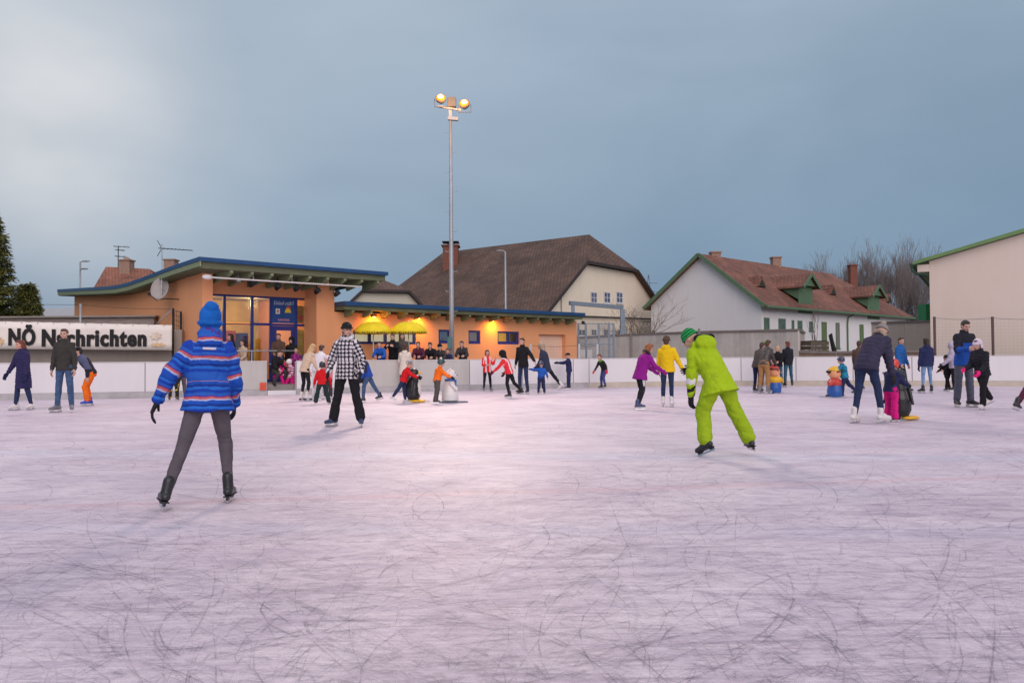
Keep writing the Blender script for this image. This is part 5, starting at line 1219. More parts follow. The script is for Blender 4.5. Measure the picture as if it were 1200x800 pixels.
LB = min(max(LB, 14), 26); rf = Vector((apex.x, apex.y, 0))+rdir*LB+Vector((0, 0, rz_-.05)); back = rdir*(LB+2.2)
hh = (hl_.z+hr_.z)/2; hl_.z = hr_.z = hh; 
oh = -rdir*.35
m_ = MB()
m_.prism([hl_+oh, sl_L_end+oh, sl_L_end+back, rf, ridge_near], slab([hl_+oh, sl_L_end+oh, sl_L_end+back], .18)[1])
m_.prism([hr_+oh, ridge_near, rf, Rr+back+(Rr-hr_)*.15, Rr+(Rr-hr_)*.15+oh], slab([hr_+oh, ridge_near, rf], .18)[1])
m_.prism([hl_+oh, ridge_near, hr_+oh], slab([hl_+oh, ridge_near, hr_+oh], .16)[1])
ro = m_.build('roof', BROWNR, barn); ruv(ro, rdir)
m_ = MB(); wl = sl_L_end.copy(); wr_ = Rr.copy(); m_.prism([Vector((wl.x, wl.y, -.05)), Vector((wr_.x, wr_.y, -.05)), Vector((wr_.x, wr_.y, wr_.z-.15)), hr_-Vector((0, 0, .22)), hl_-Vector((0, 0, .22)), Vector((wl.x, wl.y, wl.z-.15))], rdir*.3); m_.build('wall', CREAM, barn)
TRIM = mat('dark_trim', (.05, .04, .04), .7, .1, 5, 0)
m_ = MB()
for a, b in ((hl_, sl_L_end), (hr_, Rr+(Rr-hr_)*.15), (hl_, hr_)): m_.bar(a+oh*1.15-Vector((0, 0, .12)), b+oh*1.15-Vector((0, 0, .12)), .05, .20)
m_.build('verge_board', TRIM, barn)
WF = mat('window_white', (.62, .62, .62), .5, .06, 5, 0)
def window_on(root, px0, py0, px1, py1, Pn, ang, frame=WF, pane=DARKG, bars=(1, 1), th=.06, out=.03, lintel=None, name='window'):
    a0_, z1_, _ = hv(px0, py0, Pn, ang); a1_, z0_, _ = hv(px1, py1, Pn, ang)
    M = Matrix.Translation((Pn[0], Pn[1], 0))@Matrix.Rotation(ang, 4, 'Z'); f = MB(); w_ = a1_-a0_; h_ = z1_-z0_; t = th
    hs_ = []
    for i in range(bars[0]+1):
        for j in range(bars[1]+1):
            hs_.append((a0_+t+(w_-2*t)*i/(bars[0]+1)+(t*.35 if i else 0), a0_+t+(w_-2*t)*(i+1)/(bars[0]+1)-(t*.35 if i < bars[0] else 0), z0_+t+(h_-2*t)*j/(bars[1]+1)+(t*.3 if j else 0), z0_+t+(h_-2*t)*(j+1)/(bars[1]+1)-(t*.3 if j < bars[1] else 0)))
    f.wall(a0_, a1_, z0_, z1_, -out, .0-.002, hs_); f.box((a0_-.05, -out-.06, z0_-.06), (a1_+.05, -.002, z0_-.004)); f.v = [tuple(M@Vector(p)) for p in f.v]; wo = f.build(name, frame, root)
    g = MB(); g.box((a0_+t*.5, -out*.6, z0_+t*.5), (a1_-t*.5, -out*.35, z1_-t*.5)); g.v = [tuple(M@Vector(p)) for p in g.v]; g.build('pane', pane, wo)
    return wo
Pw = Pg-rdir*.01
BPANE = mat('blue_pane', (.10, .14, .24), .12, .3, 2, 0, spec=.8)
for x in (692, 707.5, 722): window_on(barn, x, 341.5, x+7.6, 355.8, Pw, gA, pane=BPANE, th=.07)
for x, x2 in ((677, 686), (692.5, 699), (707, 715), (724, 728)): window_on(barn, x, 385.5, x2, 393.5, Pw, gA, pane=DARKG, th=.05)
m_ = MB(); a0_, z0_, _ = hv(645, 369.5, Pw, gA); a1_, z1_, _ = hv(766, 374, Pw, gA); M = Matrix.Translation((Pw.x, Pw.y, 0))@Matrix.Rotation(gA, 4, 'Z'); m_.tube([M@Vector((a0_, -.15, z0_)), M@Vector((a1_, -.15, z1_)), M@Vector((a1_+.1, -.15, z1_-.6))], .06, 8); m_.build('gutter', TRIM, barn)
m_ = MB(); A_ = G(657, 341); m_.tube([A_-rdir*.05, Vector((A_.x, A_.y, 0))-rdir*.05], .04, 6); m_.build('downpipe', GALV, barn)
cb = hY(528.5, 315, (rf.y+ridge_near.y)/2+3); cp = rf.lerp(ridge_near, .0)
bdist, zc, cpos = hv(528.5, 320, Vector((Lr.lerp(apex, .75).x, Lr.lerp(apex, .75).y, 0)), gA+math.pi/2)
w_ = 19/900*cpos.y; chimney(barn, cpos, w_*.92, cpos.z-2.5, hY(528, 289.5, cpos.y).z, BRK)
# ---- smaller twin gable to its left
sm_ = empty('house', (0, 0, 0), 0, 'small cream gable with a brown tiled half-hip showing between the two orange roofs', 'house')
P5 = hY(440, 419, 52); P5 = Vector((P5.x, P5.y, 0)); a5 = R(18)
g5 = lambda px, py: hv(px, py, P5, a5)[2]
rd5 = Vector((-math.sin(a5), math.cos(a5), 0)); q0, q1, q2, q3 = g5(424, 338.5), g5(479, 341), g5(507, 371), g5(389, 372)
ax5 = g5(453, 324)+rd5*2.0; rf5 = ax5+rd5*9; q0.z = q1.z = (q0.z+q1.z)/2
m_ = MB(); ohh = -rd5*.3
m_.prism([q0+ohh, q3+ohh, q3+rd5*11, rf5, ax5], (0, 0, -.18)); m_.prism([q1+ohh, ax5, rf5, q2+rd5*11, q2+ohh], (0, 0, -.18)); m_.prism([q0+ohh, ax5, q1+ohh], (0, 0, -.16))
ro = m_.build('roof', BROWNR, sm_); ruv(ro, rd5)
m_ = MB(); m_.prism([Vector((q3.x, q3.y, 0)), Vector((q2.x, q2.y, 0)), q2-Vector((0, 0, .22)), q1-Vector((0, 0, .2)), q0-Vector((0, 0, .2)), q3-Vector((0, 0, .22))], rd5*.3); m_.build('wall', wallmat('cream_render_pale', (.56, .54, .45), amount=.2), sm_)
m_ = MB()
for a, b in ((q0, q3), (q1, q2), (q0, q1)): m_.bar(a+ohh*1.2-Vector((0, 0, .1)), b+ohh*1.2-Vector((0, 0, .1)), .05, .16)
m_.build('verge_board', TRIM, sm_)
# ---- brick coloured roof behind the left end
br = empty('house', (0, 0, 0), 0, 'red roofed house with a brick chimney peeping over the left orange roof', 'house')
Yb = 60; REDR = roofmat('red_tiles', (0.27, 0.115, 0.075), (0.34, 0.15, 0.10), .3)
A_, B_, C_, D_ = hY(108, 340, Yb), hY(124, 312.5, Yb+3), hY(175, 315, Yb+3), hY(196, 340, Yb)
m_ = MB(); m_.prism([A_, D_, C_, B_], (0, 0, -.2)); m_.prism([B_, C_, Vector((D_.x, Yb+6, D_.z)), Vector((A_.x, Yb+6, A_.z))], (0, 0, -.2)); m_.prism([A_, B_, Vector((A_.x, Yb+6, A_.z))], (.1, 0, -.2)); ro = m_.build('roof', REDR, br); ruv(ro, (1, 0, 0))
m_ = MB(); m_.box((A_.x+.3, Yb+.3, -.05), (D_.x-.3, Yb+5.7, A_.z-.1)); m_.build('wall', CREAM, br)
c = hY(148.5, 310, Yb+2.5); chimney(br, c, .85, c.z-1.5, hY(148, 306, Yb+2.5).z, BRKP, False); m_ = MB(); m_.ell((c.x, c.y, hY(148, 304.5, Yb+2.5).z), (.28, .28, .22)); m_.build('chimney_pot', BRKP, br)
c = hY(200.5, 310, Yb+2.5); br2 = chimney(br, c, .85, c.z-3.5, hY(200, 305.5, Yb+2.5).z, BRKP, False)
c = hY(138.5, 313, Yb+3); z1 = hY(138.5, 288, Yb+3).z; ae = tag(empty('tv_aerial', (c.x, c.y, 0)), 'thin roof aerial standing on the ridge of the red roofed house', 'aerial')
m_ = MB(); m_.tube([(0, 0, c.z-.4), (0, 0, z1)], .035, 6); m_.build('mast', BLACK, ae)
m_ = MB()
for t, w_ in ((.96, .9), (.80, .5), (.5, .65)): z = c.z+(z1-c.z)*t; m_.tube([(-w_*.4, 0, z+.05), (w_, 0, z-.08)], .022, 5); [m_.tube([(x, -.3, z), (x, .3, z)], .012, 4) for x in np.linspace(-w_*.3, w_*.9, 5)]
m_.build('antenna', BLACK, ae)

# ---- white house with the red roof and green trim
WHT = wallmat('white_render', (0.75, 0.74, 0.75), amount=.16); GTR = mat('green_trim', (0.105, 0.185, 0.105), .6, .12, 5, .05); RUST = roofmat('rust_tiles', (0.20, 0.085, 0.060), (0.27, 0.125, 0.088), .33)
wh = empty('white_house', (0, 0, 0), 0, 'long white house with rust red tiled roof, green trim and two green dormers', 'house')
sA = math.atan(.925); Y0 = 50; Pc = hY(893, 419, Y0-2.5); Pc = Vector((Pc.x, Pc.y, 0))       # near corner
ed = Vector((math.cos(sA), math.sin(sA), 0)); gd = Vector((-ed.y, ed.x, 0))                  # eave direction, gable direction (away to the left)
E = lambda px, py, off=0: hv(px, py, Pc+gd*off, sA)      # on the long wall plane
Gb = lambda px, py: hv(px, py, Pc, sA+math.pi/2)         # on the gable plane (distance goes left)
t_ap, z_ap, apx = Gb(822, 297.5); t_l, z_l, lft = Gb(763, 355.5); t_r, z_r, rgt = Gb(893, 351)
e_end, z_e, endp = E(1062, 372); print('white house: apex', t_ap, z_ap, 'left', t_l, z_l, 'right', z_r, 'len', e_end, z_e)
HW = t_l/2; zE = z_r; LH = min(max(e_end, 18), 34); 
APX = Pc+gd*t_ap; zA = z_ap
def W3(e, g, z): return Pc+ed*e+gd*g+Vector((0, 0, z))
m_ = MB(); m_.prism([W3(0, 0, -.05), W3(0, 0, zE-.12), W3(0, t_ap, zA-.15), W3(0, t_l, z_l-.12), W3(0, t_l, -.05)], ed*.3); m_.build('wall', WHT, wh)
step = E(963, 400)[0]
m_ = MB(); m_.prism([W3(.305, 0, -.05), W3(LH, 0, -.05), W3(LH, 0, zE-.12), W3(.305, 0, zE-.12)], gd*.3); m_.build('wall', WHT, wh)
o_ = .45; hipL = 4.5
m_ = MB(); dz1 = (zA-zE)/t_ap
m_.prism([W3(-.35, -o_, zE-dz1*o_), W3(LH+o_, -o_, zE-dz1*o_), W3(LH-hipL, t_ap, zA), W3(-.35, t_ap, zA)], (0, 0, -.16))
dz2 = (zA-z_l)/(t_l-t_ap); m_.prism([W3(-.35, t_ap, zA), W3(LH-hipL, t_ap, zA), W3(LH+o_, t_l+.4, z_l-dz2*.4), W3(-.35, t_l+.4, z_l-dz2*.4)], (0, 0, -.16))
m_.prism([W3(LH+o_, -o_, zE-dz1*o_), W3(LH+o_, t_l+.4, z_l-dz2*.4), W3(LH-hipL, t_ap, zA)], (0, 0, -.16))
ro = m_.build('roof', RUST, wh); ruv(ro, ed)
m_ = MB(); m_.bar(W3(-.40, -o_, zE-dz1*o_-.08), W3(-.40, t_ap, zA-.06), .06, .24); m_.bar(W3(-.40, t_ap, zA-.06), W3(-.40, t_l+.4, z_l-dz2*.4-.08), .06, .24); m_.build('verge_board', GTR, wh)
m_ = MB(); m_.tube([W3(-.3, -o_-.08, zE-dz1*o_-.12), W3(LH+o_, -o_-.08, zE-dz1*o_-.14)], .085, 8); m_.build('gutter', GTR, wh)
m_ = MB(); m_.box((0, 0, 0), (1, 1, 1)); 
for px in (992,):
    e = E(px, 380)[0]; m_ = MB(); m_.tube([W3(e+.9, -o_-.06, zE-.3), W3(e+.1, -.10, zE-.75), W3(e, -.08, zE-1.2), W3(e, -.08, 0)], .055, 8); m_.build('downpipe', GTR, wh)
def whwin(px0, py0, px1, py1, fm=GTR, pane=DARKG, name='window', bars=(0, 1)): return window_on(wh, px0, py0, px1, py1, Pc, sA, frame=fm, pane=pane, bars=bars, th=.07, out=.03, name=name)
WPG = mat('window_green_pane', (.09, .13, .09), .2, .3, 2, 0, spec=.6)
for x0, y0, x1, y1 in ((895, 372, 901.5, 386), (912, 373, 920.5, 387), (927.5, 375, 930.5, 386), (934.5, 375.5, 940, 386.5), (948, 376.5, 952.5, 387.5)): whwin(x0, y0, x1, y1, pane=WPG)
GDR = mat('green_door', (.13, .185, .075), .7, .15, 4, .05); GRY = mat('grey_door', (.20, .19, .17), .7, .15, 4, .05)
for x0, y0, x1, y1, mm in ((962.5, 377, 969, 413.5, GDR), (979, 378, 984, 408, GRY), (1007, 380, 1012, 402, GDR)): whwin(x0, y0, x1, y1, pane=mm, name='door', bars=(0, 0))
# dormers
def dormer(pxl, pxr, pye, pyt, pyb):
    e0 = E(pxl, pye)[0]; e1 = E(pxr, pye)[0]; eh = e1-e0; zt = E((pxl+pxr)/2, pyt)[1]; zb2 = E((pxl+pxr)/2, pyb)[1]; ee = zt-.75
    m_ = MB(); m_.wall(e0, e1, zb2, ee, -.06, .0, []); [m_.box((e0+eh*.2, -.075, zb2+.15+k*.16), (e1-eh*.2, -.063, zb2+.27+k*.16)) for k in range(int((ee-zb2-.4)/.16))]; m_.v = [tuple(W3(*p)) for p in m_.v]; d_ = m_.build('dormer', GTR, wh)
    m_ = MB(); m_.prism([W3(e0, .0, zb2+.9), W3(e0, 0, ee), W3(e0, (ee-zE)/dz1, ee)], ed*.08); m_.prism([W3(e1-.08, .0, zb2+.9), W3(e1-.08, 0, ee), W3(e1-.08, (ee-zE)/dz1, ee)], ed*.08); m_.build('cheek', GTR, d_)
    mid = (e0+e1)/2; gi = (ee-zE)/dz1; gt_ = (zt-zE)/dz1
    m_ = MB(); m_.prism([W3(e0-.25, -.5, ee-.12), W3(mid, -.5, zt), W3(mid, gt_+.15, zt), W3(e0-.25, gi, ee-.12)], (0, 0, -.10)); m_.prism([W3(e1+.25, -.5, ee-.12), W3(mid, -.5, zt), W3(mid, gt_+.15, zt), W3(e1+.25, gi, ee-.12)], (0, 0, -.10)); r2 = m_.build('dormer_roof', RUST, d_); ruv(r2, gd)
    m_ = MB(); m_.bar(W3(e0-.25, -.53, ee-.2), W3(mid, -.53, zt-.05), .05, .2); m_.bar(W3(e1+.25, -.53, ee-.2), W3(mid, -.53, zt-.05), .05, .2); m_.prism([W3(e0+.1, -.35, ee-.05), W3(e1-.1, -.35, ee-.05), W3(mid, -.35, zt-.2)], gd*.05); m_.build('verge_board', GTR, d_)
dormer(935, 951, 338, 321.5, 367); dormer(1016, 1029.5, 347, 334.5, 374)
for px, py in ((891, 335), (975, 344), (1040, 353)):     # little triangular roof vents
    pass
def rooft(px, py):
    """point on the front roof slope under a pixel"""
    d = ray(px, py); n_ = ed.cross(Vector(gd*1.0+Vector((0, 0, dz1)))).normalized(); P0 = W3(0, 0, zE); t = (P0-C0).dot(n_)/d.dot(n_); return C0+d*t
for px, py in ((891, 336), (975, 345), (1041, 354)):
    q = rooft(px, py); m_ = MB(); w_ = .55; m_.prism([q-ed*w_-gd*.12, q+ed*w_-gd*.12, q-gd*.12+Vector((0, 0, .72))], gd*1.0); v2 = m_.build('roof_vent', RUST, wh); ruv(v2, gd)
    m_ = MB(); m_.prism([q-ed*w_*.7-gd*.15, q+ed*w_*.7-gd*.15, q-gd*.15+Vector((0, 0, .48))], gd*.025); m_.build('louvre', mat('vent_dark', (.03, .045, .03), .8, .1, 5, 0), v2)
for px, top_, w2, m__ in ((838, 296, .62, BRKP), (909, 302, .62, BRKP), (999, 311, .60, BRK)):
    d = ray(px, top_); Pr = Pc+gd*(t_ap+.2); e, z, q = hv(px, top_, Pr, sA); chimney(wh, q, w2, zA-1.5, z-.05, m__, False)

# ---- cream hall on the right
HALLW = wallmat('hall_render', (0.72, 0.61, 0.53), dirt=(.6, .55, .5), amount=.22); GRV = mat('hall_green', (0.15, 0.26, 0.10), .5, .1, 4, .03)
hall = empty('hall', (0, 0, 0), 0, 'windowless cream rendered hall with a green verge at the right edge', 'building')
hA = math.atan(-.62); Ph = hY(1091, 419, 31.0); Ph = Vector((Ph.x, Ph.y, 0)); hd = Vector((math.cos(hA), math.sin(hA), 0)); hn = Vector((-hd.y, hd.x, 0))
H = lambda px, py: hv(px, py, Ph, hA)
x1, z1_, _ = H(1200, 274); x0, z0_, _ = H(1091, 306); sl_ = (z1_-z0_)/(x1-x0); XM = 5.0
def H3(x, y, z): return Ph+hd*x+hn*y+Vector((0, 0, z))
m_ = MB(); m_.prism([H3(0, 0, -.05), H3(XM, 0, -.05), H3(XM, 0, z0_+sl_*XM), H3(0, 0, z0_)], hn*.3); m_.prism([H3(0, .305, -.05), H3(0, 14, -.05), H3(0, 14, z0_), H3(0, .305, z0_)], hd*.3); m_.build('wall', HALLW, hall)
m_ = MB(); m_.prism([H3(-.55, -.30, z0_-sl_*.55+.02), H3(XM, -.30, z0_+sl_*XM+.02), H3(XM, -.30, z0_+sl_*XM+.17), H3(-.55, -.30, z0_-sl_*.55+.15)], hn*14.6); m_.build('roof', GRV, hall)
m_ = MB(); m_.box((-.42, -.1, z0_-.42), (-.005, .3, z0_-.13)); m_.v = [tuple(H3(*p)) for p in m_.v]; m_.build('eave_box', HALLW, hall)
m_ = MB(); m_.tube([H3(-.62, -.35, z0_-.14), H3(-.62, 14, z0_-.16)], .07, 8); m_.tube([H3(-.62, -.2, z0_-.16), H3(-.60, -.2, z0_-.35), H3(-.45, -.2, z0_-.50), H3(-.06, -.2, z0_-.56)], .05, 8); m_.build('gutter', mat('gutter_green', (.03, .07, .045), .5, .1, 5, 0), hall)

# ---- concrete walls in the middle ground
def cwall(pts, label, posts=True, mat_=CONC):
    root = empty('concrete_wall', (0, 0, 0), 0, label, 'wall')
    W_ = []
    for px, pyt, Y in pts: q = hY(px, pyt, Y); W_.append(q)
    for a, b in zip(W_[:-1], W_[1:]):
        ln = Vector((b.x-a.x, b.y-a.y, 0)).length; n = max(1, round(ln/2.5))
        for i in range(n):
            p, q = a.lerp(b, i/n), a.lerp(b, (i+1)/n); t = (q-p); t.z = 0; t.normalize(); nn = Vector((-t.y, t.x, 0))
            m_ = MB(); m_.prism([Vector((p.x, p.y, -.05))+t*.004, Vector((q.x, q.y, -.05))-t*.004, q-t*.004, p+t*.004], nn*.15); m_.build('panel', mat_, root)
            m_ = MB(); m_.prism([p+Vector((0, 0, .003))-nn*.05, q+Vector((0, 0, .003))-nn*.05, q+Vector((0, 0, .10))-nn*.05, p+Vector((0, 0, .10))-nn*.05], nn*.25); m_.build('coping', CONCD if False else mat('coping', (.24, .20, .185), .9, .2, 4, .3), root)
            if posts and i % 3 == 0: m_ = MB(); m_.bar((p.x-nn.x*.05, p.y-nn.y*.05, -.05), (p.x-nn.x*.05, p.y-nn.y*.05, p.z+.22), .09, .09); m_.build('post', mat('wall_post', (.22, .20, .19), .9, .2, 4, .2), root)
    return root
cwall([(676, 396.5, 46), (740, 392.8, 43.2), (820, 390.0, 39.5), (935, 387.8, 35.2)], 'long grey concrete panel wall running behind the skaters in the middle')
cwall([(935.5, 388.5, 35.3), (943, 391, 40)], 'short end of the grey concrete wall turning back towards the white house', posts=False)
cwall([(1021, 379.5, 37.5), (1060, 378.5, 36.5), (1096, 377.5, 35.5)], 'sandy concrete wall standing left of the cream hall', posts=False, mat_=wallmat('sandy_concrete', (.62, .51, .43), dirt=(.5, .47, .45), amount=.4))
cwall([(936, 413.5, 33.2), (980, 414.2, 32.6), (1030, 413.2, 31.8), (1092, 413.0, 31.2)], 'low brown kerb wall just behind the boards in front of the white house', posts=False, mat_=mat('brown_kerb', (.24, .17, .13), .9, .25, 3, .3))
# planter box and its stumpy shrub
q = hY(954, 419, 36.5); zt = hY(954, 400, 36.5).z
pl = empty('planter', (q.x, q.y, 0), .2, 'square grey timber planter against the white house wall', 'planter'); m_ = MB()
w2 = 11.5/900*36.5; 
for k in range(9): m_.box((-w2, -.5, .02+k*(zt/9)), (w2, .5, (k+1)*(zt/9)-.012))
m_.build('box', mat('planter_wood', (.15, .125, .095), .85, .2, 5, .3), pl)
m_ = MB(); m_.box((-w2+.05, -.45, zt-.1), (w2-.05, .45, zt+.03)); m_.build('soil', mat('soil', (.05, .035, .025), .9, .3, 8, .6), pl)
def twigs(mb, p, d, L_, r, depth, rnd, spread=.55, upb=.25, rmin=.004):
    n = 4; pts = [p]; rr = [r]; q = p.copy(); dd = d.copy()
    for i in range(n):
        dd = (dd+Vector((rnd.gauss(0, .08), rnd.gauss(0, .08), rnd.gauss(0, .05)+upb*.06))).normalized(); q = q+dd*L_/n; pts.append(q.copy()); rr.append(r*(1-.55*(i+1)/n))
    mb.tube(pts, [max(x, rmin) for x in rr], 5 if r > .03 else 3)
    if depth == 0: return
    for k in range(rnd.choice((2, 3, 3)) if depth < 4 else 4):
        t = rnd.uniform(.35, 1.0); i = min(n-1, int(t*n)); b = pts[i].lerp(pts[i+1], t*n-i)
        ax = Vector((rnd.gauss(0, 1), rnd.gauss(0, 1), rnd.gauss(0, .4))).normalized(); nd_ = (dd+ax*spread+Vector((0, 0, upb))).normalized()
        twigs(mb, b, nd_, L_*rnd.uniform(.55, .8), rr[i]*.6, depth-1, rnd, spread, upb, rmin)
TW = mat('twig_bark', (.13, .10, .085), .9, .25, 6, .3); TWF = mat('poplar_bark', (.17, .145, .14), .9, .2, 4, .2)
def baretree(name, px, Y, H_, label, seed, stems=1, spread=.5, upb=.3, r=.08, depth=4, m=None, lean=.1, group=None, z0=-.05, frac=.38, rmin=.004):
    rnd = random.Random(seed); q = hY(px, 419, Y); root = empty(name, (q.x, q.y, z0), 0, label, 'tree', group)
    mt = MB(); th_ = H_*.16; mt.tube([(0, 0, 0), (0, 0, th_*.6), (.02, 0, th_)], [r*1.3, r*1.05, r], 9); mt.build('trunk', m or TW, root)
    mc = MB()
    for s_ in range(stems):
        a = 2*math.pi*s_/stems+rnd.uniform(-.4, .4); twigs(mc, Vector((0, 0, th_*rnd.uniform(.55, .98))), Vector((math.cos(a)*lean, math.sin(a)*lean, 1)).normalized(), H_*frac*rnd.uniform(.85, 1.15), r*.75, depth, rnd, spread, upb, rmin)
    zs_ = max(p[2] for p in mc.v); k = H_/zs_; mc.v = [(x*k, y*k, th_*.5+(z-th_*.5)*k if z > th_*.5 else z) for x, y, z in mc.v]
    mc.build('crown', m or TW, root); return root
baretree('shrub', 955.5, 36.5, 2.0, 'pruned bare shrub with short stumpy branches growing in the planter', 5, stems=4, spread=.5, depth=2, r=.05, lean=.4)
baretree('small_tree', 744, 48, 5.2, 'leafless young tree in front of the cream gable behind the concrete wall', 12, stems=5, spread=.75, upb=.12, r=.10, depth=4, lean=.55)
baretree('small_tree', 726, 49, 4.3, 'leafless spreading sapling beside the blue steel frame', 33, stems=4, spread=.9, upb=.05, r=.07, depth=4, lean=.8)
baretree('small_tree', 952, 44, 4.6, 'slender bare sapling in front of the white house wall left of the green door', 41, stems=2, spread=.25, upb=.5, r=.05, depth=3, lean=.12)
PG = 'leafless poplars beyond the white house'
for i, (px, top_, Y, sd_) in enumerate(((976, 296, 92, 1), (993, 289, 96, 2), (1013, 284, 90, 3), (1031, 277, 88, 4), (1049, 279, 93, 5), (1064, 283, 90, 6), (1079, 284, 95, 7), (1093, 292, 97, 8), (963, 303, 99, 9))):
    Ht = hY(px, top_, Y).z
    baretree('poplar', px, Y, Ht, ['leftmost but one of the leafless poplars, low above the red roof', 'leafless poplar above the gap between the last two roof chimneys', 'leafless poplar just right of the brick chimney', 'tallest leafless poplar in the middle of the row', 'leafless poplar right of the tallest one', 'leafless poplar above the far end of the red roof', 'leafless poplar left of the cream hall gutter', 'leafless poplar partly hidden behind the cream hall', 'smallest leafless poplar at the left end of the row'][i], 100+sd_, stems=7, spread=.40, upb=.50, r=.22, depth=5, m=TWF, lean=.55, group=PG, frac=.42, rmin=.010)
# leaning ski-like board beside the planter
m_ = MB(); a, b = hY(977.5, 413, 35), hY(973, 391.5, 35.3); m_.bar(a, b, .05, .26); m_.bar(a+Vector((.10, 0, 0)), b+Vector((.1, 0, -.25)), .03, .10); o = m_.build('leaning_board', BLACK, bevel=.01); tag(o, 'narrow black board leaning against the white house wall', 'board')
# green container beside the hall
m_ = MB(); a, b = hY(1085.5, 377, 39), hY(1094, 356, 39); m_.box((a.x, 39, a.z-3), (b.x+.6, 39.8, hY(1090, 356, 39).z)); o = m_.build('green_cabinet', mat('cabinet_green', (.02, .22, .08), .5, .1, 5, 0), bevel=.02); tag(o, 'tall green cabinet between the sandy wall and the cream hall', 'cabinet')
# steel frames and ball fence between the buildings
BST = mat('blue_steel', (.20, .25, .31), .5, .12, 5, .05, metal=.2)
sf = empty('steel_frame', (0, 0, 0), 0, 'blue grey steel portal frame behind the concrete wall at the end of the orange wing', 'steel frame')
a, b = hY(667.5, 355, 44), hY(729.5, 360.3, 45.5); m_ = MB(); m_.bar(a, b, .22, .22); m_.build('beam', BST, sf); m_ = MB(); m_.bar(Vector((b.x, b.y, b.z-.1)), Vector((b.x, b.y, 0)), .26, .26); m_.build('post', BST, sf); m_ = MB(); m_.prism([Vector((b.x-.34, b.y, 2.0)), Vector((b.x+.34, b.y, 2.0)), Vector((b.x+.12, b.y, 2.9)), Vector((b.x-.12, b.y, 2.9))], (0, .15, 0)); m_.v = [(x, y-.2, z) for x, y, z in m_.v]; m_.build('brace_plate', BST, sf)
c = a.lerp(b, .06); m_ = MB(); m_.bar(Vector((c.x, c.y, c.z-.1)), Vector((c.x, c.y, 0)), .2, .2); m_.build('post', BST, sf)
bf = empty('ball_fence', (0, 0, 0), 0, 'tall blue grey mesh fence with a gate between the orange wing and the concrete wall', 'fence')
Yf = 38.6; xs_ = (678, 686.8, 702, 714, 719.5)
for px in xs_:
    q = hY(px, 419, Yf); m_ = MB(); m_.bar((q.x, q.y, -.05), (q.x, q.y, hY(px, 378.5, Yf).z), .10, .10); m_.build('post', BST, bf)
for py in (379, 403, 418):
    m_ = MB(); m_.bar(hY(xs_[0], py, Yf), hY(xs_[-1], py+.5, Yf), .05, .05); m_.build('rail', BST, bf)
m_ = MB()
for t in np.linspace(0, 1, 38): q = hY(xs_[0], 379, Yf).lerp(hY(xs_[-1], 379, Yf), t); m_.bar((q.x, q.y, 0), (q.x, q.y, q.z), .008, .008)
for t in np.linspace(0.05, .95, 26): A_, B_ = hY(xs_[0], 379, Yf), hY(xs_[-1], 379, Yf); m_.bar((A_.x, A_.y, A_.z*t), (B_.x, B_.y, B_.z*t), .008, .008)
m_.build('netting', BST, bf)
for x0, x1 in ((680.2, 685.6), (688, 694)):
    m_ = MB(); a, b = hY(x0, 419, Yf-.1), hY(x1, 409.5, Yf-.1); m_.box((a.x, a.y-.02, a.z), (b.x, b.y+.0, b.z)); m_.build('notice', mat('notice_grey', (.50, .51, .52), .6, .05, 5, 0), bf)
# thin net posts on the boards, right and middle
def netfence(pxs, top_, Yo, label, pm):
    nf = empty('net_fence', (0, 0, 0), 0, label, 'fence'); pts = []
    for px in pxs:
        q = BAT(arc_at_px(px)); q = q+Vector((0, Yo, 0)); z = hY(px, top_, q.y).z; pts.append(Vector((q.x, q.y, z))); m_ = MB(); m_.bar((q.x, q.y, 0), (q.x, q.y, z), .075, .055); m_.build('post', pm, nf)
    m_ = MB(); M2 = MB()
    for a, b in zip(pts[:-1], pts[1:]):
        m_.tube([a.lerp(b, t)-Vector((0, 0, .05+.05*math.sin(math.pi*t))) for t in np.linspace(0, 1, 9)], .006, 4)
        for t in np.linspace(0, 1, int((b-a).length/.12)): q = a.lerp(b, t); M2.tube([(q.x, q.y, BH), (q.x, q.y, q.z-.05-.05*math.sin(math.pi*t))], .0016, 3)
        for zz in np.arange(BH+.1, a.z-.1, .12): M2.tube([(a.x, a.y, zz), (b.x, b.y, zz)], .0016, 3)
    m_.build('top_wire', BLACK, nf); M2.build('netting', BST, nf)
netfence((1098, 1166.5, 1240), 371, .14, 'thin net on brown posts above the boards in front of the cream hall', mat('brown_post', (.10, .065, .06), .7, .1, 5, 0))
netfence((622, 679, 700.5), 403, .14, 'low catch net on slim posts above the boards before the garage door', POLEM)
# pylon on the horizon
q = hY(761, 419, 420); pz = hY(761, 322, 420).z; py_ = empty('pylon', (q.x, q.y, 0), 0, 'distant lattice electricity pylon between the cream gable and the white house', 'pylon')
m_ = MB(); PY = mat('pylon_steel', (.16, .19, .22), .7, .1, 5, 0)
for k in range(9):
    z0, z1 = pz*k/9, pz*(k+1)/9; w0, w1 = 4.2*(1-k/9.3), 4.2*(1-(k+1)/9.3)
    for s_ in (-1, 1): m_.bar((s_*w0, 0, z0), (s_*w1, 0, z1), .3, .3); m_.bar((-s_*w0, 0, z0), (s_*w1, 0, z1), .16, .16)
m_.build('lattice', PY, py_)
m_ = MB(); [m_.bar((-w_, 0, pz*h), (w_, 0, pz*h), .3, .3) for h, w_ in ((.80, 6.5), (.90, 5), (.70, 8))]; m_.build('crossarm', PY, py_)
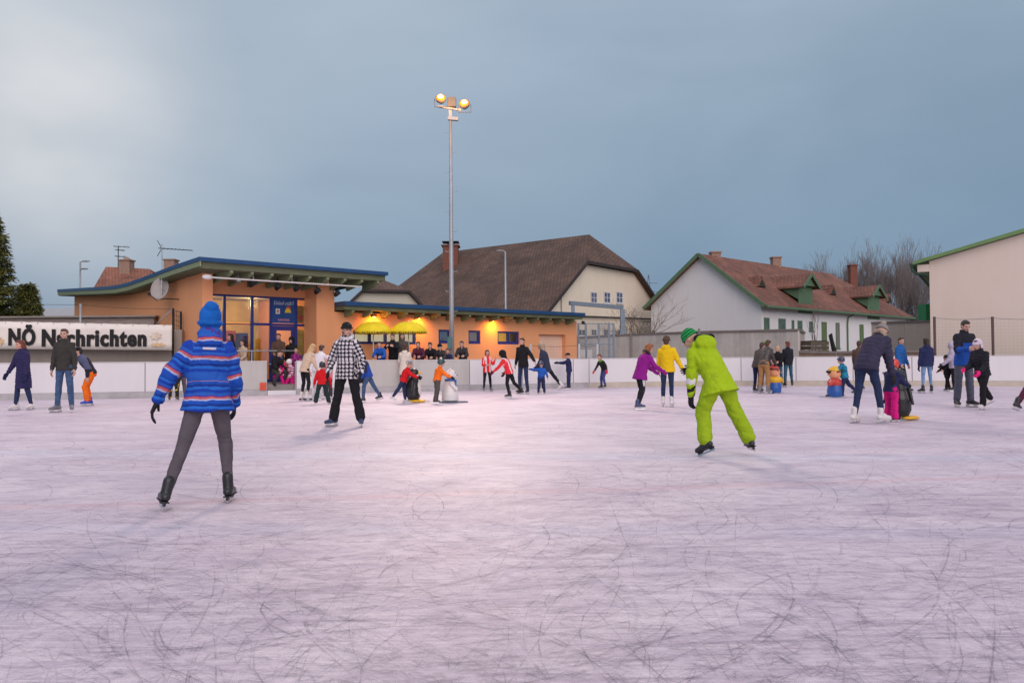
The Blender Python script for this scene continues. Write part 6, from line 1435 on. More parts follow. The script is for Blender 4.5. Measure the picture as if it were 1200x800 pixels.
# far backdrop: low hedge line so that gaps between houses do not show bare ground
# ================================================================== SKATING AIDS
PBLK = mat('plastic_black', (.016, .017, .02), .35, .15, 4, .02, spec=.5); PWHT = mat('plastic_white', (.70, .68, .66), .4, .06, 4, .03, spec=.5); PYEL = mat('plastic_yellow', (.75, .42, .02), .4, .08, 4, .02, spec=.5)
PBLU = mat('plastic_blue', (.02, .10, .36), .4, .08, 4, .02, spec=.5); PRED = mat('plastic_red', (.50, .05, .035), .4, .1, 4, .02, spec=.5); PORA = mat('plastic_peach', (.78, .36, .19), .45, .08, 4, .02)
def rm_part(name, mb, m, root, vox=.012, sm=3):
    v, n, ls, lt = remesh(mb, vox, sm); return put(name, (v, n, ls, lt), m, root)
def penguin(px, fy, yaw, label):
    g = hz(px, fy); root = empty('penguin_aid', g, R(yaw), label, 'skating aid', 'penguin shaped skating aids')
    b = MB(); b.loft([((0, 0, .07), (.15, 0, 0), (0, .14, 0)), ((0, 0, .18), (.20, 0, 0), (0, .19, 0)), ((0, -.01, .38), (.205, 0, 0), (0, .20, 0)), ((0, -.01, .55), (.16, 0, 0), (0, .16, 0)), ((0, 0, .66), (.105, 0, 0), (0, .11, 0))], 20)
    b.ell((0, .01, .78), (.125, .135, .13)); b.cap((-.19, -.02, .56), .035, (-.26, -.03, .30), .025); b.cap((.19, -.02, .56), .035, (.26, -.03, .30), .025); rm_part('body', b, PBLK, root)
    b = MB(); b.ell((0, .085, .33), (.155, .13, .27)); b.ell((0, .07, .72), (.09, .075, .09)); rm_part('belly', b, PWHT, root)
    b = MB(); b.cap((0, .12, .79), .04, (0, .24, .765), .014); rm_part('beak', b, PYEL, root)
    for s in (-1, 1):
        b = MB(); b.ell((s*.05, .125, .83), (.016, .01, .02)); b.build('eye', EYEM, root, True)
        b = MB(); b.ell((s*.13, .10, .045), (.10, .20, .04)); b.ell((s*.16, .22, .045), (.07, .10, .035)); rm_part('foot', b, PYEL, root)
        b = MB(); b.box((s*.13-.012, -.22, .0), (s*.13+.012, .42, .03)); b.build('runner', STEEL, root)
    b = MB(); b.tube([(-.13, -.05, .80), (-.15, -.24, .84), (.15, -.24, .84), (.13, -.05, .80)], .016, 8); b.build('handle', PBLK, root, True)
penguin(484.5, 471.5, -85, 'black and white penguin skating aid pushed by the child in the red jacket')
penguin(1054, 492, -55, 'black penguin skating aid with yellow feet held by the girl in pink trousers')
def bear(px, fy, yaw, label):
    g = hz(px, fy); root = empty('snowman_aid', g, R(yaw), label, 'skating aid')
    b = MB(); b.loft([((0, 0, .05), (.22, 0, 0), (0, .22, 0)), ((0, 0, .22), (.225, 0, 0), (0, .22, 0)), ((0, 0, .45), (.18, 0, 0), (0, .18, 0)), ((0, 0, .58), (.12, 0, 0), (0, .12, 0))], 20); b.ell((0, .01, .74), (.135, .14, .13)); b.ell((-.09, 0, .86), (.04, .03, .04)); b.ell((.09, 0, .86), (.04, .03, .04)); b.ell((0, .12, .71), (.06, .06, .05))
    b.cap((-.16, .0, .50), .05, (-.22, .14, .36), .045); b.cap((.16, .0, .50), .05, (.22, .14, .36), .045); rm_part('body', b, PWHT, root)
    b = MB(); b.loft([((0, 0, .565), (.145, 0, 0), (0, .145, 0)), ((0, 0, .62), (.135, 0, 0), (0, .135, 0))], 20); b.box((.06, .12, .42), (.12, .16, .6)); rm_part('scarf', b, PBLU, root, .01, 1)
    b = MB(); b.ell((0, .185, .72), (.025, .02, .018)); b.build('nose', PBLK, root, True)
    for s in (-1, 1): b = MB(); b.ell((s*.05, .135, .78), (.014, .01, .016)); b.build('eye', EYEM, root, True)
    b = MB(); b.loft([((0, .05, 0), (.30, 0, 0), (0, .42, 0)), ((0, .05, .03), (.30, 0, 0), (0, .42, 0))], 24); b.build('base', mat('aid_base', (.10, .12, .18), .5, .1, 5, 0), root, bevel=.004)
    b = MB(); b.tube([(-.14, -.02, .72), (-.16, -.22, .76), (.16, -.22, .76), (.14, -.02, .72)], .016, 8); b.build('handle', PBLK, root, True)
bear(527.5, 471.5, -80, 'white bear shaped skating aid with a blue scarf pushed by the child in orange')
def gnome(px, fy, yaw, label, hatm, midm, lowm, order):
    g = hz(px, fy); root = empty('gnome_aid', g, R(yaw), label, 'skating aid', 'coloured figure skating aids')
    b = MB(); b.loft([((0, 0, .02), (.20, 0, 0), (0, .19, 0)), ((0, 0, .16), (.22, 0, 0), (0, .21, 0)), ((0, 0, .34), (.19, 0, 0), (0, .18, 0))], 20); rm_part('trousers', b, lowm, root)
    b = MB(); b.loft([((0, 0, .33), (.195, 0, 0), (0, .185, 0)), ((0, 0, .42), (.22, 0, 0), (0, .20, 0)), ((0, 0, .52), (.15, 0, 0), (0, .14, 0))], 20); b.cap((-.19, .02, .46), .05, (-.22, .12, .36), .045); b.cap((.19, .02, .46), .05, (.22, .12, .36), .045); rm_part('jacket', b, midm, root)
    b = MB(); b.ell((0, 0, .66), (.175, .17, .165)); b.ell((0, .17, .64), (.03, .03, .025)); rm_part('head', b, PORA, root)
    b = MB(); b.ell((0, -.01, .76), (.165, .165, .11)); b.ell((0, -.03, .86), (.07, .07, .04)) if order else b.loft([((0, 0, .74), (.17, 0, 0), (0, .17, 0)), ((0, 0, .78), (.16, 0, 0), (0, .16, 0))], 18); rm_part('hat', b, hatm, root)
    for s in (-1, 1):
        b = MB(); b.ell((s*.06, .158, .69), (.016, .01, .02)); b.build('eye', EYEM, root, True); b = MB(); b.cap((s*.08, .02, .035), .04, (s*.09, .20, .035), .045); rm_part('shoe', b, PBLK, root)
        b = MB(); b.box((s*.13-.012, -.30, .0), (s*.13+.012, .40, .022)); b.build('runner', STEEL, root)
    b = MB(); b.tube([(-.16, -.05, .70), (-.17, -.24, .76), (.17, -.24, .76), (.16, -.05, .70)], .016, 8); b.build('handle', PBLK, root, True)
gnome(907.5, 460.5, -40, 'figure shaped skating aid with yellow jacket and blue trousers among the grown ups', PRED, PYEL, PBLU, True)
gnome(978.5, 465.5, 70, 'figure shaped skating aid with yellow hat and red jacket held by the child in turquoise', PYEL, PRED, PBLU, False)

# ================================================================== CLOTHES
C = cloth
NAVY = C('navy', (.022, .028, .085)); NAVYP = C('navy_purple', (.030, .027, .085)); JEANS = C('jeans', (.055, .10, .20), .3); JEANSL = C('jeans_light', (.16, .27, .46), .25); JEANSD = C('jeans_dark', (.022, .035, .085), .2)
BLK = C('black', (.014, .014, .017)); CHAR = C('charcoal', (.045, .043, .048)); GRYB = C('grey_brown', (.085, .075, .068)); OLIVE = C('dark_knit', (.045, .042, .038)); DGRN = C('dark_teal', (.018, .035, .036))
ORNG = C('orange', (.85, .16, .012)); REDC = C('red', (.58, .012, .018)); REDB = C('bright_red', (.72, .03, .035)); LIME = C('lime', (.34, .50, .012), .10); LIMEP = C('lime_trousers', (.29, .43, .014), .10); PURP = C('purple', (.25, .012, .22), .12); YELC = C('yellow', (.76, .50, .01), .10)
BEIG = C('beige', (.60, .45, .33)); CREAMC = C('cream', (.66, .58, .50)); WHTC = C('white', (.72, .69, .73), .06); BLUEC = C('blue', (.018, .10, .42)); TURQ = blocks('turq_print', [(.015, .20, .30), (.02, .27, .40), (.01, .13, .27)], 30.0); MAG = C('magenta', (.62, .012, .20)); TAN = C('tan', (.36, .19, .075)); BRNC = C('brown', (.10, .06, .045)); LEATH = mat('leather', (.05, .042, .04), .45, .2, 8, .2, spec=.5)
LILAC = C('lilac_fleece', (.45, .40, .50), .15); GREYP = C('slate', (.085, .09, .125)); GREYT = C('grey_trousers', (.105, .090, .105)); BLJ = C('black_jacket', (.018, .018, .026)); DPURP = C('dark_plum', (.09, .02, .045)); STEELB = C('steel_blue', (.10, .13, .20))
WSK = mat('skate_white', (.66, .63, .62), .4, .06, 6, .05, spec=.5); GSK = mat('skate_grey', (.20, .20, .22), .5, .3, 9, .05); BSK = mat('skate_black', (.02, .021, .024), .4, .2, 6, .05, spec=.5); USK = mat('skate_blue', (.012, .05, .46), .4, .1, 6, .05, spec=.5); NSK = mat('skate_navy', (.05, .07, .14), .5, .3, 9, .05); BOOTB = mat('boot_black', (.022, .02, .02), .6, .2, 6, .1)
STRIPE = stripes('blue_striped', .155, [(0, (.010, .05, .36)), (.16, (.020, .14, .55)), (.30, (.008, .035, .24)), (.42, (.012, .08, .44)), (.60, (.40, .42, .62)), (.69, (.52, .10, .09)), (.80, (.08, .04, .28)), (.86, (.02, .11, .48))], wob=.03)
BLUEHAT = C('hat_blue', (.010, .13, .50), .2); GREENHAT = stripes('green_knit', .036, [(0, (.004, .06, .02)), (.4, (.02, .32, .08))]); HOUND = checks('houndstooth', .066, (.014, .012, .020), (.68, .64, .68)); PINKS = stripes('pink_stripes', .075, [(0, (.62, .50, .58)), (.42, (.42, .02, .16)), (.72, (.16, .01, .08))])
YOKE = yoke('blue_black_yoke', (.014, .075, .36), (.016, .016, .024), .50); YELBLK = blocks('yellow_black_print', [(.02, .02, .02), (.02, .02, .02), (.60, .46, .02)], 11.0); GRNBLK = yoke('black_green_top', (.018, .02, .02), (.10, .30, .02), .40, False); REDW = yoke('red_white_jacket', (.70, .03, .035), (.70, .03, .035), .9)
def sidestripe(name, base, st):
    def bld_(n, l, sp, M):
        f = M('MULTIPLY', M('GREATER_THAN', sp.outputs['X'], .052), M('LESS_THAN', M('FRACT', M('MULTIPLY', sp.outputs['X'], 38.0)), .7)); mx = n.new('ShaderNodeMix'); mx.data_type = 'RGBA'; l.new(f, mx.inputs[0]); mx.inputs[6].default_value = (*base, 1); mx.inputs[7].default_value = (*st, 1); return mx.outputs[2]
    return patmat(name, bld_)
def centre(name, base, st, w_=.045):
    def bld_(n, l, sp, M):
        f = M('MULTIPLY', M('LESS_THAN', M('ABSOLUTE', M('SUBTRACT', M('ABSOLUTE', sp.outputs['X']), .075)), w_*.5), M('LESS_THAN', sp.outputs['Z'], .5)); f2 = M('MAXIMUM', f, M('MULTIPLY', M('GREATER_THAN', sp.outputs['Z'], .5), M('LESS_THAN', M('ABSOLUTE', sp.outputs['X']), .014)))
        mx = n.new('ShaderNodeMix'); mx.data_type = 'RGBA'; l.new(f2, mx.inputs[0]); mx.inputs[6].default_value = (*base, 1); mx.inputs[7].default_value = (*st, 1); return mx.outputs[2]
    return patmat(name, bld_)
LEGST = sidestripe('legging_stripe', (.014, .014, .018), (.55, .55, .58)); REDST = centre('red_white_panels', (.72, .03, .04), (.72, .66, .66)); REDST2 = centre('red_side_panels', (.58, .012, .02), (.62, .56, .56), .03)
PMAG = blocks('plum_print', [(.20, .01, .13), (.06, .01, .07), (.40, .05, .25)], 18.0)
FURB = hairm('fur_beige', (.36, .27, .20)); FURK = hairm('fur_black', (.02, .018, .018)); FURW = hairm('fur_white', (.62, .60, .62)); GKN = C('grey_knit', (.26, .235, .23), .3); HELB = mat('helmet_black', (.018, .022, .024), .3, .1, 5, 0, spec=.6); HELG = mat('helmet_green', (.03, .075, .075), .3, .15, 5, 0, spec=.6); HELW = mat('helmet_white', (.68, .67, .68), .3, .05, 5, 0, spec=.6); HELN = mat('helmet_navy', (.04, .045, .10), .3, .1, 5, 0, spec=.6); HELR = mat('helmet_red', (.62, .05, .03), .3, .3, 12, 0, spec=.6); HELU = mat('helmet_blue', (.015, .06, .34), .3, .1, 5, 0, spec=.6)
PINKG = C('glove_pink', (.80, .02, .20)); GRNPOM = C('pom_green', (.10, .42, .04)); PKNIT = C('knit_pink_white', (.66, .56, .68), .18); GRYPAT = blocks('grey_pattern_knit', [(.5, .48, .47), (.08, .08, .09), (.3, .29, .29)], 40.0)
TEALJ = C('teal_jeans', (.035, .10, .15), .25); NAVB = C('navy_bright', (.02, .045, .19))

# ================================================================== SKATERS: foreground
person('nearest skater on the left in a blue striped winter jacket and tall blue hat', 243, 591, H=1.54, yaw=22, lean=7, side=2, head=(8, -2), aL=(0, 34, 14, 22), aR=(10, 14, 30, 3), lL=(-8, 15, 6, 20), lR=(18, 9, 26, 4), fL=(10, 0), fR=(14, 0),
       top=dict(m=STRIPE, th=.045, hem=.10, hood=True, collar=True, flare=.018, wr=.013, patch=(mat('reflector', (.6, .55, .62), .4, .1, 5, 0), .44, .10, .020, -.158)), pants=dict(m=GREYT, w=.0), hat=[('tallbeanie', BLUEHAT)], gloves=C('glove_black', (.02, .02, .022)), boots=BSK, bootkind='b')
person('skater in lime green jacket and trousers with a green striped hat, bending left', 843, 534, H=1.56, yaw=34, lean=36, side=-6, twist=-6, head=(26, 38), aL=(38, 14, 10, 4), aR=(72, -6, 55, 6), lL=(20, 8, 36, 10), lR=(-14, 17, 2, 19), fL=(8, -24), fR=(30, 0),
       top=dict(m=LIME, th=.042, hem=.17, hood='big', flare=.06, wr=.012, lining=BLK), pants=dict(m=LIMEP, w=.034, fl=.018, cut=.10), gaunt=.62, hat=[('beanie', GREENHAT)], gloves=MATS['cloth_glove_black'], boots=BSK, bootkind='b')
person('person in a black and white checked jacket and black hat standing wide legged', 407, 499.5, H=1.72, yaw=172, lean=2, head=(42, 4), aL=(2, 26, 26, 2), aR=(4, 24, 30, 2), lL=(2, 11, 2), lR=(2, 11, 2), fL=(24, 0), fR=(30, 0),
       top=dict(m=HOUND, th=.042, hem=.14, flare=.01, wr=.009, fur=FURW), pants=dict(m=BLK, w=.020, fl=.022, cut=.03), hat=[('short', DARKH), ('bucket', BLK)], gloves=MATS['cloth_glove_black'], boots=NSK)
person('woman in a navy quilted jacket and grey bobble hat bending over a child', 1017, 496.5, H=1.80, yaw=-60, lean=40, side=-2, head=(10, 34), aL=(48, 6, 14), aR=(52, 4, 10), lL=(-4, 7, 2), lR=(16, 3, 8), fL=(6, 0), fR=(10, 0),
       top=dict(m=C('dusk_navy', (.042, .038, .072)), th=.045, hem=.12, quilt=.085, fur=FURB), pants=dict(m=JEANSD, w=.0), hat=[('beanie', GKN), ('pompon', FURB, .155)], gloves=MATS['cloth_glove_black'], boots=WSK)
person('child in magenta trousers and navy jacket with a red helmet behind the penguin aid', 1044.5, 494, H=1.05, yaw=-62, lean=12, head=(0, 10), aL=(60, 6, 25), aR=(55, 6, 25), lL=(12, 5, 14), lR=(-2, 5, 6), top=dict(m=NAVY, th=.04, hem=.08), pants=dict(m=MAG, w=.028, fl=.02), hat=[('helmet', HELR)], gloves=MATS['cloth_glove_black'], boots=BSK)
person('man with dark hair in a blue and black winter jacket looking down at his hands', 1130, 477, H=1.84, yaw=186, lean=4, head=(-4, 22), aL=(26, 8, 78, -22), aR=(24, 14, 74, -14), lL=(4, 3, 6), lR=(3, 6, 4), fL=(16, 0), fR=(18, 0),
       top=dict(m=YOKE, th=.034, hem=.12), pants=dict(m=GREYP, w=.014, fl=.012), hat=[('short', DARKH)], boots=BSK)
person('girl in a black quilted jacket and fluffy white hat with pink gloves skating left', 1152, 480, H=1.44, yaw=108, lean=10, head=(10, 14), aL=(22, 8, 40), aR=(26, 8, 52, -6), lL=(16, 2, 12), lR=(-27, 6, 14), fR=(12, -22), top=dict(m=BLJ, th=.036, hem=.10, quilt=.07), pants=dict(m=BLK, w=.014, fl=.014), hat=[('long', BROWN), ('beanie', PKNIT), ('earflaps', PKNIT)], gloves=PINKG, boots=WSK)
person('skater in dark clothes mostly outside the right edge with one skate in view', 1221, 489, H=1.55, yaw=-70, lean=14, aL=(20, 10, 20), aR=(20, 10, 20), lL=(-34, 4, 8), lR=(18, 4, 20), fL=(10, -14), top=dict(m=BLJ, hem=.1, th=.03), pants=dict(m=DPURP, w=.01), hat=[('short', BROWN)], boots=BSK)
# left group
person('woman in a long dark navy quilted coat skating at the far left', 27, 480.5, H=1.62, yaw=158, lean=5, head=(-14, 8), aL=(8, 10, 10), aR=(10, 26, 22, 16), lL=(-4, 3, 10), lR=(10, 3, 6), top=dict(m=NAVYP, th=.032, hem=.42, quilt=.07, hood=True, flare=.0), pants=dict(m=JEANSD, w=.004), hat=[('bob', AUBURN)], gloves=MATS['cloth_navy'], boots=WSK, skin=SKIN2)
person('man in a dark knitted jumper and blue jeans standing in front of the banner', 75.5, 483, H=1.82, yaw=184, lean=1, head=(6, 2), aL=(4, 15, 12), aR=(0, 14, 10), lL=(2, 5, 2), lR=(2, 4, 2), fL=(26, 0), fR=(30, 0), top=dict(m=OLIVE, th=.020, hem=.08), pants=dict(m=JEANS, w=.006), hat=[('short', BROWN)], boots=GSK)
person('boy in orange trousers, dark cap and blue skates leaning forward at the left boards', 107, 475.5, H=1.56, yaw=118, lean=30, head=(6, 12), aL=(10, 8, 24), aR=(-6, 10, 30), lL=(24, 3, 34), lR=(16, 6, 26), top=dict(m=yoke('navy_white_sleeves', (.02, .02, .035), (.09, .10, .18), .42), th=.024, hem=.04), pants=dict(m=ORNG, w=.016, fl=.004), hat=[('cap', BLK), ('short', DARKH)], boots=USK)
person('child in black trousers with a yellow print half hidden behind the blue striped skater', 203.5, 469.5, H=1.12, yaw=20, top=dict(m=BLJ, th=.03, hem=.08), pants=dict(m=YELBLK, w=.02), hat=[('helmet', HELB)], boots=BSK, face=False)
person('youth in grey trousers standing behind the sleeve of the blue striped skater', 212, 468.5, H=1.28, yaw=10, lean=12, top=dict(m=NAVB, th=.03, hem=.06), pants=dict(m=GREYT, w=.01), hat=[('short', BROWN)], boots=NSK, face=False)
# by the gate
person('blond woman in a beige jumper and white figure skates leaning right by the gate', 357, 469.5, H=1.60, yaw=-38, lean=24, head=(-6, 22), aL=(36, 6, 14), aR=(40, 6, 16), lL=(8, 4, 16), lR=(10, 4, 22), top=dict(m=BEIG, th=.018, hem=.10), pants=dict(m=BLK, w=-.002, cut=.35), hat=[('long', BLOND)], boots=WSK, bootkind='b')
person('person in a white top bending beyond the blond woman', 371.5, 466, H=1.58, yaw=-30, lean=20, aL=(30, 6, 20), aR=(34, 6, 20), top=dict(m=WHTC, th=.026, hem=.10), pants=dict(m=WHTC, w=.006), hat=[('short', BROWN)], boots=WSK)
person('small child in a red jacket and dark helmet seen from behind', 377.5, 473.5, H=1.06, yaw=2, lean=3, aL=(4, 24, 10, 16), aR=(4, 26, 12, 14), lL=(2, 13, 2), lR=(2, 13, 2), top=dict(m=REDC, th=.034, hem=.08), pants=dict(m=DGRN, w=.026, fl=.022, cut=.0), hat=[('helmet', HELB)], gloves=REDC, boots=BSK, face=False)
person('child with a pale pink hat almost hidden between the red child and the checked jacket', 384.5, 468, H=1.22, yaw=150, lean=4, top=dict(m=C('rose', (.55, .20, .22)), th=.03), pants=dict(m=CHAR, w=.02), hat=[('beanie', PKNIT)], boots=WSK)
person('youth in a navy jacket and jeans skating left behind the checked jacket', 431.5, 471, H=1.36, yaw=98, lean=22, head=(0, 16), aL=(20, 8, 22), aR=(14, 12, 22), lL=(20, 3, 16), lR=(-26, 3, 6), fR=(10, -12), top=dict(m=yoke('blue_navy_jacket', (.02, .07, .36), (.025, .03, .07), .30), th=.034, hem=.08), pants=dict(m=JEANS, w=.008), hat=[('short', DARKH)], gloves=MATS['cloth_glove_black'], boots=BSK)
person('woman in a cream hooded coat standing at the boards seen from behind', 474.5, 459.5, H=1.60, yaw=4, lean=3, head=(-6, 6), aL=(24, 10, 30), aR=(24, 10, 30), top=dict(m=CREAMC, th=.034, hem=.32, hood=True, flare=.02), pants=dict(m=CHAR, w=.0), hat=[('bun', BROWN)], boots=WSK, face=False)
person('small child in a red jacket and patterned grey hat pushing a penguin aid', 473, 472, H=1.10, yaw=-84, lean=20, head=(0, 10), aL=(78, 6, 12), aR=(74, 6, 12), lL=(6, 3, 4), lR=(-32, 3, 4), fR=(8, -14), top=dict(m=REDC, th=.034, hem=.08), pants=dict(m=JEANSD, w=.014), hat=[('beanie', GRYPAT)], gloves=MATS['cloth_glove_black'], boots=WSK)
person('child in an orange jacket and dark green helmet pushing a white bear aid', 512.5, 472.5, H=1.12, yaw=-70, lean=13, head=(0, 8), aL=(66, 8, 18), aR=(58, 8, 20), lL=(4, 4, 10), lR=(-6, 6, 8), top=dict(m=ORNG, th=.034, hem=.06), pants=dict(m=GRYB, w=.028, fl=.012), hat=[('helmet', HELG)], gloves=MATS['cloth_glove_black'], boots=BSK)
person('young woman in a red and white jacket holding up a phone near the boards', 571, 458.5, H=1.40, yaw=-158, lean=2, head=(-12, 2), aL=(34, 14, 112, 10), aR=(14, 12, 80, -16), lL=(2, 5, 2), lR=(2, 5, 2), top=dict(m=REDST, th=.024, hem=.14), pants=dict(m=BLK, w=.0), hat=[('bob', DARKH)], boots=GSK)
person('girl in a red and white jacket and dark hood leaning left as she skates', 597, 466, H=1.38, yaw=72, lean=22, side=-4, head=(10, 16), aL=(62, 14, 14), aR=(20, 20, 40), lL=(8, 2, 22), lR=(-20, 4, 24), fR=(10, -10), top=dict(m=REDST, th=.026, hem=.08), pants=dict(m=BLK, w=.004), hat=[('hoodup', BLK)], gloves=DPURP, boots=BSK)
person('man in black leading a small child in blue by the hand', 613.5, 461.5, H=1.74, yaw=148, lean=5, head=(-4, 6), aL=(14, 42, 10, 38), aR=(-18, 22, 36, 10), lL=(2, 4, 6), lR=(6, 3, 12), top=dict(m=BLK, th=.028, hem=.12), pants=dict(m=JEANSD, w=.006), hat=[('short', BROWN)], boots=BSK)
person('small child in blue between two grown ups', 634.5, 461.5, H=1.00, yaw=176, lean=3, aL=(10, 30, 10), aR=(10, 88, 20, 100), top=dict(m=BLUEC, th=.034, hem=.06), pants=dict(m=NAVY, w=.026), hat=[('helmet', HELN)], boots=BSK)
person('person in a long navy parka with a fur hood pushing off on white skates', 640.5, 460, H=1.62, yaw=76, lean=15, head=(0, 10), aL=(30, 6, 22), aR=(26, 6, 26), lL=(16, 3, 18), lR=(-34, 4, 4), fR=(8, -32), top=dict(m=C('parka_navy', (.035, .042, .075)), th=.036, hem=.24), pants=dict(m=BLK, w=.002), hat=[('hoodup', FURB)], gloves=NAVY, boots=WSK)
person('boy in navy pointing left in front of the boards', 667, 455.8, H=1.28, yaw=84, lean=4, head=(0, 0), aL=(80, 4, 12), aR=(72, 4, 26), lL=(6, 3, 6), lR=(2, 3, 4), top=dict(m=NAVY, th=.03, hem=.10), pants=dict(m=NAVY, w=.02), hat=[('cap', BLK)], gloves=MATS['cloth_glove_black'], boots=BSK)
person('boy in a black and green top with red gloves crouching by the far boards', 708.5, 455.2, H=1.30, yaw=122, lean=28, head=(10, 10), aL=(26, 44, 20, 30), aR=(46, 20, 24, 4), lL=(26, 6, 36), lR=(14, 6, 20), top=dict(m=GRNBLK, th=.018, hem=.05), pants=dict(m=C('blue_violet', (.06, .08, .22)), w=.008), hat=[('short', AUBURN)], gloves=REDB, boots=BSK)
person('girl in a purple jacket with ginger hair pushing the skater in yellow', 751, 480, H=1.46, yaw=-66, lean=22, head=(-4, 18), aL=(64, 10, 20), aR=(58, 8, 28), lL=(14, 6, 26), lR=(-4, 8, 22), top=dict(m=PURP, th=.038, hem=.16, flare=.03, fur=FURK), pants=dict(m=LEGST, w=.0), hat=[('bob', GINGER)], gloves=PURP, boots=NSK)
person('skater in a yellow hooded jacket and navy jeans seen from behind', 782.5, 476.5, H=1.58, yaw=-22, lean=8, side=-3, head=(0, 6), aL=(12, 14, 16), aR=(2, 24, 10, 24), lL=(6, 3, 4), lR=(2, 1, 6), fL=(4, 0), fR=(8, 0), top=dict(m=YELC, th=.034, hem=.10, hood=True), pants=dict(m=JEANSD, w=.0), hat=[('short', BROWN), ('beanie', BRNC)], boots=WSK, face=False)
# group in front of the long concrete wall
person('person in a grey jacket and dark trousers stooping at the left of the group', 887.5, 459.5, H=1.60, yaw=-58, lean=24, head=(0, 16), aL=(40, 6, 16), aR=(36, 6, 20), lL=(6, 3, 10), lR=(2, 3, 12), top=dict(m=GRYB, th=.026, hem=.12), pants=dict(m=NAVY, w=.002), hat=[('short', BROWN)], boots=BSK)
person('man in tan trousers and a leather jacket stooping over the figure shaped aid', 895.5, 461, H=1.66, yaw=-48, lean=24, head=(0, 20), aL=(44, 6, 16), aR=(48, 6, 10), lL=(6, 5, 10), lR=(10, 3, 18), top=dict(m=LEATH, th=.026, hem=.05), pants=dict(m=TAN, w=.018), hat=[('short', BROWN)], boots=GSK)
person('person in a hat with a bright green bobble behind the stooping pair', 898, 455, H=1.56, yaw=150, lean=8, head=(0, 10), top=dict(m=CHAR, th=.03, hem=.12), pants=dict(m=CHAR, w=.004), hat=[('beanie', BRNC), ('pompon', GRNPOM, .165)], boots=GSK)
person('small child with a pinkish hat behind the figure shaped aid with the yellow jacket', 904.5, 457.5, H=1.02, yaw=-60, lean=10, aL=(60, 5, 15), aR=(60, 5, 15), top=dict(m=DPURP, th=.034), pants=dict(m=NAVY, w=.02), hat=[('beanie', C('dusty_rose', (.45, .20, .20)))], boots=BSK)
person('young woman with long blond hair in a black jacket and jeans', 912.5, 453.4, H=1.48, yaw=140, lean=2, head=(-10, 6), aL=(20, 6, 60, -10), aR=(30, 8, 80, -6), top=dict(m=BLK, th=.026, hem=.08), pants=dict(m=TEALJ, w=.0), hat=[('long', BLOND)], boots=GSK)
person('man in a black jacket and blue jeans seen from behind at the boards', 924, 453.4, H=1.64, yaw=12, lean=1, head=(10, 4), aL=(10, 8, 20), aR=(6, 8, 14), lL=(2, 4, 2), lR=(2, 6, 2), fR=(30, 0), top=dict(m=BLJ, th=.028, hem=.10), pants=dict(m=TEALJ, w=.006), hat=[('short', AUBURN)], boots=BSK, face=False)
person('child in a turquoise snow jacket and dark helmet holding a figure shaped aid', 990, 465.5, H=1.10, yaw=76, lean=10, head=(0, 4), aL=(72, 6, 10), aR=(76, 6, 8), lL=(16, 4, 14), lR=(-30, 6, 16), fR=(10, -6), top=dict(m=TURQ, th=.038, hem=.08, flare=.015), pants=dict(m=NAVY, w=.022), hat=[('helmet', HELN)], gloves=MATS['cloth_glove_black'], boots=BSK)
person('person in a brown jacket and black trousers behind the child in turquoise', 1007.5, 458.5, H=1.58, yaw=-34, lean=4, head=(-20, 4), aL=(16, 8, 20), aR=(12, 8, 20), lL=(10, 3, 4), lR=(-12, 3, 16), top=dict(m=BRNC, th=.028, hem=.14), pants=dict(m=BLK, w=.0), hat=[('short', BROWN)], boots=BSK)
person('man in a bright blue jacket walking behind the woman with the bobble hat', 1055, 459.5, H=1.66, yaw=-150, lean=4, head=(-14, 4), aL=(10, 10, 14), aR=(12, 10, 20), lL=(14, 2, 4), lR=(-12, 3, 8), top=dict(m=C('royal_blue', (.02, .11, .34)), th=.028, hem=.10), pants=dict(m=DGRN, w=.004), hat=[('short', BROWN)], boots=BSK)
person('girl in a navy jacket and light jeans standing with her back turned', 1086.5, 460.5, H=1.60, yaw=4, lean=1, head=(6, 0), aL=(2, 10, 10), aR=(2, 10, 10), lL=(2, 4, 2), lR=(2, 5, 2), fL=(20, 0), fR=(20, 0), top=dict(m=NAVY, th=.030, hem=.10, hood=True), pants=dict(m=JEANSL, w=-.004, cut=.3), hat=[('bob', DARKH)], gloves=MATS['cloth_glove_black'], boots=BSK, face=False)
person('child in a fluffy lilac hooded jacket with the hood up', 1118.5, 458.5, H=1.50, yaw=62, lean=6, side=-2, head=(4, 4), aL=(34, 8, 20), aR=(30, 10, 24), top=dict(m=LILAC, th=.040, hem=.12), pants=dict(m=BLK, w=.012), hat=[('hoodup', LILAC)], gloves=MATS['cloth_glove_black'], boots=BSK)
person('small child in black beside the child in lilac', 1110.5, 458.0, H=1.12, yaw=100, lean=3, head=(0, 0), aL=(40, 8, 30), aR=(30, 8, 30), lL=(16, 3, 4), lR=(-14, 3, 4), top=dict(m=BLK, th=.03), pants=dict(m=BLK, w=.016), hat=[('beanie', CHAR)], boots=BSK)
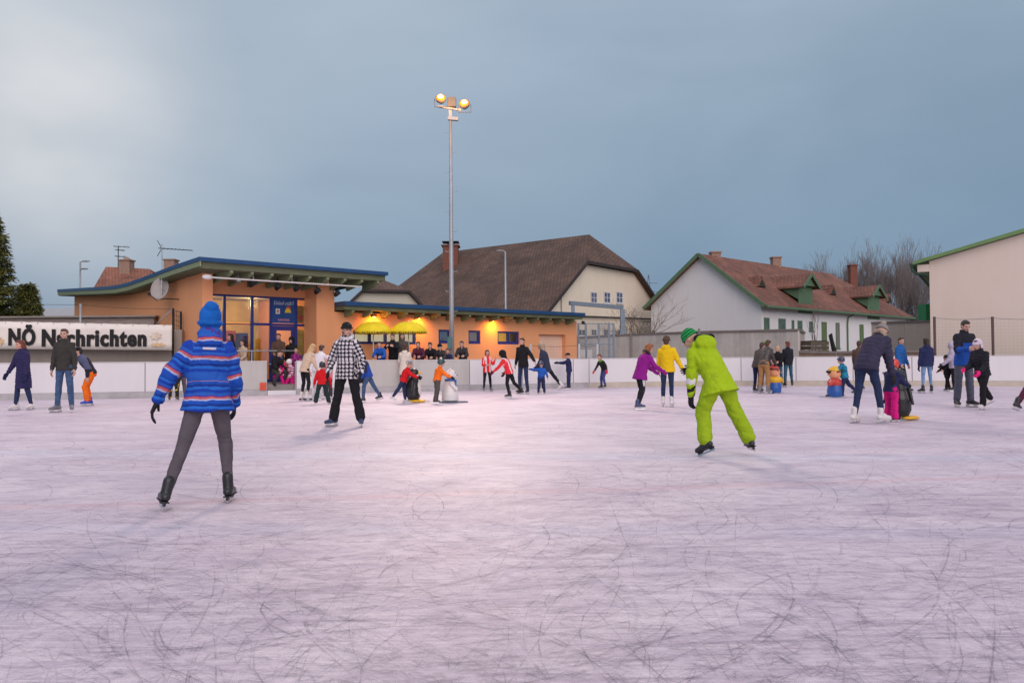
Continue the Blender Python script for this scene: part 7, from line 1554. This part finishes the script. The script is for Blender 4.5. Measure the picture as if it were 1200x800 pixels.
# ================================================================== PEOPLE ON THE TERRACE AND IN THE GATE
TG = 'people standing behind the boards'
def terr(label, px, Y, H, yaw, **k): return person(label, px, Y=Y, z0=TZ, H=H, yaw=yaw, skate=False, group=TG, boots=BOOTB, **k)
terr('woman with dark hair and a black jacket by the glass front', 272, 26.3, 1.70, 120, lean=4, aL=(20, 10, 70), aR=(24, 10, 60), top=dict(m=BLK, th=.03, hem=.1), pants=dict(m=CHAR, w=.0), hat=[('long', DARKH)])
terr('girl in a light beige jacket and blue jeans by the glass front', 285.5, 26.4, 1.50, 150, lean=3, aL=(20, 8, 40), aR=(16, 8, 30), top=dict(m=BEIG, th=.02, hem=.08), pants=dict(m=JEANSL, w=.0), hat=[('long', DARKH)])
terr('bald man in a brown jacket standing before the blue door', 326.5, 26.9, 1.72, 196, lean=2, head=(-10, 6), aL=(14, 10, 60, -10), aR=(14, 12, 60, -10), top=dict(m=BRNC, th=.034, hem=.12), pants=dict(m=CHAR, w=.008), hat=[('short', AUBURN)])
terr('woman in black with a hood standing before the blue door', 342, 27.2, 1.60, 170, lean=2, top=dict(m=BLK, th=.03, hem=.16), pants=dict(m=BLK, w=.0), hat=[('hoodup', BLK)])
terr('person in a plum patterned jacket standing at the gate post', 347, 26.15, 1.22, 190, lean=3, aL=(30, 6, 60), aR=(30, 8, 60), top=dict(m=PMAG, th=.034, hem=.1), pants=dict(m=CHAR, w=.01), hat=[('short', DARKH)])
sitp = dict(lL=(84, 8, 84), lR=(80, 10, 78), skate=False)
person('person in dark clothes crouching inside the open rink gate', 321.5, Y=25.55, z0=.30, H=1.50, yaw=-120, lean=22, head=(0, 20), aL=(40, 10, 50), aR=(40, 10, 50), lL=(84, 14, 100), lR=(70, 10, 96), top=dict(m=BLK, th=.03, hem=.04), pants=dict(m=CHAR, w=.014), hat=[('short', BROWN)], boots=BOOTB, skate=False, group=TG)
person('child in a pink snow suit and blue helmet sitting inside the gate', 331.5, Y=25.75, z0=.30, H=1.18, yaw=160, lean=16, head=(0, 20), aL=(40, 8, 40), aR=(40, 12, 40), lL=(70, 12, 80), lR=(70, 14, 80), top=dict(m=MAG, th=.034, hem=.04), pants=dict(m=MAG, w=.024), hat=[('helmet', HELU)], boots=BOOTB, skate=False, group=TG)
person('child in a pink striped jacket and white helmet stepping through the gate onto the ice', 341.5, 462, H=1.14, yaw=150, lean=10, head=(0, 14), aL=(30, 10, 30), aR=(30, 12, 40), lL=(6, 4, 8), lR=(30, 10, 44), top=dict(m=PINKS, th=.034, hem=.08), pants=dict(m=MAG, w=.026), hat=[('helmet', HELW)], boots=BSK)
lean_ = dict(aL=(64, 16, 58, -24), aR=(64, 18, 58, -24))
def look(label, px, topm, hatm, H=1.60, lean=34, yaw=176, dY=.50, hy=0, **k):
    q = BAT(arc_at_px(px)); terr(label, px, q.y+dY, H, yaw, lean=lean, head=(hy, lean*.25), lL=(-10, 4, 4), lR=(-6, 4, 6), top=dict(m=topm, th=.030, hem=.1), pants=dict(m=CHAR, w=.004), hat=hatm, **{**lean_, **k})
look('onlooker in a bright blue jacket leaning on the boards under the left parasol', 447, BLUEC, [('short', DARKH)], H=1.52, hy=10)
look('man in black standing tall behind the boards under the parasols', 461, BLK, [('short', BROWN)], H=1.72, lean=12, dY=.7)
look('woman with brown hair in a grey jacket behind the boards under the right parasol', 472, GRYB, [('long', BROWN)], H=1.74, lean=6, dY=1.1, aL=(20, 8, 40), aR=(20, 8, 40))
look('bald onlooker in a dark red jacket leaning on the boards', 492, DPURP, [('short', GRYB)], H=1.52)
look('onlooker in black with dark hair leaning on the boards left of the mast', 506, BLK, [('messy', DARKH)], H=1.50, lean=36)
look('short onlooker with a dark hat close to the mast', 517, CHAR, [('beanie', BLK)], H=1.42, lean=32, hy=-16)
look('small onlooker whose face shows just beside the mast foot', 525.5, NAVY, [('short', BROWN)], H=1.24, lean=30)
look('dark haired man in a black jacket leaning on the boards right of the mast', 542.5, CHAR, [('short', DARKH)], H=1.54, lean=34, hy=-8)

bpy.data.objects.remove(_tmp)
for m_ in list(bpy.data.meshes):
    if m_.users == 0: bpy.data.meshes.remove(m_)
